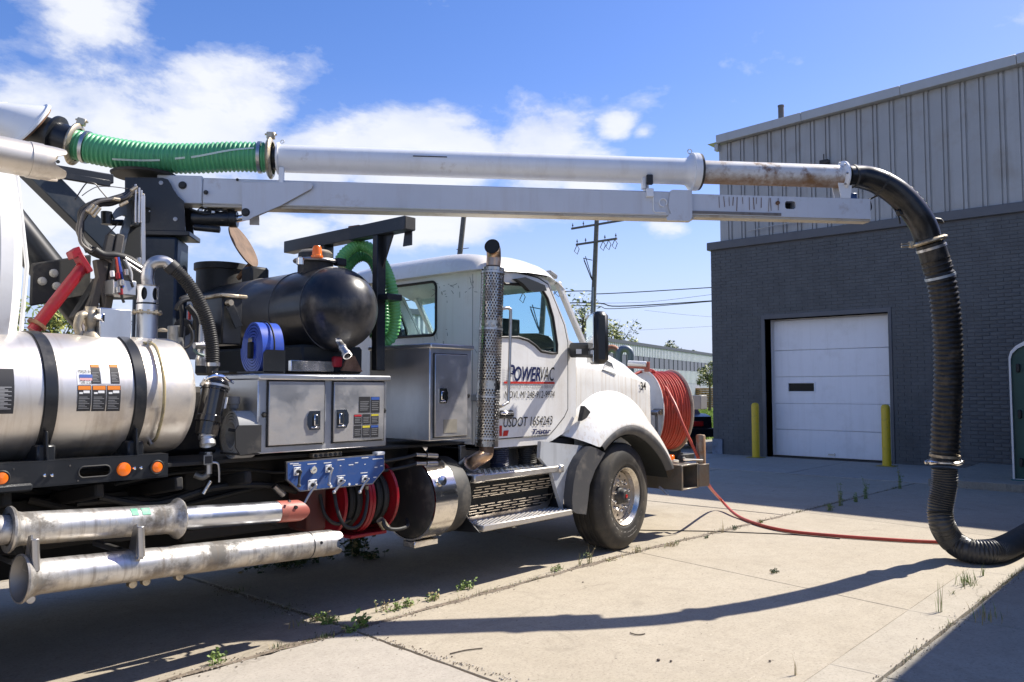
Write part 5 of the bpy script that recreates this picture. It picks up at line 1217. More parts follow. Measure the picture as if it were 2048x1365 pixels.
# sight gauge tube on the front of the cylinder
def onc(x, deg, off=0): a = R(deg); return Vector((x, ty - (tr_+off)*math.cos(a), tz + (tr_+off)*math.sin(a)))
xs = -4.644
g_ = [onc(xs-.03,62,.0)] + [onc(xs,a,.025) for a in (52,35,15,0,-15,-30,-42)] + [onc(xs-.01,-52,.0)]
MB().tube(cat(g_,4), .009, 8).build('sight_tube', mat('amber_tube', (.45,.36,.18), .25, dirt=(.08,.07,.05), ds=4, da=.9, dth=.48), te)
for d in (58, -48): MB().cyl(onc(xs-.01,d,.0), onc(xs-.01,d,.035), .014, 10).build('gauge_fitting', steel, te)
def dec(px0, px1, py0, py1, m, name, head=None, lines=0, icon=False):
    c0 = Vector(U3(px0,(py0+py1)/2,-1.19)).x; c1 = Vector(U3(px1,(py0+py1)/2,-1.19)).x
    def ang(py): # angle on the cylinder of an image row at this column
        z = Vector(U3((px0+px1)/2, py, -1.17)).z; return math.degrees(math.asin(max(-.95,min(.95,(z-tz)/tr_))))
    a1, a0 = ang(py0), ang(py1)
    def patch(xa, xb, f0, f1, mm, nm, par, off):
        n = 5; return MB().grid(lambda u, v: tuple(onc(xa+(xb-xa)*u, a0+(a1-a0)*(f0+(f1-f0)*v), off)), 1, n).build(nm, mm, par)
    o = patch(c0, c1, 0, 1, m, name, te, .0012)
    if head: patch(c0+.003, c1-.003, .83, .985, head, 'label_header', o, .0018)
    for i in range(lines):
        f = .10 + .5*i/max(1,lines); patch(c0+(c1-c0)*.1, c1-(c1-c0)*(.12+.15*(i%3)), f, f+.022, greyl, 'label_line', o, .0019)
    if icon: patch(c0+(c1-c0)*.42, c1-(c1-c0)*.12, .70, .80, whitem, 'label_icon', o, .002); patch(c0+(c1-c0)*.12, c1-(c1-c0)*.62, .67, .74, whitem, 'label_icon', o, .002)
    return o
for i in range(3): dec(153.5+29.5*i, 181+29.5*i, 771.5, 822.5, blackl, 'warning_label', orangel, 8, True)
dec(184,202,729,768, blackl, 'warning_label', orangel, 7); dec(203,221,729,768, whitem, 'picture_label'); dec(222.5,240,729,768, blackl, 'warning_label', orangel, 7)
dec(-20,28,738,828, blackl, 'text_label', None, 16)
f_ = dec(155,182,739,770, whitem, 'flag_label')
fx0_, fx1_ = U3(157,755,-1.19)[0], U3(181,755,-1.19)[0]; fz_ = U3(168,760,-1.17)[2]
def cyt(string, px0, px1, py, h, m):
    a = Vector(U3(px0,py,-1.17)); b = Vector(U3(px1,py,-1.17)); d = math.asin((a.z-tz)/tr_); ev_ = Vector((0, math.sin(d), math.cos(d)))
    text('label_lettering', string, onc(a.x, math.degrees(d), .004), (1,0,0), ev_, h, m, f_, th=0, fitw=(b-a).x)
cyt('MADE IN', 156, 181, 747, .022, ink); cyt('THE U.S.A.', 157, 182, 769, .022, ink)
for k in range(4):
    z = 749.5 + k*3.2; a = Vector(U3(157,z,-1.17)); b = Vector(U3(181.5,z,-1.17)); d = math.degrees(math.asin((a.z-tz)/tr_)); MB().grid(lambda u, v: tuple(onc(a.x+(b.x-a.x)*u, d-1.3*v*.9, .0025)), 1, 1).build('flag_stripe', pink, f_)
a = Vector(U3(157,749.5,-1.17)); d = math.degrees(math.asin((a.z-tz)/tr_)); MB().grid(lambda u, v: tuple(onc(a.x+.065*u, d-3.1*v, .0035)), 1, 2).build('flag_canton', bluel, f_)
# fittings on top: box, valve, canister, bend pipe, black suction line
MB().box(-4.898, -4.719, -.95, -.65, tz+tr_-.03, 2.067, .006).build('square_box', alub, te)
c0 = Vector((-4.586, -0.850, 1.937)); c1 = Vector((-4.594, -0.850, 2.229))
rC = .5*(-4.512--4.667)*.80
mbk = MB(); mbk.lathe((c0.x,-.85,tz+.3), (0,0,1), [(0,rC),(c1.z-tz-.3-.115,rC)], 32); mbk.build('canister', alub, te)
cz0 = c1.z-.105; mbk = MB(); NCc = 6
for c in range(NCc):
    for r in range(1):
        a0 = 2*PI*c/NCc+.3; a1 = a0 + 2*PI/NCc; n = 12
        ringp = []
        for k in range(16):
            t_ = 2*PI*k/16; ringp.append((.5+.27*math.cos(t_), .5+.27*math.sin(t_)*1.35))
        sq = []
        for k in range(16):
            t_ = 2*PI*k/16; m_ = max(abs(math.cos(t_)), abs(math.sin(t_))); sq.append((.5+.5*math.cos(t_)/m_, .5+.5*math.sin(t_)/m_))
        def cp(f): a = a0 + (a1-a0)*f[0]; return (c0.x + rC*math.cos(a), -.85 + rC*math.sin(a), cz0 + .105*f[1])
        mbk.add([cp(f) for f in sq] + [cp(f) for f in ringp], [(k, (k+1)%16, 16+(k+1)%16, 16+k) for k in range(16)])
mbk.build('pierced_collar', alub, te); MB().lathe((c0.x,-.85,cz0-.01),(0,0,1),[(0,rC*.8),(.11,rC*.8)],20).build('collar_core', dark, te)
MB().lathe((c0.x,-.85,c1.z-.006),(0,0,1),[(0,rC),(.008,rC+.002),(.010,0)],32).build('canister_cap', steel, te)
zf = 2.065; fl = MB().lathe((c0.x,-.85,zf-.006),(0,0,1),[(0,rC),(0,rC*1.38),(.010,rC*1.38),(.010,rC)],36,cap=False).build('bolt_flange', zinc, te)
for k in range(10): a = 2*PI*k/10; MB().cyl((c0.x+rC*1.2*math.cos(a),-.85+rC*1.2*math.sin(a),zf-.012),(c0.x+rC*1.2*math.cos(a),-.85+rC*1.2*math.sin(a),zf+.014),.009,6).build('flange_bolt', zinc, fl)
jp = cat([(-4.582, -0.850, 2.230), (-4.590, -0.850, 2.281), (-4.579, -0.850, 2.344), (-4.546, -0.870, 2.379), (-4.495, -0.880, 2.381), (-4.460, -0.900, 2.349)], 6)
MB().tube(jp, .038, 20).build('bend_pipe', steel, te)
MB().tube([Vector((-4.478, -0.890, 2.367)), Vector((-4.447, -0.900, 2.338))], .047, 16).build('hose_clamp', blackd, te)
hp = cat([(-4.463, -0.900, 2.352), (-4.393, -0.930, 2.279), (-4.330, -0.970, 2.163), (-4.280, -1.000, 2.033), (-4.254, -1.020, 1.878), (-4.253, -1.030, 1.760)], 10)
ribbed(MB(), hp, .042, .014, .005, 18).build('ribbed_black_hose', rubber, te)
MB().tube([Vector((-4.254, -1.030, 1.778)), Vector((-4.255, -1.030, 1.704))], .036, 16).build('hose_end', rubber, te); MB().tube([Vector((-4.253, -1.030, 1.766)), Vector((-4.253, -1.030, 1.744))], .044, 18).build('hose_clamp', steel, te)
# brass gate valve
v0 = Vector((-4.923, -0.880, 1.918)); v1 = Vector((-4.927, -0.880, 2.073))
MB().lathe(v0-Vector((0,0,.02)), (0,0,1), [(0,.075),(.03,.06),(.035,.028),(.06,.026),(.075,.036),(.13,.040),(.15,.030),(v1.z-v0.z,.028),(v1.z-v0.z+.02,.030)], 20).build('gate_valve', brass, te)
MB().tube(cat([v0+Vector((-.02,0,.10)), v0+Vector((-.06,-.02,.10)), v0+Vector((-.075,-.02,.04)), v0+Vector((-.06,-.02,-.01))],5), .024, 12).build('valve_elbow', brass, te)
MB().cyl(v0+Vector((.02,-.02,.09)), v0+Vector((.05,-.07,.09)), .026, 12, .004).build('valve_handwheel', chrome, te)
MB().lathe(Vector((-4.465, -0.800, 1.958)),(0,0,1),[(0,.03),(.012,.03),(.022,.015),(.024,0)],14).build('plug', brass, te)

# ---------------- strainer, coupling, hose roll holder, between tank and tool box
s0 = Vector((-4.238, -1.050, 1.654)); s1 = Vector((-4.312, -1.080, 1.332)); ax_ = (s1-s0).normalized()
se = empty('strainer', tuple(s1)); se.parent = TR
MB().lathe(s0, ax_, [(-.02,.0),(-.018,.05),(0,.075),(.02,.082),(.04,.078),(.045,.084),(.06,.084),(.064,.078),(.22,.074),(.225,.080),(.26,.080),(.265,.072),(.34,.066),((s1-s0).length,.052)], 32).build('strainer_body', mat('gloss_black_plastic', (.015,.014,.014), .15, coat=.6, dirt=(.12,.1,.08), ds=5, da=.4), se)
MB().lathe(s0 + ax_*.03, ax_, [(0,.086),(.0,.090),(.014,.090),(.014,.086)], 32, cap=False).build('band_clamp', steel, se)
MB().ob(s0 + ax_*.14 + Vector((.06,-.06,0)), (.004,-.004,0), (.003,.003,0), ax_*.035).build('tag', whitem, se)
MB().lathe(s1-ax_*.01, (ax_ + Vector((.15,-.35,-.1))).normalized(), [(0,.044),(.02,.044),(.022,.050),(.035,.050),(.037,.042),(.055,.040),(.06,.046),(.085,.046),(.088,.038),(.06,.030)], 28, cap=False).build('camlock_coupling', alub, se)
t = MB(); a = Vector((-4.290, -1.100, 1.708)); t.bar(a, Vector((-4.184, -1.100, 1.710)), .012, .010); t.build('clamp_handle', chrome, se)
MB().tube(cat([(-4.284, -1.120, 1.690), (-4.245, -1.140, 1.684), (-4.209, -1.140, 1.660), (-4.160, -1.120, 1.642)],4), .008, 8).build('clamp_lever', chrome, se)
MB().tube(cat([(-4.366, -1.120, 1.629), (-4.352, -1.140, 1.665), (-4.306, -1.150, 1.683), (-4.242, -1.140, 1.678)],5), .009, 8).build('clamp_strap', chrome, se)
t0_ = Vector((-4.306, -1.100, 1.175)); MB().ob(t0_, (.028,0,0), (0,.004,0), (0,0,.030), .002).build('valve_tag', mat('tag_metal', (.35,.35,.33), .4, .6), se); MB().ob(t0_+Vector((0,-.005,0)), (.022,0,0), (0,.001,0), (0,0,.022)).build('tag_print', blackl, se)
MB().cyl((-4.277, -1.050, 1.216), (-4.274, -1.050, 1.085), .022, 12).build('drain_pipe', steel, se); MB().tube(cat([(-4.335, -1.000, 1.081), (-4.302, -1.030, 1.065), (-4.274, -1.050, 1.085)],4), .02, 10).build('drain_elbow', mat('dull_pipe', (.22,.21,.19), .5, .6), se)
MB().tube(cat([(-4.271, -1.090, 1.157), (-4.237, -1.100, 1.140), (-4.231, -1.100, 1.034)],4), .007, 8).build('drain_lever', steel, se)
c = Vector((-4.089, -1.000, 1.535)); MB().lathe(c+Vector((0,0,.02)), (0,0,-1), [(0,.038),(.045,.040),(.05,.034),(.075,.03),(.08,.018),(.11,.018),(.115,.03),(.15,.03)], 24).build('breather_cap', mat('grey_cap', (.20,.20,.20), .55), TR)
# holder bracket for the hose roll on the tool box side
MB().prism([(-4.02,1.213),(-4.02,1.379)] + [(-4.176,1.382),(-4.196,1.355),(-4.193,1.249),(-4.159,1.199)], (0,-1.22,0), (1,0,0), (0,0,1), -.012).build('roll_holder', blackd, TR)
MB().box(-4.15,-4.02,-1.21,-.95,1.207-.012,1.207,.003).build('roll_holder_floor', blackd, TR)
# ---------------- stowed suction pipes on the side (part of the rack) get hooks
for (pa, pb) in (((212,1052) ,(212,1052)),):
    pass
hooks = [((70,1078),(72,1142)), ((281,1053),(283,1114))]
for (a, b) in hooks:
    A_ = Vector(U3(a[0],a[1],-1.42)); B_ = Vector(U3(b[0],b[1],-1.42)); MB().cyl(B_, A_, .019, 16, .003).build('rack_post', steel, TR); MB().prism([(0,0),(.10,0),(.04,.16),(0,.17)], B_ + Vector((-.02,.02,.0)), (0,1,0), (0,0,1), .008).build('rack_gusset', steel, TR); MB().bar(B_ + Vector((0,0,.0)), B_ + Vector((0,.6,.0)), .03, .03, .004).build('rack_arm', steel, TR)
for x in (-5.33, -4.4): MB().bar((x,-.5,.7), (x,-1.14,.80), .05, .06, .006).build('rack_arm', under, TR)
for px_, py_ in ((60,1198),(264,1168),(291,1163),(357,1153)): c = Vector(U3(px_,py_,-1.30)); MB().cyl(c+Vector((0,.03,0)), c+Vector((0,-.02,0)), .022, 16, .005).build('rack_foot', zinc if px_ > 200 else steel, TR)
# ---------------- black water tank across the truck
wt = empty('water_tank', (-3.25,-.8,1.9)); wt.parent = TR
wc = Vector((-3.105, 0, 2.205)); wr = .317
MB().lathe((wc.x,1.15,wc.z),(0,-1,0),[(-.25,0),(-.2,.15),(-.1,.27),(0,wr),(1.87,wr)],72,cap=False).build('tank_shell', blackg, wt, ang=50)
pr = [(0,wr)] + [(.30*math.sin(a), wr*math.cos(a)**.9) for a in [PI/2*k/12 for k in range(1,12)]] + [(.30,0)]
MB().lathe((wc.x,-.72,wc.z),(0,-1,0),pr,72,cap=False).build('dished_end', blackg, wt, ang=60)
for y in (-.715, -.30, .25): MB().lathe((wc.x,y,wc.z),(0,-1,0),[(0,wr-.002),(.002,wr+.004),(.008,wr+.005),(.012,wr-.002)],72,cap=False).build('weld_seam', blackg, wt)
MB().prism([(-.16,0),(.16,0),(.16,.2),(-.16,.2)], (wc.x,-.55,1.73),(1,0,0),(0,0,1),-.03).build('saddle', black, wt)
MB().box(wc.x-.28,wc.x+.28,-.7,.9,1.72,1.93,.02).build('saddle', dark, wt)
MB().box(-3.523,-3.159,-.78,-.74,1.732,1.808,.003).build('belly_band', polish, wt)
MB().prism([(U3(681,742,-.8).x,U3(681,742,-.8).z),(U3(722,744,-.8).x,U3(722,744,-.8).z),(U3(706,712,-.8).x,U3(706,712,-.8).z),(U3(692,716,-.8).x,U3(692,716,-.8).z)],(0,-.8,0),(1,0,0),(0,0,1),.02).build('rusty_gusset', rust, wt)
MB().ob(U3(674,724,-.78),(.04,0,0),(0,.02,0),(0,0,.04),.01).build('red_bracket', redp, wt)
o0 = U3(683,692,-.98); o1 = U3(695,712,-1.06); MB().lathe(o0,(o1-o0),[(-.06,.022),(0,.024),(.01,.030),(.03,.030),(.035,.026),(.08,.028),(.085,.034),(.11,.034),(.112,.026),(.09,.022)],20,cap=False).build('outlet_valve', steel, wt)
text('tank_lettering', 'Drain Here', U3(672,683,-1.0), (1,.35,0), (0,.3,.95), .02, whitem, wt, fitw=.075)
# neck with clamp ring at the near end
n0 = Vector((-3.201, -0.550, 2.557)); MB().lathe((wc.x,-.45,wc.z+.26),(0,0,1),[(0,.135),(.12,.135),(.125,.15),(.14,.15),(.142,.135),(.19,.13),(.195,.10)],36).build('fill_neck', blackd, wt)
zn = wc.z+.39; MB().tube([(wc.x+.158*math.cos(a),-.45+.158*math.sin(a),zn) for a in [2*PI*k/36 for k in range(36)]],.014,8,closed=True).build('neck_ring', steel, wt)
MB().lathe((wc.x,-.45,zn+.01),(0,0,1),[(0,.13),(.06,.128),(.075,.11),(.078,0)],32).build('neck_cap', mat('tan_cap', (.30,.26,.20), .5, dirt=(.12,.1,.08), ds=8, da=.5), wt)
MB().box(wc.x+.10,wc.x+.19,-.60,-.54,zn-.03,zn+.03,.008).build('ring_latch', blackd, wt)
bq = U3(634,516,-.62); MB().lathe(bq,(0,0,1),[(0,.045),(.015,.045),(.02,.038),(.075,.034),(.09,.026),(.094,0)],20).build('beacon', orange, wt)
MB().lathe(U3(601,522,-.55),(0,0,1),[(-.03,.03),(.02,.03),(.03,.015),(.032,0)],14).build('small_port', polish, wt)
# chimney port and rusty lid towards the far end
py_ = .98; MB().lathe((wc.x,py_,wc.z+.18),(0,0,1),[(0,.215),(.27,.215),(.275,.235),(.33,.235),(.335,.20),(.30,.20)],40).build('manway', blackd, wt)
lc = BPv(490,493,.1) if False else Vector((wc.x-.0,.62,0)); lc = Vector((-3.120, 0.591, 2.838)); 
MB().lathe(lc,(Vector((.50,-.70,.45))).normalized(),[(-.006,0),(-.006,.205),(.006,.205),(.006,0)],44).build('rusty_lid', mat('rusty_lid_paint', (.17,.105,.065), .75, var=.45, vs=9, bump=.2), wt)
MB().bar(lc + Vector((.05,-.02,-.16)), Vector((wc.x,.70,wc.z+.36)), .03,.04,.005).build('lid_hinge', rust, wt)
MB().box(wc.x-.02,wc.x+.16,.45,.62,wc.z+.27,wc.z+.45,.02).build('hinge_bracket', blackd, wt)
# battery style bracket and clutter to the left of the tank
t = MB(); A_ = Vector((-3.970, -0.400, 2.246)); 
t.box(A_.x,A_.x+.15,-.62,-.36,1.909,2.243,.01); t.build('filter_box', black, TR)
t = MB(); t.box(A_.x-.02,A_.x+.18,-.64,-.34,2.232,2.257,.006); t.build('filter_box_lid', zinc, TR)
MB().bar(U3(460,612,-.66), U3(478,655,-.66), .06,.012,.003,up=(0,1,0)).build('bracket_arm', black, TR)
MB().cyl(U3(458,606,-.66)+Vector((0,.02,0)), U3(458,606,-.66)+Vector((0,-.03,0)), .02, 12).build('bracket_bolt', zinc, TR)
t = MB(); a = U3(366,640,-.35); b = U3(402,720,-.35); t.box(a.x,b.x,-.36,-.33,b.z,a.z,.004); t.build('gauge_panel', mat('light_grey_plate', (.30,.32,.35), .4, dirt=(.15,.14,.12), ds=7, da=.5), TR)
a = U3(378,617,-.38); b = U3(381,640,-.38); MB().box(a.x,b.x,-.385,-.365,b.z,a.z).build('red_strip', redt, TR)
MB().cyl(U3(366,655,-.35), U3(366,655,-.5), .06, 20, .005).build('air_cap', blackd, TR)
a = U3(340,694,-.6); MB().lathe(U3(352,690,-.5),(0,0,1),[(-.15,.055),(.12,.055),(.125,.05)],22).build('cylinder_can', mat('dull_can', (.33,.33,.32), .4, .7, dirt=(.15,.13,.1), ds=7, da=.6), TR)
MB().lathe(U3(404,650,-.85),(0,0,-1),[(0,.018),(.12,.02),(.2,.03),(.22,.036),(.24,.03),(.26,.03)],16).build('check_valve', steel, TR)
MB().cyl(U3(388,692,-.9), U3(418,691,-.9), .022, 14, .003).build('tee_pipe', steel, TR); MB().tube(cat([U3(388,698,-.9),U3(395,707,-.9),U3(408,712,-.9)],4),.010,8).build('copper_line', mat('teal_line', (.16,.24,.22), .4), TR)
for i,(pts) in enumerate((((362,600),(375,596),(398,606),(403,640)), ((352,620),(362,604),(385,600),(392,625),(388,660)), ((362,610),(364,640),(362,675)), ((375,612),(392,635),(396,670),(392,700)), ((360,700),(380,690),(384,668),(376,650)))):
    MB().tube(cat([U3(p[0],p[1],-.5-.04*i) for p in pts],5), (.02,.016,.014,.022,.010)[i], 8).build('control_hose', rubber, TR)
# crane beam lying over the tank, with post, brace and plates
cb = empty('hoist_beam', (-2.65,-.2,2.9)); cb.parent = TR
b0 = Vector((-2.660, 0.603, 2.910)); b1 = Vector((-2.660, -1.049, 2.870)); b0.z = b1.z = 2.885
MB().bar(b0, b1, .11, .105, .004).build('beam', mat('blue_black_paint', (.020,.030,.042), .42, dirt=(.10,.10,.10), ds=4, da=.4), cb)
MB().ob(b1 + Vector((0,-.004,0)), (.05,0,0), (0,.003,0), (0,0,.047)).build('beam_end_cap', blackd, cb)
MB().prism([(b1.y+.03,-.16),(b1.y+.13,-.16),(b1.y+.11,-.05),(b1.y+.03,-.05)], (-2.62,0,b1.z),(0,1,0),(0,0,1),.012).build('pad_eye', black, cb)
MB().prism([(b1.y+.20,-.05),(b1.y+.42,-.05),(b1.y+.42,-.42),(b1.y+.38,-.42)], (-2.66,0,b1.z),(0,1,0),(0,0,1),.014).build('gusset', black, cb)
po = b1.y+.33
MB().box(-2.71,-2.62,po+.0,po+.065,1.75,b1.z-.052,.005).build('post', black, cb)
for z in (.22,.30,.38,.46,.54,.62): MB().cyl((-2.622,po+.03,b1.z-z),(-2.610,po+.03,b1.z-z),.012,10).build('post_hole', zinc if z > .5 else dark, cb)
MB().box(-2.70,-2.55,po-.12,po+.10,b1.z-.58,b1.z-.53,.005).build('hose_tray', black, cb)
MB().box(-2.75,-2.6,b0.y-.0,b0.y+.01,b0.z,b0.z+.01) if False else None
for yy in (b0.y-.35, b0.y-.55): MB().box(-2.71,-2.61,yy-.06,yy+.06,b0.z-.30,b0.z-.052,.004).build('beam_foot', black, cb)
MB().bar((-2.66,po+.26,b1.z+.054),(-2.66,po+.40,b1.z+.06),.08,.02,.004).build('weld_plate', rust, cb)

# ---------------- debris tank end, and the big pipe leading to the boom
dz = 2.22; dR = 1.02; dx = -5.31
dt = empty('debris_tank', (-7,0,1.2)); dt.parent = TR
MB().lathe((-9.4,0,dz),(1,0,0),[(0,0),(.05,.8),(.2,dR),(9.4+dx-.13,dR),(9.4+dx-.12,dR+.02),(9.4+dx-.06,dR+.02),(9.4+dx-.05,dR-.01),(9.4+dx,dR-.05),(9.4+dx+.06,dR-.25),(9.4+dx+.12,dR-.6),(9.4+dx+.14,0)],96).build('tank_shell', whitecl, dt, ang=30)
MB().tube([(dx+.09,-.62,1.45),(dx+.12,-.66,2.3),(dx+.06,-.6,2.9)],.012,8).build('tank_rail', whitecl, dt)
bo = empty('boom', (-3.85,.95,2.8)); bo.parent = TR
pA, pB, pC = (-4.814, 2.017, 3.851), (-4.611, 1.702, 3.781), (-4.505, 1.540, 3.738)
MB().tube([Vector(pA), Vector((-4.631, 1.733, 3.795))], .17, 32).build('inlet_pipe', whitecl, dt)
fdir = (Vector((-4.248, 1.309, 3.625)) - Vector((-4.512, 1.546, 3.771))).normalized()
fc_ = Vector((-4.523, 1.556, 3.762)); _rd = (fc_ - _cy).normalized(); _rl = _rd.cross(Vector((0,0,1))).normalized(); fax = (_rl*.78 - Vector((0,0,.60)) + _rd*.30).normalized()
_pd = (Vector((-4.631, 1.733, 3.795)) - Vector(pA)).normalized(); mbl = MB(); _n = 40; _vs = []
_u0 = (Vector((0,0,1)) - _pd*_pd.z).normalized(); _w0 = _pd.cross(_u0); _u1 = (Vector((0,0,1)) - fax*fax.z).normalized(); _w1 = fax.cross(_u1)
for j in range(7):
    q = j/6; c_ = Vector((-4.631, 1.733, 3.795)).lerp(fc_, q); r_ = .168 + .060*q**2
    for k in range(_n):
        g_ = 2*PI*k/_n; _vs.append(c_ + ((_u0.lerp(_u1,q)).normalized()*math.cos(g_) + (_w0.lerp(_w1,q)).normalized()*math.sin(g_))*r_)
mbl.add(_vs, [(j*_n+k, j*_n+(k+1)%_n, (j+1)*_n+(k+1)%_n, (j+1)*_n+k) for j in range(6) for k in range(_n)]); mbl.build('flared_neck', whitecl, dt)
MB().lathe(fc_, fax, [(-.012,0),(-.012,.235),(.0,.245),(.012,.245),(.014,.15)], 44).build('tilted_flange', whitecl, dt)
MB().lathe(fc_+fax*.016, fax, [(0,.15),(0,.225),(.012,.225),(.014,.15)], 44).build('flange_gasket', rust, dt)
el = cat([(-4.505, 1.540, 3.747), (-4.424, 1.467, 3.717), (-4.336, 1.388, 3.671), (-4.248, 1.309, 3.621)], 6)
MB().tube(el, .125, 30).build('black_elbow', black, bo)
a = Vector((-4.359, 1.409, 3.687)); b = Vector((-4.355, 1.405, 3.685)); MB().tube([a - (b-a).normalized()*.016, a - (b-a).normalized()*.012, a + (b-a).normalized()*.012, a+(b-a).normalized()*.016], [.13,.165,.165,.13], 32).build('elbow_collar', black, bo)
def clamp(c, axis, r, m=zinc, lug=True, parent=None):
    c = Vector(c); a_ = Vector(axis).normalized()
    o = MB().lathe(c, a_, [(-.022,r),(-.022,r+.018),(-.006,r+.040),(.006,r+.040),(.022,r+.018),(.022,r)], 44, cap=False).build('clamp_ring', m, parent or bo)
    if lug:
        _, u_, v_ = fr(a_); up_ = Vector((0,0,1)) if abs(a_.z) < .7 else Vector((-.745,.667,0)); up_ = (up_ - a_*up_.dot(a_)).normalized()
        MB().ob(c + up_*(r+.06), a_*.035, up_*.03, a_.cross(up_)*.018, .006).build('clamp_lug', m, o); MB().cyl(c + up_*(r+.07) - a_*.05, c + up_*(r+.07) + a_*.05, .008, 8).build('clamp_bolt', m, o)
    return o
cL = Vector((-4.248, 1.309, 3.621)); gdir = (Vector((-4.159, 1.230, 3.592)) - cL).normalized(); clamp(cL, gdir, .135)
# green flexible hose
gp = cat([(-4.239, 1.301, 3.617), (-4.130, 1.204, 3.585), (-3.953, 1.045, 3.547), (-3.745, 0.859, 3.527), (-3.505, 0.645, 3.538), (-3.294, 0.455, 3.560), (-3.092, 0.275, 3.561)], 16)
ribbed(MB(), gp, .128, .036, .014, 30, 6).build('green_flex_hose', green, bo, ang=80)
for px_, py_ in ((172,294),(520,316)):
    a = Vector(U4(px_,py_)); i = min(range(len(gp)), key=lambda k: (gp[k]-a).length); i = min(max(i,1),len(gp)-2); d = (gp[i+1]-gp[i-1]).normalized()
    MB().tube([gp[i]-d*.014, gp[i]+d*.014], .134, 32).build('worm_band', steel, bo)
# white stripe printed on the hose
def hstrip(f0, f1, a0, a1):
    vs = []; n = 26
    for k in range(n+1):
        f = f0 + (f1-f0)*k/n; i = min(int(f*(len(gp)-1)), len(gp)-2); c = gp[i].lerp(gp[i+1], f*(len(gp)-1)-i); d = (gp[i+1]-gp[i]).normalized(); sd_ = d.cross(Vector((0,0,1))).normalized(); up_ = sd_.cross(d)
        an = R(a0 + (a1-a0)*k/n)
        for da_ in (-3.6, 3.6): vs.append(c + (sd_*math.cos(an+R(da_)) + up_*math.sin(an+R(da_)))*.1295)
    MB().add(vs, [(2*i, 2*i+2, 2*i+3, 2*i+1) for i in range(n)]).build('hose_stripe', mat('faded_stripe', (.55,.68,.58), .5), bo)
hstrip(.30,.52,-36,-22); hstrip(.58,.62,-16,-13); hstrip(.645,.93,-12,20)
# right clamp, stub, tube
cR = Vector((-3.077, 0.261, 3.557)); clamp(cR, BE, .135)
MB().cyl(cR, bp(0.002, 3.558), .10, 28).build('black_stub', black, bo)
s0_, s1_ = 0.002, 3.660; zt0 = 3.558
tubm = MB().lathe(bp(s0_-.02,zt0), BE, [(0,.10),(0,.135),(.016,.135),(.017,.117),(s1_-s0_-.12,.117),(s1_-s0_-.08,.122),(s1_-s0_-.04,.150),(s1_-s0_-.035,.168),(s1_-s0_+.025,.168),(s1_-s0_+.027,.10)], 56).build('outer_tube', boomw, bo)
MB().lathe(bp(s1_+.006,zt0), BE, [(0,.10),(0,.163),(.022,.163),(.024,.10)], 56).build('flange_gasket', blackd, bo)
MB().lathe(bp(s1_-.03,zt0), BE, [(0,.166),(0,.169),(.02,.169),(.022,.166)], 56, cap=False).build('flange_rim', boomw, bo)
s2_ = 5.057
MB().lathe(bp(s1_-.01,zt0), BE, [(0,.104),(s2_-s1_,.104)], 48).build('inner_tube', rustw, bo)
MB().lathe(bp(s2_-.03,zt0), BE, [(0,.104),(.01,.135),(.018,.142),(.032,.142),(.034,.10)], 44).build('end_flange', boomw, bo)
for k in range(8): a = 2*PI*k/8; c = bp(s2_-.025, zt0+.128*math.sin(a), .128*math.cos(a)); MB().cyl(c - BE*.012, c + BE*.016, .009, 6).build('flange_bolt', steel, bo)
for px_, py_ in ((790,320),(960,331),(1095,328)): 
    pass
MB().bar(bp(1.123,3.584,-.1175), bp(1.412,3.585,-.1175), .003, .008).build('scuff_mark', ink, bo)
# small lifting eye on the flange
MB().tube([bp(s1_-.06+.02*math.cos(a), zt0+.185+.02*math.sin(a)) for a in [2*PI*k/14 for k in range(14)]], .005, 6, closed=True).build('lifting_eye', steel, bo); MB().tube([bp(.02+.014*math.cos(a), zt0+.145+.014*math.sin(a)) for a in [2*PI*k/14 for k in range(14)]], .004, 6, closed=True).build('lifting_eye', steel, bo)
# beams
zb0, zb1 = 3.132, 3.352
def bbox(s0, s1, z0, z1, o0, o1, name, m, b=.006, parent=bo):
    return MB().ob(bp((s0+s1)/2,(z0+z1)/2,(o0+o1)/2), BE*(s1-s0)/2, BN*(o1-o0)/2, Vector((0,0,(z1-z0)/2)), b).build(name, m, parent)
sb0, sb1, sb2 = -0.845, 3.586, 5.278
bbox(sb0-.12, sb0+.24, zb0+.0, zb1+.012, -.095, .095, 'beam_heel', boomg)
bbox(sb0+.24, sb1, zb0, zb1, -.085, .085, 'outer_beam', boomg, .010)
bbox(sb0+.24, sb1+.02, zb0-.022, zb0-.001, -.075, .075, 'beam_wear_strip', mat('buff_strip', (.50,.45,.36), .5, dirt=(.3,.22,.14), ds=5, da=.6), .003)
# inner beam with the oval hole
hs0, hz_0 = 4.509, 3.263
hole = rr(.10,.072,.022,hs0,hz_0,4)
mb = MB(); mb.prism([(sb1-.1,zb0+.022),(sb2,zb0+.022),(sb2,zb1-.012),(sb1-.1,zb1-.012)], BO - BN*.068, BE, (0,0,1), -.006 if (BE.cross(Vector((0,0,1)))).dot(BN) < 0 else .006, holes=[hole]); mb.build('inner_beam_web', boomg, bo)
bbox(sb1-.1, sb2, zb0+.022, zb1-.012, -.052, .07, 'inner_beam', boomg, .004) if False else None
bbox(sb1-.1, hs0-.06, zb0+.024, zb1-.014, -.061, .068, 'inner_beam', boomg, .004); bbox(hs0+.06, sb2, zb0+.024, zb1-.014, -.061, .068, 'inner_beam', boomg, .004)
bbox(hs0-.06, hs0+.06, zb0+.024, hz_0-.045, -.061,.068,'inner_beam',boomg,.002); bbox(hs0-.06, hs0+.06, hz_0+.045, zb1-.014, -.061,.068,'inner_beam',boomg,.002); bbox(hs0-.06,hs0+.06,hz_0-.045,hz_0+.045,.05,.068,'hole_back',dark,.001)
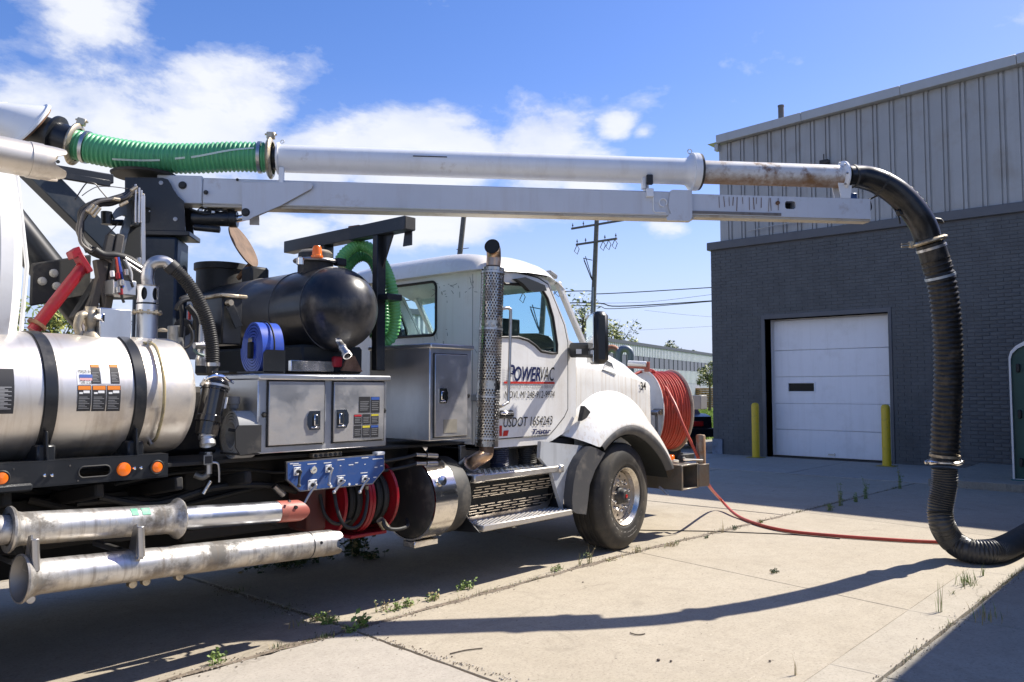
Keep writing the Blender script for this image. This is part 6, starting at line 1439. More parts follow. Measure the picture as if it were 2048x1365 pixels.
bbox(sb1-.0, sb2+.0, zb0+.0, zb0+.023, -.060,.060,'beam_wear_strip',MATS['buff_strip'],.003)
bbox(sb1+.0, hs0-.09, zb0+.030, zb0+.055, -.075,-.068,'dirty_rail',mat('grimy_rail', (.20,.18,.16), .6, streak=.6, sc=(.08,.05,.03), sscale=(14,14,14)),.001)
for k in range(13):   # rust runs from the pin
    rnd = random.Random(k); s = hs0-.13-.05*k*.9+rnd.uniform(-.02,.02); l = rnd.uniform(.05,.13)
    MB().bar(bp(s,zb1-.03,-.0746), bp(s+rnd.uniform(-.01,.01),zb1-.03-l,-.0746), .001,.004+.003*rnd.random()).build('rust_run', mat('rust_run_paint', (.16,.09,.05), .7), bo)
MB().cyl(bp(4.386,3.278,-.066), bp(4.386,3.278,-.085), .018, 14).build('pin', rust, bo)
# joint plate with six bolts
sp0, sp1 = 3.402, 3.578
MB().prism([(sp0-.02,zb1+.0),(sp0+.0,zb1+.01),(sp1,zb1+.01),(sp1,zb0-.005),(sp1-.02,zb0-.045),(sp0-.05,zb0-.045),(sp0-.06,zb0-.02),(sp0-.02,zb0+.02),(sp0-.04,zb0+.08)], BO - BN*.096, BE, (0,0,1), .012).build('joint_plate', boomg, bo)
for px_ in (1347,1359,1371):
    for z in (zb1-.045, zb0+.035): c = bp(BSx(px_), z, -.096); MB().lathe(c, -BN, [(0,.016),(.004,.016),(.006,.011),(.010,.011),(.011,0)],12).build('joint_bolt', blackd, bo)
MB().tube([bp(3.318+.035*math.cos(a), 3.249+.035*math.sin(a), -.092) for a in [R(k*20-40) for k in range(17)]], .006, 6).build('hook_ring', boomw, bo)
MB().tube([bp(3.232,zb1-.03,-.09), bp(3.232,zb0+.05,-.09), bp(3.245,zb0+.03,-.09), bp(3.342,zb0+.03,-.09)], .006, 6).build('edge_rod', boomw, bo)
bbox(3.163, 3.227, zb1-.06, zb1+.015, -.12, -.085, 'small_bracket', boomw, .004)
bbox(3.173, 3.209, zb1, zt0-.10, -.03, .03, 'tube_support', steel, .004); bbox(3.137, 3.164, zb1+.02, zt0-.09, -.09, -.03, 'support_arm', boomw, .003); bbox(3.164, 3.219, zt0-.16, zt0-.07, -.13, -.10, 'support_clamp', blackd, .006)
# post from the beam to the left end of the tube
bbox(0.009, 0.051, zb1-.04, zt0-.10, -.10, -.05, 'tube_post', boomw, .004)
# gusset plate under the beam
MB().prism([(-0.285, 3.315),(-0.275, 2.995),(-0.222, 3.001),(-0.186, 3.027),(0.030, 3.127),(0.284, 3.280),(0.292, 3.310),(0.271, 3.331)], BO - BN*.100, BE, (0,0,1), .014).build('cylinder_gusset', boomg, bo)
MB().tube([bp(*p, -.102) for p in ((-0.273, 3.315),(0.271, 3.327),(0.292, 3.301),(0.276, 3.275),(0.030, 3.127),(-0.194, 3.019))], .005, 6).build('gusset_weld', mat('dirty_weld', (.34,.30,.25), .6), bo)
bbox(-0.256, -0.174, 3.001, zb0, .085, .10, 'cylinder_gusset', boomg, .003)
for px_, py_, r_ in ((497,431,.026),(372,377,.024),(418,391,.014),(480,366,.009)):
    c = bp(BSx(px_,py_), BZx(px_,py_), -.100 if px_ != 497 else -.112); MB().lathe(c, -BN, [(0,r_*1.35),(.004,r_*1.35),(.005,r_),(.016,r_*.95),(.018,0)],20).build('pivot_pin', blackd if px_ < 480 or px_ > 490 else blackd, bo)
# lift cylinder
c0_ = Vector((-3.542, 0.677, 3.027)); c1_ = Vector((-3.280, 0.443, 3.027)); c2_ = Vector((-3.205, 0.375, 3.055))
MB().cyl(c0_, c1_, .062, 24, .004).build('lift_cylinder', black, bo); MB().cyl(c1_ - (c1_-c0_).normalized()*.05, c1_ + (c1_-c0_).normalized()*.012, .070, 24, .004).build('cylinder_head', black, bo); MB().cyl(c1_, c2_, .030, 16).build('cylinder_rod', chrome, bo)
MB().cyl(Vector((-3.546, 0.640, 2.946)), Vector((-3.390, 0.501, 2.930)), .028, 14, .004).build('side_cylinder', black, bo)
rnd = random.Random(4)
for i in range(7):
    pts = [bp(-0.714+.02*i, 3.107-.01*i+rnd.uniform(-.02,.02), rnd.uniform(-.07,.05))]
    for k in range(3): pts.append(bp(-0.714+.12*(k+1)+rnd.uniform(-.03,.03), 3.100+rnd.uniform(-.05,.035), rnd.uniform(-.07,.05)))
    MB().tube(cat(pts,5), .010, 7).build('cylinder_hose', rubber, bo)
for px_, py_ in ((415,417),(430,428),(405,424)): c = Vector(bp(BSx(px_,py_), BZx(px_,py_), -.06)); MB().ob(c,(.012,-.01,0),(.006,.008,0),(0,0,.012),.004).build('hose_fitting', steel, bo)
# black pivot head
hp_ = [(-1.198, 3.321),(-0.908, 3.326),(-0.864, 3.314),(-0.839, 3.273),(-0.818, 3.231),(-0.780, 3.177),(-0.735, 3.140),(-0.718, 2.917),(-0.717, 2.888),(-1.187, 2.885)]
hh = rr(.09,.13,.02,-1.036,3.015,3)
for off in (-.13, .12): MB().prism(hp_, BO + BN*off, BE, (0,0,1), .014, holes=[hh]).build('head_plate', black, bo)
bbox(-1.186, -0.864, 2.897, 3.309, -.115, .115, 'head_core', dark, .01)
bbox(-1.194, -0.676, 2.847, 2.889, -.17, .17, 'head_base', black, .006)
for px_, py_ in ((333,375),(361,446)): c = bp(BSx(px_,py_), BZx(px_,py_), -.13); MB().lathe(c, -BN, [(0,.030),(.006,.030),(.008,.018),(.02,.017),(.022,0)],18).build('head_pin', mat('grey_pin', (.35,.36,.38), .4, .3), bo)
for px_, py_ in ((385,473),(310,430),(357,420)): c = bp(BSx(px_,py_), BZx(px_,py_), -.135); MB().lathe(c, -BN, [(0,.008),(.006,.006)],8).build('small_bolt', steel, bo)
hc_ = bp(-1.194+.22, 3.371, 0); MB().lathe(hc_ - BE*.12, (0,0,1), [(-.006,0),(-.006,.25),(.012,.26),(.016,.0)], 40).build('top_plate', blackd, bo)
MB().cyl(bp(-1.163,3.314), bp(-1.163,3.381), .09, 20).build('swivel_neck', black, bo) if False else None
# fixed column under the head
cc_ = bp((-1.075+-0.805)/2, 0, 0)
CO_ = MB().bar(cc_ + Vector((0,0,1.0)), cc_ + Vector((0,0,2.847-.01)), .34,.34,.02,up=BE); CO_.build('boom_column', mat('blue_black_paint'), TR)
MB().box(cc_.x-.35,cc_.x+.35,cc_.y-.9,cc_.y+.5,1.15,1.32,.02).build('column_base', black, TR)
# struts, arms and plates around the column (left of it in view)
def bar_y(p0, p1, y, w, h, name, m, y2=None, parent=TR, b=.006):
    return MB().bar(U3(*p0,y), U3(*p1,y if y2 is None else y2), w, h, b, up=(0,1,0)).build(name, m, parent)
bar_y((30,305),(226,500), .55, .16, .14, 'diagonal_brace', mat('blue_black_paint'))
bar_y((75,362),(222,508), .45, .012, .10, 'brace_edge', black) if False else None
bar_y((108,341),(224,360), .5, .07, .07, 'tie_rod', black); bar_y((115,350),(220,368), .46, .05, .03, 'tie_rod', black)
MB().cyl(U3(-20,395,.25), U3(178,640,.25), .115, 24).build('lift_tube', black, TR)
MB().ob(U3(122,560,.05), U3(150,555,.05)-U3(90,565,.05), (0,.015,0), (0,0,.14), .01).build('knuckle_plate', blackd, TR)
for px_, py_ in ((107,547),(84,563),(113,573)): c = U3(px_,py_,.03); MB().lathe(c,(0,-1,0),[(0,.028),(.01,.028),(.014,.02),(.022,.018),(.024,0)],12).build('knuckle_bolt', mat('pale_bolt', (.50,.48,.42), .5, .2), TR)
MB().cyl(U3(120,570,.25), U3(190,585,.25), .09, 18).build('knuckle_arm', blackd, TR)
bar_y((150,640),(200,560), -.1, .06, .10, 'support_leg', blackd); 
grc = mat('grime_coated_steel', (.085,.078,.07), .6, .2, var=.3, vs=5, dirt=(.16,.13,.10), ds=4, da=.6)
for a, b, w in (((222,470),(176,650),.055), ((238,470),(204,660),.07), ((205,560),(168,640),.04), ((195,520),(215,640),.06)): bar_y(a, b, -.25, .05, w, 'support_leg', grc)
# hooked cradle and lever stand
cr = empty('pipe_cradle', tuple(U3(280,470,-.2))); cr.parent = TR
cpt_ = [(222,432),(232,418),(262,398),(276,392),(279,402),(262,436),(252,470),(246,500),(236,540),(222,540),(232,500),(240,462),(250,434),(244,432),(232,436),(226,440)]
MB().prism([(U3(x_,y_,-.15).x,U3(x_,y_,-.15).z) for x_, y_ in cpt_], (0,-.15,0),(1,0,0),(0,0,1),.03).build('cradle_hook', mat('grey_blue_steel', (.15,.17,.19), .35, .6, dirt=(.12,.10,.08), ds=5, da=.6), cr)
MB().cyl(U3(210,445,-.1), U3(246,446,-.1), .022, 12).build('cradle_bar', black, cr); MB().cyl(U3(213,424,-.15), U3(213,449,-.15), .035, 12).build('cradle_roller', black, cr)
for px_, w_ in ((271,.012),(278,.014),(283,.012)): MB().bar(U3(px_,368+(px_-270),-.3), U3(px_-.5,446,-.3), w_,w_,.002).build('control_rod', steel, cr)
MB().bar(U3(262,384,-.28), U3(287,390,-.28), .02,.014,.003).build('rod_bracket', zinc, cr); MB().bar(U3(285,388,-.26), U3(287,560,-.26), .014,.03,.003).build('guide_rail', steel, cr)
MB().box(U3(264,0,-.2).x if False else U3(264,450,-.2).x, U3(284,450,-.2).x, -.25,-.1, U3(270,452,-.2).z, U3(270,390,-.2).z, .01).build('valve_block', mat('grey_blue_steel'), cr)
MB().prism([(U3(x_,y_,-.12).x,U3(x_,y_,-.12).z) for x_, y_ in ((262,444),(288,446),(286,560),(284,600),(222,600),(236,540),(248,500))], (0,-.12,0),(1,0,0),(0,0,1),.02).build('splash_plate', dark, cr)
MB().cyl(U3(277,535,-.3), U3(277,516,-.3), .02, 14, .004).build('relief_valve', steel, cr)
MB().box(U3(218,575,-.35).x, U3(264,575,-.35).x, -.42,-.25, U3(240,592,-.35).z, U3(240,562,-.35).z, .006).build('hydraulic_manifold', alub, cr)
# hydraulic hoses: bundle sweeping from the head down to the manifold
rnd = random.Random(8)
base_ = [(268,374),(250,392),(218,402),(186,408),(166,424),(160,450),(162,478),(178,500),(205,512),(225,520),(240,545)]
for i in range(9):
    j = [(x_ + rnd.uniform(-4,7)*(1 if k < 6 else .8), y_ + rnd.uniform(-5,9)*(1 if k < 6 else .7)) for k, (x_, y_) in enumerate(base_)]
    j = j[:rnd.choice((8, 10, 11))] if i % 2 else j
    MB().tube(cat([U3(x_, y_, -.30 + .02*i) for x_, y_ in j], 5), rnd.choice((.0095,.012,.015)), 8).build('hydraulic_hose', rubber if i % 3 else mat('worn_hose', (.11,.10,.09), .45, dirt=(.3,.27,.22), ds=9, da=.5), cr)
for (a, b) in (((180,428),(194,412)),((186,434),(200,416)),((174,424),(186,410)),((226,398),(240,400)),((262,382),(274,374)),((255,404),(240,412))): MB().cyl(U3(*a,-.33), U3(*b,-.33), .012, 10, .002).build('hose_fitting', zinc, cr)
for pts, r_ in ((((150,400),(164,378),(175,366),(190,368),(200,380),(214,396)),.004),(((164,392),(178,382),(196,374),(225,374),(256,378)),.003),(((215,470),(228,456),(236,448)),.004)): MB().tube(cat([U3(x_,y_,-.3) for x_,y_ in pts],5), r_, 6).build('thin_wire', ink, cr)
for pts, m_ in ((((232,515),(236,548),(234,560)),redh),(((236,515),(243,550),(246,575)),blue),(((228,518),(226,545),(232,563)),rubber),(((240,548),(243,566),(243,590),(248,606)),rubber),(((250,520),(262,545),(262,566)),mat('white_line', (.5,.5,.5), .4)),(((244,520),(256,548),(266,575)),rubber)): MB().tube(cat([U3(x_,y_,-.42) for x_,y_ in pts],5), .009, 7).build('valve_line', m_, cr)
for px_, py_, m_ in ((235,552,redp),(241,584,redp),(243,566,steel),(236,580,steel),(252,545,steel),(224,548,whitem)): MB().cyl(U3(px_,py_-6,-.44), U3(px_+1,py_+6,-.44), .014, 10, .002).build('quick_fitting', m_, cr)
MB().tube(cat([U3(x_,y_,-.33) for x_,y_ in ((188,500),(205,510),(232,512),(262,522),(288,545))],5), .028, 12).build('hose_sleeve', rubber, cr)
for (a,b) in (((246,522),(285,548)),((250,516),(290,540))): MB().cyl(U3(*a,-.38), U3(*b,-.38), .010, 8).build('linkage_rod', steel, cr)
# red strut
rs_ = empty('red_prop', tuple(U3(100,600,-.45))); rs_.parent = TR
MB().cyl(U3(66,662,-.45), U3(166,534,-.45), .037, 20).build('prop_tube', redp, rs_); MB().ob(U3(164,526,-.45), (U3(175,545,-.45)-U3(152,508,-.45))*.55, (0,.045,0), Vector((.02,0,.014))*.8, .006).build('prop_plate', redp, rs_); MB().ob(U3(148,507,-.45), (.024,0,.02), (0,.045,0), (-.010,0,.022), .005).build('prop_hook', redp, rs_); MB().cyl(U3(72,652,-.45), U3(76,647,-.45), .056, 20).build('prop_collar', mat('rust'), rs_)

# ---------------- boom end: black elbow, clamps, hanging hose
he = [bp(s2_+.0,zt0), bp(s2_+.10,zt0), Vector((0.980, -3.381, 3.533)) if False else bp(s2_+.28,zt0-.02), Vector((1.035,-3.49,3.45)), Vector((1.14,-3.62,3.28)), Vector((1.21,-3.70,3.13)), Vector((1.25,-3.735,3.0)), Vector((1.262,-3.74,2.94))]
he = []
for (px_, py_, x_) in ((1692,353,.735),(1720,354,.86),(1752,362,.95),(1785,380,1.05),(1812,403,1.12),(1834,430,1.17),(1848,455,1.22),(1857,483,1.25)): he.append(U5(px_, py_, x_))
hec = cat(he, 8)
MB().tube(hec, [.102 + .016*min(1,i/26) for i in range(len(hec))], 32).build('discharge_elbow', mat('elbow_rubber', (.012,.012,.012), .28, dirt=(.10,.08,.06), ds=4, da=.4, streak=.1, sc=(.13,.1,.07)), bo, ang=70)
def ringat(i, r, w, name, m): d = (hec[i+1]-hec[i-1]).normalized(); return MB().tube([hec[i]-d*w, hec[i]+d*w], r, 32).build(name, m, bo)
ringat(19, .116, .010, 'elbow_band', blackd); ringat(4, .108, .010, 'elbow_band', blackd)
for k in (30, 33, 36, 39):
    d = (hec[k+1]-hec[k-1]).normalized(); o_ = Vector((.6,-.55,.6)); o_ = (o_ - d*o_.dot(d)).normalized(); MB().ob(hec[k] + o_*.125, d*.03, o_*.010, d.cross(o_)*.02, .004).build('elbow_rib', black, bo)
k = 44; d = (hec[k+1]-hec[k-1]).normalized(); rr_ = Vector((_rt.x,_rt.y,0)); MB().ob(hec[k] + rr_*.125 - Vector((0,0,-.01)), rr_*.075 + Vector((0,0,-.012)), d.cross(rr_)*.03, d*.028, .012).build('elbow_lug', blackd, bo)
MB().ob(hec[k-5] - rr_*.125, rr_*.05, d.cross(rr_)*.03, d*.03, .012).build('elbow_lug', blackd, bo); MB().tube(cat([U5(1735,400,.95),U5(1742,398,1.0),U5(1757,392,1.0),U5(1775,402,1.05),U5(1795,428,1.08),U5(1800,448,1.1)],5), .008, 7).build('elbow_cable', rubber, bo); MB().tube(cat([U5(1737,398,.93),U5(1742,415,.93),U5(1735,428,.93),U5(1733,437,.93)],5), .010, 7).build('elbow_cable', rubber, bo)
MB().prism([(-.045,.105),(.045,.13),(.045,.02),(.02,-.205),(-.02,-.205)][0:0] or [(s2_-.06,zb1-.01),(s2_+.03,zb1-.01),(s2_+.05,zt0-.06),(s2_-.09,zt0-.06)], BO - BN*.06, BE, (0,0,1), .010).build('end_bracket', whitecl, bo)
MB().prism([(s2_-.06,zb1-.01),(s2_+.03,zb1-.01),(s2_+.05,zt0-.06),(s2_-.09,zt0-.06)], BO + BN*.05, BE, (0,0,1), .010).build('end_bracket', whitecl, bo)
MB().ob(bp(5.228,3.394,.15),BE*.04,BN*.02,(0,0,.05),.005).build('blue_block', bluep, bo)
# clamp between elbow and hose, with long bolts
HA = hec[-1]; hd = (hec[-1]-hec[-3]).normalized(); tilt = (hd + rr_*.02).normalized()
clamp(HA, tilt, .122, zinc, False)
MB().cyl(HA - rr_*.25 + Vector((.0,.0,-.05)), HA - rr_*.10 + Vector((0,0,-.035)), .010, 8).build('clamp_tbolt', zinc, bo); MB().cyl(HA - rr_*.25 + Vector((0,0,-.025)), HA - rr_*.12 + Vector((0,0,-.02)), .008, 8).build('clamp_tbolt', zinc, bo); MB().ob(HA - rr_*.16 + Vector((0,0,-.03)), rr_*.022, BN*.02, (0,0,.03), .006).build('clamp_lug', zinc, bo)
hsE = empty('suction_hose', (1.55,-3.74,0), 'black corrugated suction hose hanging from the boom end and lying on the concrete', 'hose')
hu = [U5(1860,488,1.26), U5(1870,520,1.30), U5(1884,570,1.36), U5(1893,640,1.42), U5(1897,720,1.47), U5(1896,790,1.51), U5(1892,850,1.55), U5(1890,900,1.57), U5(1889,925,1.575)]
huc = cat(hu, 14)
cuff = huc[:22]; MB().tube(cuff, .122, 30).build('upper_cuff', hoseb, hsE) 
ribbed(MB(), huc[14:], .128, .047, .014, 30, 4).build('upper_hose', hoseb, hsE, ang=75)
for i, m_ in ((5, steel), (24, mat('pale_band', (.42,.47,.52), .4, .5)), (len(huc)-10, zinc)):
    d = (huc[i+1]-huc[i-1]).normalized(); MB().tube([huc[i]-d*.012, huc[i]+d*.012], .131, 30).build('worm_band', m_, hsE)
q_ = huc[-1]; clamp(q_, Vector((.02,0,1)), .120, polish, False, hsE); 
for s in (-1,1): MB().ob(q_ + rr_*s*.155, rr_*.03, BN*.012, (0,0,.016), .006).build('clamp_ear', polish, hsE)
hl = [U5(1889,938,1.575), U5(1889,965,1.58), U5(1884,993,1.58), U5(1880,1022,1.57), U5(1886,1054,1.57), U6(1906,1084,.16), U6(1940,1102,.112), U6(1985,1103,.112), U6(2020,1091,.115), U6(2060,1068,.12), U6(2110,1040,.12), U6(2180,1010,.12)]
hlc = cat(hl, 14); ribbed(MB(), hlc, .114, .023, .012, 28, 4).build('lower_hose', hosen, hsE, ang=75)
# red jetter hose on the ground
rj = []
MB().tube(cat([U6(1398,918,.95) if False else U3(1398,918,-1.1), U3(1408,945,-1.12), U3(1418,972,-1.2), U6(1440,998,.15), U6(1472,1030,.03), U6(1520,1050,.02), U6(1580,1063,.02), U6(1660,1071,.02), U6(1740,1077,.02), U6(1820,1082,.02), U6(1865,1084,.02), U6(1895,1086,.02)], 8), .0175, 12).build('lead_hose', redh, tag(empty('jetter_hose', (2.2,-1.5,0)), 'red jetter hose running from the front bumper across the concrete to the nozzle', 'hose'))
jh = [o for o in D.objects if o.name == 'jetter_hose'][0]
MB().cyl(U6(1895,1086,.022), U6(1912,1087,.022), .024, 14, .003).build('hose_coupling', steel, jh); MB().cyl(U6(1912,1087,.022), U6(1990,1087,.022), .017, 12).build('leader_hose', rubber, jh); MB().cyl(U6(1915,1087,.022), U6(1925,1087,.022), .028, 14).build('coupling_nut', brass, jh)
# ---------------- front reel
rx = empty('hose_reel', (2.2,-.1,.8)); rx.parent = TR
rc = Vector((2.17, -.29, 1.335)); ra = Vector((.885,-.466,0)).normalized(); rR = .515
hw = .20
for s, nm in ((-1,'flange'),(1,'flange')):
    MB().lathe(rc + ra*hw*s, ra*s, [(-.006,.10),(-.004,rR-.012),(.0,rR),(.010,rR+.006),(.018,rR),(.014,rR-.02),(.006,rR-.03),(.006,.22),(.03,.18),(.03,0)], 72, cap=False).build(nm, whitecl if s < 0 else mat('tan_rim', (.50,.43,.33), .5, dirt=(.25,.19,.13), ds=6, da=.6), rx)
MB().cyl(rc - ra*hw, rc + ra*hw, .2, 32).build('drum', whitecl, rx)
for k in range(11):
    t_ = -hw+.022+k*(2*hw-.044)/10; r1 = rR-.022 + (.005 if k % 2 else 0)
    MB().lathe(rc + ra*t_, ra, [(-.0185,r1-.05),(-.017,r1-.012),(-.010,r1-.002),(0,r1+.002),(.010,r1-.002),(.017,r1-.012),(.0185,r1-.05)], 72, cap=False).build('hose_turn', redh, rx)
for k in range(9):
    t_ = -hw+.04+k*(2*hw-.1)/8; 
    MB().lathe(rc + ra*t_, ra, [(-.0175,rR-.05),(0,rR+.012),(.0175,rR-.05)], 64, a0=-1.1, a1=1.9, cap=False).build('hose_turn', redh, rx) if k < 2 else None
# hose leaving the reel over the top, then down to the bumper
ln = cat([rc + ra*(-.10) + Vector((-.25,.1,.44)), rc + ra*(-.05) + Vector((-.02,-.02,.50)), U3(1345,800,-.75), U3(1366,850,-.95), U3(1390,902,-1.08), U3(1398,920,-1.1)], 7)
MB().tube(ln, .018, 12).build('feed_hose', redh, rx)
# level wind bar on top
w0 = U3(1256,727,-.35); w1 = U3(1293,729,-.55); MB().cyl(w0, w1, .035, 18, .004).build('level_wind_bar', whitecl, rx); MB().ob((w0+w1)/2 - Vector((0,0,.045)), (w1-w0)/2, (0,.03,0), (0,0,.012), .004).build('guide_plate', redl, rx); MB().ob(w1 + Vector((.01,0,-.03)), (.012,0,0), (0,.035,0), (0,0,.06), .004).build('guide_end', redl, rx)
# bearing bracket in front of the near flange, hydraulic motor
MB().prism([(-.18,-.62),(.18,-.62),(.06,.08),(-.06,.08)], rc - ra*(hw+.05), Vector((ra.y,-ra.x,0)), (0,0,1), .02).build('reel_stand', whitecl, rx); MB().prism([(-.18,-.62),(.18,-.62),(.06,.08),(-.06,.08)], rc + ra*(hw+.05), Vector((ra.y,-ra.x,0)), (0,0,1), .02).build('reel_stand', blackd, rx)
m_ = U3(1318,826,-.62); MB().cyl(m_ + Vector((0,.1,0)), m_, .03, 16, .004).build('motor', steel, rx); MB().cyl(m_ + Vector((.05,.1,.01)), m_ + Vector((.05,-.01,.01)), .038, 16, .004).build('motor_cap', brass, rx); MB().bar(m_ + Vector((.02,.05,-.03)), m_ + Vector((.03,.05,-.3)), .03,.03,.004).build('motor_bracket', greyp, rx)
MB().box(1.1,2.9,-.42,.42,.66,.76,.01).build('reel_base', blackd, rx)
bx_ = U3(1396,803,.25); MB().box(bx_.x-.10,bx_.x+.10,.15,.32,bx_.z-.12,bx_.z+.09,.01).build('control_box', mat('grey_box', (.30,.29,.27), .5, dirt=(.25,.2,.15), ds=7, da=.5), rx)
# ---------------- bumper box with open door
bE = empty('bumper', (1.4,-1,.45)); bE.parent = TR
b3 = mat('stained_steel_box', (.26,.235,.20), .45, .75, dirt=(.20,.13,.08), ds=4, da=.7, dth=.46, var=.2)
X0, X1 = 1.144, 1.523; Z0, Z1 = 0.494, 0.765
Z0 = max(.40, Z0)
MB().box(X0, X0+.012, -1.22, 1.2, Z0, Z1, .003).build('bumper_rear', b3, bE); MB().box(X1-.012, X1, -1.22, 1.2, Z0, Z1, .003).build('bumper_front', b3, bE)
MB().box(X0, X1, -1.22, 1.2, Z0, Z0+.012, .003).build('bumper_floor', b3, bE); MB().box(X0, X1, -1.22, 1.2, Z1-.012, Z1+.004, .003).build('bumper_top', b3, bE); MB().box(X0, X1, -.75, -.74, Z0, Z1).build('bumper_bulkhead', dark, bE)
for (a, b_) in ((X0,X0+.03),(X1-.03,X1)): MB().box(a, b_, -1.224, -1.214, Z0, Z1, .002).build('opening_edge', b3, bE)
dh = U3(1397,955,-1.22); de = U5(1418,957,dh.x+.16); dvec = Vector((de.x-dh.x, de.y-dh.y, 0))
MB().ob(Vector((dh.x,dh.y,0)) + dvec/2 + Vector((0,0,(Z0+Z1)/2)), dvec/2, Vector((-dvec.y,dvec.x,0)).normalized()*.009, Vector((0,0,(Z1-Z0)/2-.01)), .003).build('bumper_door', b3, bE)
p0 = U3(1402,928,-1.1); p1 = U3(1402,869,-1.1); MB().lathe((p0.x,-1.1,p0.z-.05),(0,0,1),[(0,.055),(p1.z-p0.z+.03,.055),(p1.z-p0.z+.045,.045),(p1.z-p0.z+.05,0)],24).build('stub_post', mat('rust_stained_post', (.30,.25,.19), .45, .6, dirt=(.28,.14,.06), ds=4, da=.9, dth=.42), bE)
k0 = U3(1363,918,-1.05); MB().lathe(k0 - Vector((0,0,.03)),(0,0,1),[(0,.05),(.04,.05),(.05,.04),(.075,.035),(.08,.022),(.10,.018),(.102,0)],8).build('black_valve_cap', rubber, bE)
MB().cyl(U3(1340,921,-1.08), U3(1356,923,-1.08), .014, 10).build('rail_bar', steel, bE); MB().cyl(U3(1368,920,-1.15), U3(1405,921,-1.15), .012, 10).build('rail_bar', steel, bE)
MB().tube(cat([U3(1318,974,-1.0),U3(1327,981,-1.05),U3(1336,990,-1.1)],3), .014, 8).build('tow_hook', steel, bE)
# ================================================================ THINGS CARRIED ON THE TRUCK
# spare suction tubes on the side rack
def spare(name, lab, segs, parent=None):
    e = empty(name, tuple(segs[0][1]), lab, 'suction tube', 'spare suction tubes on the side rack'); return e
def notch_tube(p0, p1, r, name, m, e, flip=1, depth=.06):
    p0 = Vector(p0); p1 = Vector(p1); a, u, v = fr(p1-p0); Ln_ = (p1-p0).length; n = 48; mb = MB(); vs = []
    up_ = v if abs(v.z) > abs(u.z) else u
    for k in range(n):
        g_ = 2*PI*k/n; ext = depth*(.5+.5*math.cos(4*g_ + PI)); ext = depth*min(1, max(0, 1.6*(.5+.5*math.cos(4*g_))-.3))
        d = u*math.cos(g_) + v*math.sin(g_)
        vs += [p0 + d*r, p0 + a*(Ln_-.10) + d*r, p0 + a*(Ln_-ext) + d*r, p0 + a*(Ln_-ext) + d*(r-.007), p0 + a*(Ln_-.10) + d*(r-.007), p0 + d*(r-.007)]
    f = []
    for k in range(n):
        l = (k+1) % n
        for j in range(6): f.append((k*6+j, l*6+j, l*6+(j+1)%6, k*6+(j+1)%6))
    mb.add(vs, f); return mb.build(name, m, e, ang=50)
e = spare('suction_tube', 'pale aluminium suction tube with a notched end stowed high beside the white debris tank', [(0, U3(118,330,-1.25))])
upm = mat('sandy_aluminium', (.70,.64,.55), .45, .75, dirt=(.42,.33,.22), ds=5, da=.6, var=.12)
uA = U3(-260,300,-1.30); uA = Vector((-6.4,-1.27,2.755)); uB = Vector((U3(124,330,-1.27).x,-1.27,2.755))
notch_tube(uA, uB, .088, 'tube', upm, e)
MB().lathe(Vector((uB.x-.10,-1.27,2.755)), (-1,0,0), [(0,.0885),(.0,.0915),(.06,.0915),(.06,.0885)], 44, cap=False).build('weld_sleeve', upm, e)
MB().cyl((uB.x-.05,-1.355,2.75),(uB.x-.05,-1.362,2.75),.009,10).build('pin_hole', dark, e)
MB().bar((-5.9,-1.27,2.64),(-5.9,-.4,2.5),.05,.05,.005).build('tube_rest', black, TR)
# upper long tube with joint sleeve and red nozzle
e = spare('suction_tube', 'aluminium suction tube with bell flanges and a red nozzle, under the lamp bar', [(0, U3(300,1030,-1.25))])
t0_ = U3(-40,1072,-1.25); a0_ = U3(42,1058,-1.25); a1_ = U3(352,1026,-1.25); zz_ = (a0_.z+a1_.z)/2; Yp = -1.25
xa, xb_ = a0_.x, a1_.x; xc = U3(556,1022,-1.25).x; zc_ = .885
zA = lambda x: a0_.z + (U3(556,1024,-1.25).z-a0_.z)*(x-xa)/(xc-xa)
def P3(x): return Vector((x, Yp, zA(x)))
dA = (P3(1)-P3(0)).normalized()
MB().cyl(P3(-6.3), P3(xa), .072, 36).build('tube', alup, e)
MB().lathe(P3(xa-.06), dA, [(0,.078),(.0,.112),(.010,.114),(.018,.108),(.035,.088),(.06,.0815),(xb_-xa+.06-.05,.0815),(xb_-xa+.06-.02,.090),(xb_-xa+.06,.112),(xb_-xa+.07,.115),(xb_-xa+.08,.108),(xb_-xa+.08,.078)], 56, cap=False).build('flanged_tube', alup, e)
MB().cyl(P3(xb_), P3(xc), .066, 40).build('inner_tube', mat('clean_aluminium', (.66,.68,.72), .3, 1.0, dirt=(.25,.22,.18), ds=5, da=.35), e)
xd = U3(608,1010,-1.25).x; mb = MB(); n = 32; vs = []
for k in range(n):
    g_ = 2*PI*k/n; ext = .10*math.sin(g_)**2 
    d = Vector((0,math.cos(g_),math.sin(g_))); vs += [P3(xc-.01) + d*.068, P3(xd-ext*.5) + d*.067, P3(xd-ext*.5) + d*.060, P3(xc-.01) + d*.060]
mb.add(vs, [(k*4+j, ((k+1)%n)*4+j, ((k+1)%n)*4+(j+1)%4, k*4+(j+1)%4) for k in range(n) for j in range(4)]); nz = mb.build('red_nozzle', redl, e)
for px_, py_, r_ in ((592,1015,.011),(579,1003,.008)): c = U3(px_,py_,-1.3165); MB().cyl(c + Vector((0,.01,0)), c + Vector((0,-.006,0)), r_, 12).build('nozzle_pin', dark if px_ > 590 else steel, nz)
tm = mat('green_tape', (.12,.42,.26), .5, dirt=(.5,.5,.45), ds=18, da=.6, dth=.46)
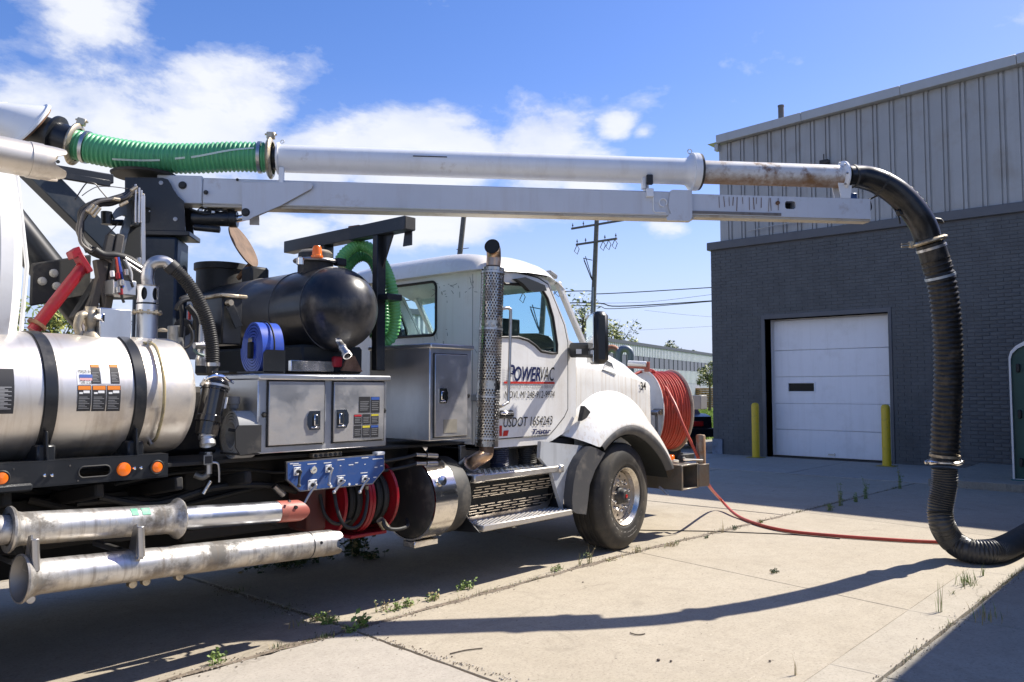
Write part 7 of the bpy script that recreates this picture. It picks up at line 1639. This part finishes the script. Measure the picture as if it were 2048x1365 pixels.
for fx0_, fx1_ in ((262,276),(283,300)):
    x0_, x1_ = U3(fx0_,1005,-1.3).x, U3(fx1_,1005,-1.3).x; MB().grid(lambda u, v: tuple(P3(x0_+(x1_-x0_)*u) + Vector((0,-math.cos(R(30+32*v)),math.sin(R(30+32*v))))*.0835), 1, 6).build('tape_label', tm, e)
# lower tube
e = spare('suction_tube', 'aluminium suction tube with flared mouth and notched end, lowest on the side rack', [(0, U3(300,1150,-1.35))])
q0 = U3(42,1158,-1.35); q1 = U3(672,1084,-1.25); aL = (q1-q0).normalized(); LL = (q1-q0).length
MB().lathe(q0 - aL*.01, aL, [(.0,.108),(.0,.116),(.010,.118),(.02,.112),(.05,.092),(.10,.0845),(.3,.0845)], 56, cap=False).build('bell_mouth', alup, e)
MB().lathe(q0 - aL*.01, aL, [(.0,.110),(.05,.086),(.12,.079),(.5,.079)], 48, cap=False).build('tube_bore', mat('bore_metal', (.30,.28,.25), .5, .6), e)
notch_tube(q0 + aL*.2, q1, .0838, 'tube', alup, e)
MB().lathe(q1 - aL*.24, aL, [(0,.0843),(.0,.0853),(.008,.0853),(.008,.0843)], 44, cap=False).build('weld_ring', blackd, e)
MB().cyl(U3(643,1086,-1.33)+Vector((0,.01,0)), U3(643,1086,-1.345), .010, 12).build('tube_pin', blackd, e)
# rolled lay-flat hoses
def roll(c, r0, r1, w, axis, m, turns, e, th):
    a, u, v = fr(axis); pts = []
    n = int(turns*40); mb = MB(); vs = []
    for k in range(n+1):
        g_ = 2*PI*k/40; r_ = r0 + (r1-r0)*k/n; wob = 1 + .03*math.sin(3*g_+k*.01)
        d = u*math.cos(g_) + v*math.sin(g_)*1.12
        for rr__, ww in ((r_*wob-th/2, -w/2), (r_*wob+th/2, -w/2), (r_*wob+th/2, w/2), (r_*wob-th/2, w/2)): vs.append(Vector(c) + d*rr__ + a*ww)
    f = []
    for k in range(n):
        for j in range(4): f.append((k*4+j, (k+1)*4+j, (k+1)*4+(j+1)%4, k*4+(j+1)%4))
    f += [(3,2,1,0), (n*4, n*4+1, n*4+2, n*4+3)]
    mb.add(vs, f); return mb.build('rolled_hose', m, e, ang=45)
e = empty('blue_hose_roll', tuple(U3(525,740,-.95)), 'blue lay-flat hose rolled up on top of the two door tool box', 'hose roll')
c = U3(510,697,-1.02); ax2 = Vector((.995,-.08,0)); c2 = Vector((U3(520,697,-.97).x+.02, -.97, U3(520,697,-.97).z))
roll(c2, .05, .155, .15, ax2, blue, 6, e, .013)
MB().tube([c2 + Vector((0,0,.005)) + Vector((.08,.995,0))*.162*math.cos(a) + Vector((0,0,1))*.178*math.sin(a) for a in [2*PI*k/40 for k in range(40)]], .006, 6, closed=True).build('strap', rubber, e)
MB().bar(c2 - ax2*.085 + Vector((.0,-.0,.04)), c2 - ax2*.085 + Vector((0,0,-.07)), .03,.04,.006).build('inner_clip', dark, e); MB().lathe(c2 - ax2*.085 + Vector((0,0,.05)), -ax2, [(0,.02),(.012,.014),(.013,0)],12).build('brass_tip', brass, e)
MB().prism([(0,0),(.0,.135),(.02,.155),(.155,.155),(.155,0)], (-3.975,-1.16,1.70),(1,0,0),(0,0,1),-.01).build('roll_bracket', black, TR)
MB().ob((-3.975+.07,-1.0,1.712),(.075,0,0),(0,.16,0),(0,0,.006),.002).build('roll_bracket_floor', black, TR)
e = empty('grey_hose_roll', tuple(U3(475,905,-1.1)), 'flat grey hose rolled up and strapped beside the black strainer', 'hose roll')
c3 = U3(478,868,-1.08); roll(Vector((c3.x+.02,-1.06,c3.z)), .07, .135, .13, Vector((.995,-.08,0)), greyh, 4, e, .012)
MB().bar(c3 + Vector((-.09,-.03,.03)), c3 + Vector((.08,-.05,-.0)), .012,.02,.003).build('strap', rubber, e)
# coil of green hose hung on the hoist post
e = empty('green_hose_coil', (-2.5,-.55,2.3), 'bright green ribbed hose looped over the tray behind the cab window', 'hose')
px = lambda x_, y_, d_: U3(x_, y_, d_)
loops = [[(676,530,-.30),(692,506,-.32),(718,492,-.36),(746,502,-.46),(766,530,-.56),(780,565,-.64),(788,605,-.66),(790,645,-.64),(782,675,-.60),(766,682,-.55),(754,660,-.52),(752,620,-.5),(756,590,-.5)],
         [(690,540,-.22),(706,520,-.24),(726,512,-.28),(744,520,-.34),(756,545,-.40),(764,580,-.44),(768,620,-.46),(766,655,-.46),(756,675,-.42),(744,660,-.36)],
         [(676,515,-.20),(700,497,-.2),(730,492,-.24),(752,508,-.32),(768,540,-.38),(778,580,-.42),(782,625,-.42),(774,662,-.40),(758,680,-.36)]]
for i, lp in enumerate(loops[:2]):
    ribbed(MB(), cat([px(*p) for p in lp], 8), .052, .026, .008, 18, 4).build('hose_loop', greenl if i == 0 else mat('mid_green_hose', (.09,.30,.11), .4), e, ang=75)
MB().tube(cat([px(770,566,-.62), px(786,566,-.64), px(792,585,-.6), px(780,600,-.5)],4), .012, 8).build('strap', rubber, e)
# ================================================================ WEEDS AND LITTER
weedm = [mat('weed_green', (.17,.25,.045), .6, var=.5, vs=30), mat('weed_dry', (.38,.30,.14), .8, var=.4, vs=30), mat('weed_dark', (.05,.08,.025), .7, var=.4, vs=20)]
def weed(px_, py_, h, w, n, kind, lab, catg='weed', seed=0, grp='weeds in the concrete joints', flop=.5, leaf=.03):
    rnd = random.Random(seed + int(px_)); q = U6(px_, py_, 0.0); e = empty('weed', tuple(q), lab, catg, grp)
    a = MB(); b = MB()
    for i in range(n):
        x = q.x + rnd.gauss(0, w*.4); y = q.y + rnd.gauss(0, w*.16); hh = h*rnd.uniform(.4, 1.1); g_ = rnd.uniform(0, 2*PI); l = Vector((math.cos(g_), math.sin(g_), 0))*hh*flop*rnd.uniform(.2, 1)
        pts = [Vector((x, y, -.01)), Vector((x, y, hh*.55)) + l*.35, Vector((x, y, hh)) + l]
        mb = a if (rnd.random() < (.85 if kind != 1 else .25)) else b
        if kind == 3 or leaf < .012:
            s = Vector((math.sin(g_), -math.cos(g_), 0))*.0028
            mb.add([pts[0]-s, pts[0]+s, pts[1]+s*.9, pts[1]-s*.9, pts[2]], [(0,1,2,3),(3,2,4)])
        else:
            mb.tube(pts, [.0022,.0018,.0008], 4, caps=False)
            for k in range(5):
                p = pts[1].lerp(pts[2], rnd.random()) if rnd.random() < .6 else pts[0].lerp(pts[1], rnd.random()); s = leaf*rnd.uniform(.5,1.2); A_ = Vector((rnd.gauss(0,1), rnd.gauss(0,1), rnd.gauss(0,.6))).normalized(); B_ = A_.orthogonal().normalized()
                mb.add([p, p + A_*s*.5 + B_*s*.26, p + A_*s, p + A_*s*.5 - B_*s*.26], [(0,1,2,3)])
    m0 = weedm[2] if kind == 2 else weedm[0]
    if a.v: a.build('stems', m0, e, smooth=False)['kind'] = 'stuff'
    if b.v: b.build('dry_stems', weedm[1], e, smooth=False)['kind'] = 'stuff'
weed(932,1180,.075,.12,26,0,'low green weed in the long joint, the one nearest the truck step shadow',leaf=.028)
weed(868,1202,.065,.08,22,0,'rounded green weed in the long joint left of the one by the step shadow',leaf=.028)
weed(820,1214,.07,.10,20,0,'yellow green weed clump right of the dry stalks in the joint',leaf=.026)
weed(790,1222,.07,.08,18,0,'small leafy weed just right of the bare twiggy stalk',leaf=.026)
weed(765,1224,.10,.06,10,1,'bare twiggy stalk in the joint above the big leafed weed',leaf=.018)
weed(726,1254,.10,.05,9,0,'single big leafed bright weed at the crossing of the joints',leaf=.055)
weed(698,1266,.05,.06,12,0,'tiny green weed at the front edge of the joint crossing',leaf=.026)
weed(662,1246,.05,.10,26,0,'flat green weed patch along the cross joint, upper left of the crossing',leaf=.026)
weed(640,1240,.045,.08,20,0,'small green weed at the left tip of the cross joint patch',leaf=.024)
weed(605,1250,.09,.12,12,1,'dry pale twigs lying over the cross joint at the shadow edge',leaf=.008,flop=1.4)
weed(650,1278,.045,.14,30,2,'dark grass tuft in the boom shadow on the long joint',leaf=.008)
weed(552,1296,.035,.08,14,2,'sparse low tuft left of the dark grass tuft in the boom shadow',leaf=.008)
weed(435,1328,.09,.06,10,0,'upright green weed in the joint near the bottom left edge',leaf=.03)
weed(1115,1143,.06,.10,24,0,'low green grass weed in the joint below the front wheel',leaf=.02)
weed(1180,1128,.19,.06,9,1,'tall seeding stalk in the joint below the front tyre, taller of two',leaf=.02)
weed(1158,1134,.13,.03,5,1,'thin dry stalk just left of the tall seeding stalk',leaf=.014)
weed(1220,1122,.035,.14,14,1,'dry flat debris weed in the joint under the tyre',leaf=.02)
weed(1276,1106,.07,.10,14,1,'pale twiggy weed where the joints meet, right of the tyre',leaf=.016)
weed(1345,1093,.05,.14,22,1,'dry low weed along the joint right of the wheel shadow',leaf=.018)
weed(1412,1077,.035,.08,14,2,'dark crumbly tuft in the joint before the dark line crossing',leaf=.016)
weed(1445,1066,.17,.06,8,1,'tall wispy grass stalk by the joint under the red hose',leaf=.006)
weed(1470,1060,.05,.10,14,2,'small dark weed by the joint just left of the red hose',leaf=.02)
weed(1522,1046,.04,.08,12,0,'tiny yellow weed at the red hose crossing the joint',leaf=.02)
weed(1548,1146,.035,.12,18,2,'dark dry weed lying on the cross joint right of centre',leaf=.02)
for px_, py_, h, lab in ((1682,1012,.28,'tall green weed in the shaded joint, left one of three'),(1732,998,.30,'tallest green weed in the shaded joint, middle one of three'),(1712,1004,.14,'short weed between the two tall ones in the shaded joint'),(1800,978,.34,'thin tall weed against the apron edge, near the black hose'),(1660,1022,.1,'low weed at the left end of the shaded joint weeds')):
    weed(px_,py_,h,.07,14,0,lab,leaf=.03,flop=.25)
weed(1925,972,.12,.35,40,2,'dark weeds along the foot of the raised kerb behind the hose',leaf=.03)
weed(1880,1224,.24,.05,9,3,'tall thin grass blades at the kerb strip joint, right foreground',leaf=.006,flop=.3)
weed(1935,1170,.12,.22,40,3,'bright green grass tuft growing beside the kerb strip, right foreground',leaf=.006,flop=.8)
weed(1965,1152,.12,.05,8,3,'few green blades just right of the bright grass tuft',leaf=.006,flop=.6)
weed(1900,1190,.05,.12,10,3,'flattened grass blades left of the bright grass tuft',leaf=.006,flop=1.5)
weed(1975,1236,.10,.25,26,1,'dry grass at the kerb joint on the shadow boundary',leaf=.006)
weed(1590,1352,.14,.03,5,1,'single dry stalk standing at the bottom of the right foreground slab',leaf=.01,flop=.2)
weed(1000,1350,.02,.03,3,1,'tiny dry stem at the bottom edge beside the pale slab',leaf=.01)
# leafy heaps in the shade under the truck
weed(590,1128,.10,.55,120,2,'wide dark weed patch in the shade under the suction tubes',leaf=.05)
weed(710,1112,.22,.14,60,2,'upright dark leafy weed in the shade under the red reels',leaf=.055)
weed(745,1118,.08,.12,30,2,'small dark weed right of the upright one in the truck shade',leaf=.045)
# crumbs and grit in the joints
gm = mat('grit', (.20,.16,.12), .9, var=.5, vs=30); gl_ = mat('pale_grit', (.50,.46,.40), .9, var=.3, vs=30); rnd = random.Random(31)
for m_, nn, s_, lab in ((gm, 1700, .0034, 'dark grit and crumbs strewn along the joints'), (gl_, 900, .0036, 'pale grit specks strewn along the joints')):
    mb = MB()
    for i in range(nn):
        c = rnd.random()
        if c < .55: x = rnd.uniform(-5, 6); y = yj(x) + rnd.gauss(0, .035)
        elif c < .72: x = -3.37 + rnd.gauss(0,.03); y = rnd.uniform(-3.2, .6)
        elif c < .86: x = rnd.uniform(-2.6, 1.6); y = -4.29 - .018*x + rnd.gauss(0,.03)
        else: x = rnd.uniform(-5, 3); y = rnd.uniform(-4.2, 0)
        s = s_*rnd.uniform(.3, 1.3)*(.55 if c >= .86 else 1); z = .004 + s*.3
        mb.ob((x,y,z), (s,s*.3*rnd.random(),0), (-s*.3*rnd.random(),s*.8,0), (0,0,s*.6))
    tag(mb.build('grit', m_, smooth=False), lab, 'grit', kind='stuff')
# dirt crust lying in the long joint
mb = MB(); rnd = random.Random(12); n = 300; vs = []
for i in range(n+1):
    x = -5.2 + 8.6*i/n; w = .012 + .022*abs(math.sin(i*.21)+math.sin(i*.083+1))*rnd.uniform(.5,1); y = yj(x) + .01*math.sin(i*.3)
    vs += [Vector((x,y-w,.0025)), Vector((x,y-w*.3,.007)), Vector((x,y+w*.4,.007)), Vector((x,y+w,.0025))]
mb.add(vs, [(i*4+j, i*4+j+4, i*4+j+5, i*4+j+1) for i in range(n) for j in range(3)]); tag(mb.build('joint_dirt_crust', mat('grit')), 'crust of dirt packed in the long joint beside the truck', 'dirt', kind='stuff')
for pts, lab in ((((900,1308),(930,1301),(965,1297)),'thin twig lying in front of the boom shadow'),(((1260,1266),(1275,1270),(1290,1268)),'short dark twig at the lower edge of the boom shadow')):
    tag(MB().tube(cat([U6(x_,y_,.006) for x_,y_ in pts],4), .004, 5).build('twig', bark), lab, 'twig')
dark_line = cat([U6(1205,1059,.006), U6(1300,1061,.006), U6(1420,1063,.006), U6(1500,1066,.006), U6(1590,1070,.006), U6(1680,1078,.006)], 6)  # dark line on the concrete, drawn as a thin black tube
tag(MB().tube(dark_line, .0055, 6).build('thin_dark_line', rubber), 'thin dark line running straight across the concrete behind the front wheel', 'cable')
for px_, py_, s_, lab in ((1317,1321,.012,'small dark stone on the concrete, left one of the pair in the foreground'),(1342,1323,.009,'smaller dark stone, right one of the foreground pair'),(1166,1165,.008,'dark pebble on the concrete below the front tyre'),(1540,1323,.009,'rusty pebble at the bottom of the right foreground slab')):
    q = U6(px_, py_, .004); tag(MB().lathe(q, (0,0,1), [(0,s_*.9),(s_*.35,s_),(s_*.7,s_*.6),(s_*.8,0)], 7).build('pebble', mat('dark_stone', (.08,.06,.05), .8)), lab, 'stone')

# low growth and dead stems caught along the joints
mbs = [MB(), MB(), MB()]; rnd = random.Random(55); cl_ = []
for k in range(95):
    c = rnd.random()
    if c < .62: x = rnd.uniform(-4.9, 7.5); y = yj(x)
    elif c < .8: x = -3.37 + rnd.gauss(0,.01); y = rnd.uniform(-1.6, .9)
    else: x = rnd.uniform(-1.9, 2.2); y = -4.27 - .018*x
    cl_.append((x, y, rnd.uniform(.02,.10), rnd.uniform(.012,.045)))
for x, y, w, h in cl_:
    for i in range(int(10 + 130*w)):
        p = Vector((x + rnd.gauss(0,w), y + rnd.gauss(0,.012), -.004)); g_ = rnd.uniform(0, 2*PI); l = Vector((math.cos(g_), math.sin(g_), 0)); s = Vector((l.y,-l.x,0))*.0022; hh = h*rnd.uniform(.3,1.3)
        k = rnd.choice((0,1,1,2,2)); mbs[k].add([p-s, p+s, p + l*hh*.5 + Vector((0,0,hh))], [(0,1,2)])
        if rnd.random() < .4: q = p + Vector((0,0,hh*.5)); a_ = l*.012; mbs[k].add([q, q + a_*.5 + s*2, q + a_, q + a_*.5 - s*2], [(0,1,2,3)])
for m_, b_, lab in zip(weedm, mbs, ('scattered low green growth caught along the slab joints', 'dead straw coloured stems caught along the slab joints', 'dark mossy growth along the slab joints')):
    tag(b_.build('joint_growth', m_, smooth=False), lab, 'weeds', kind='stuff')
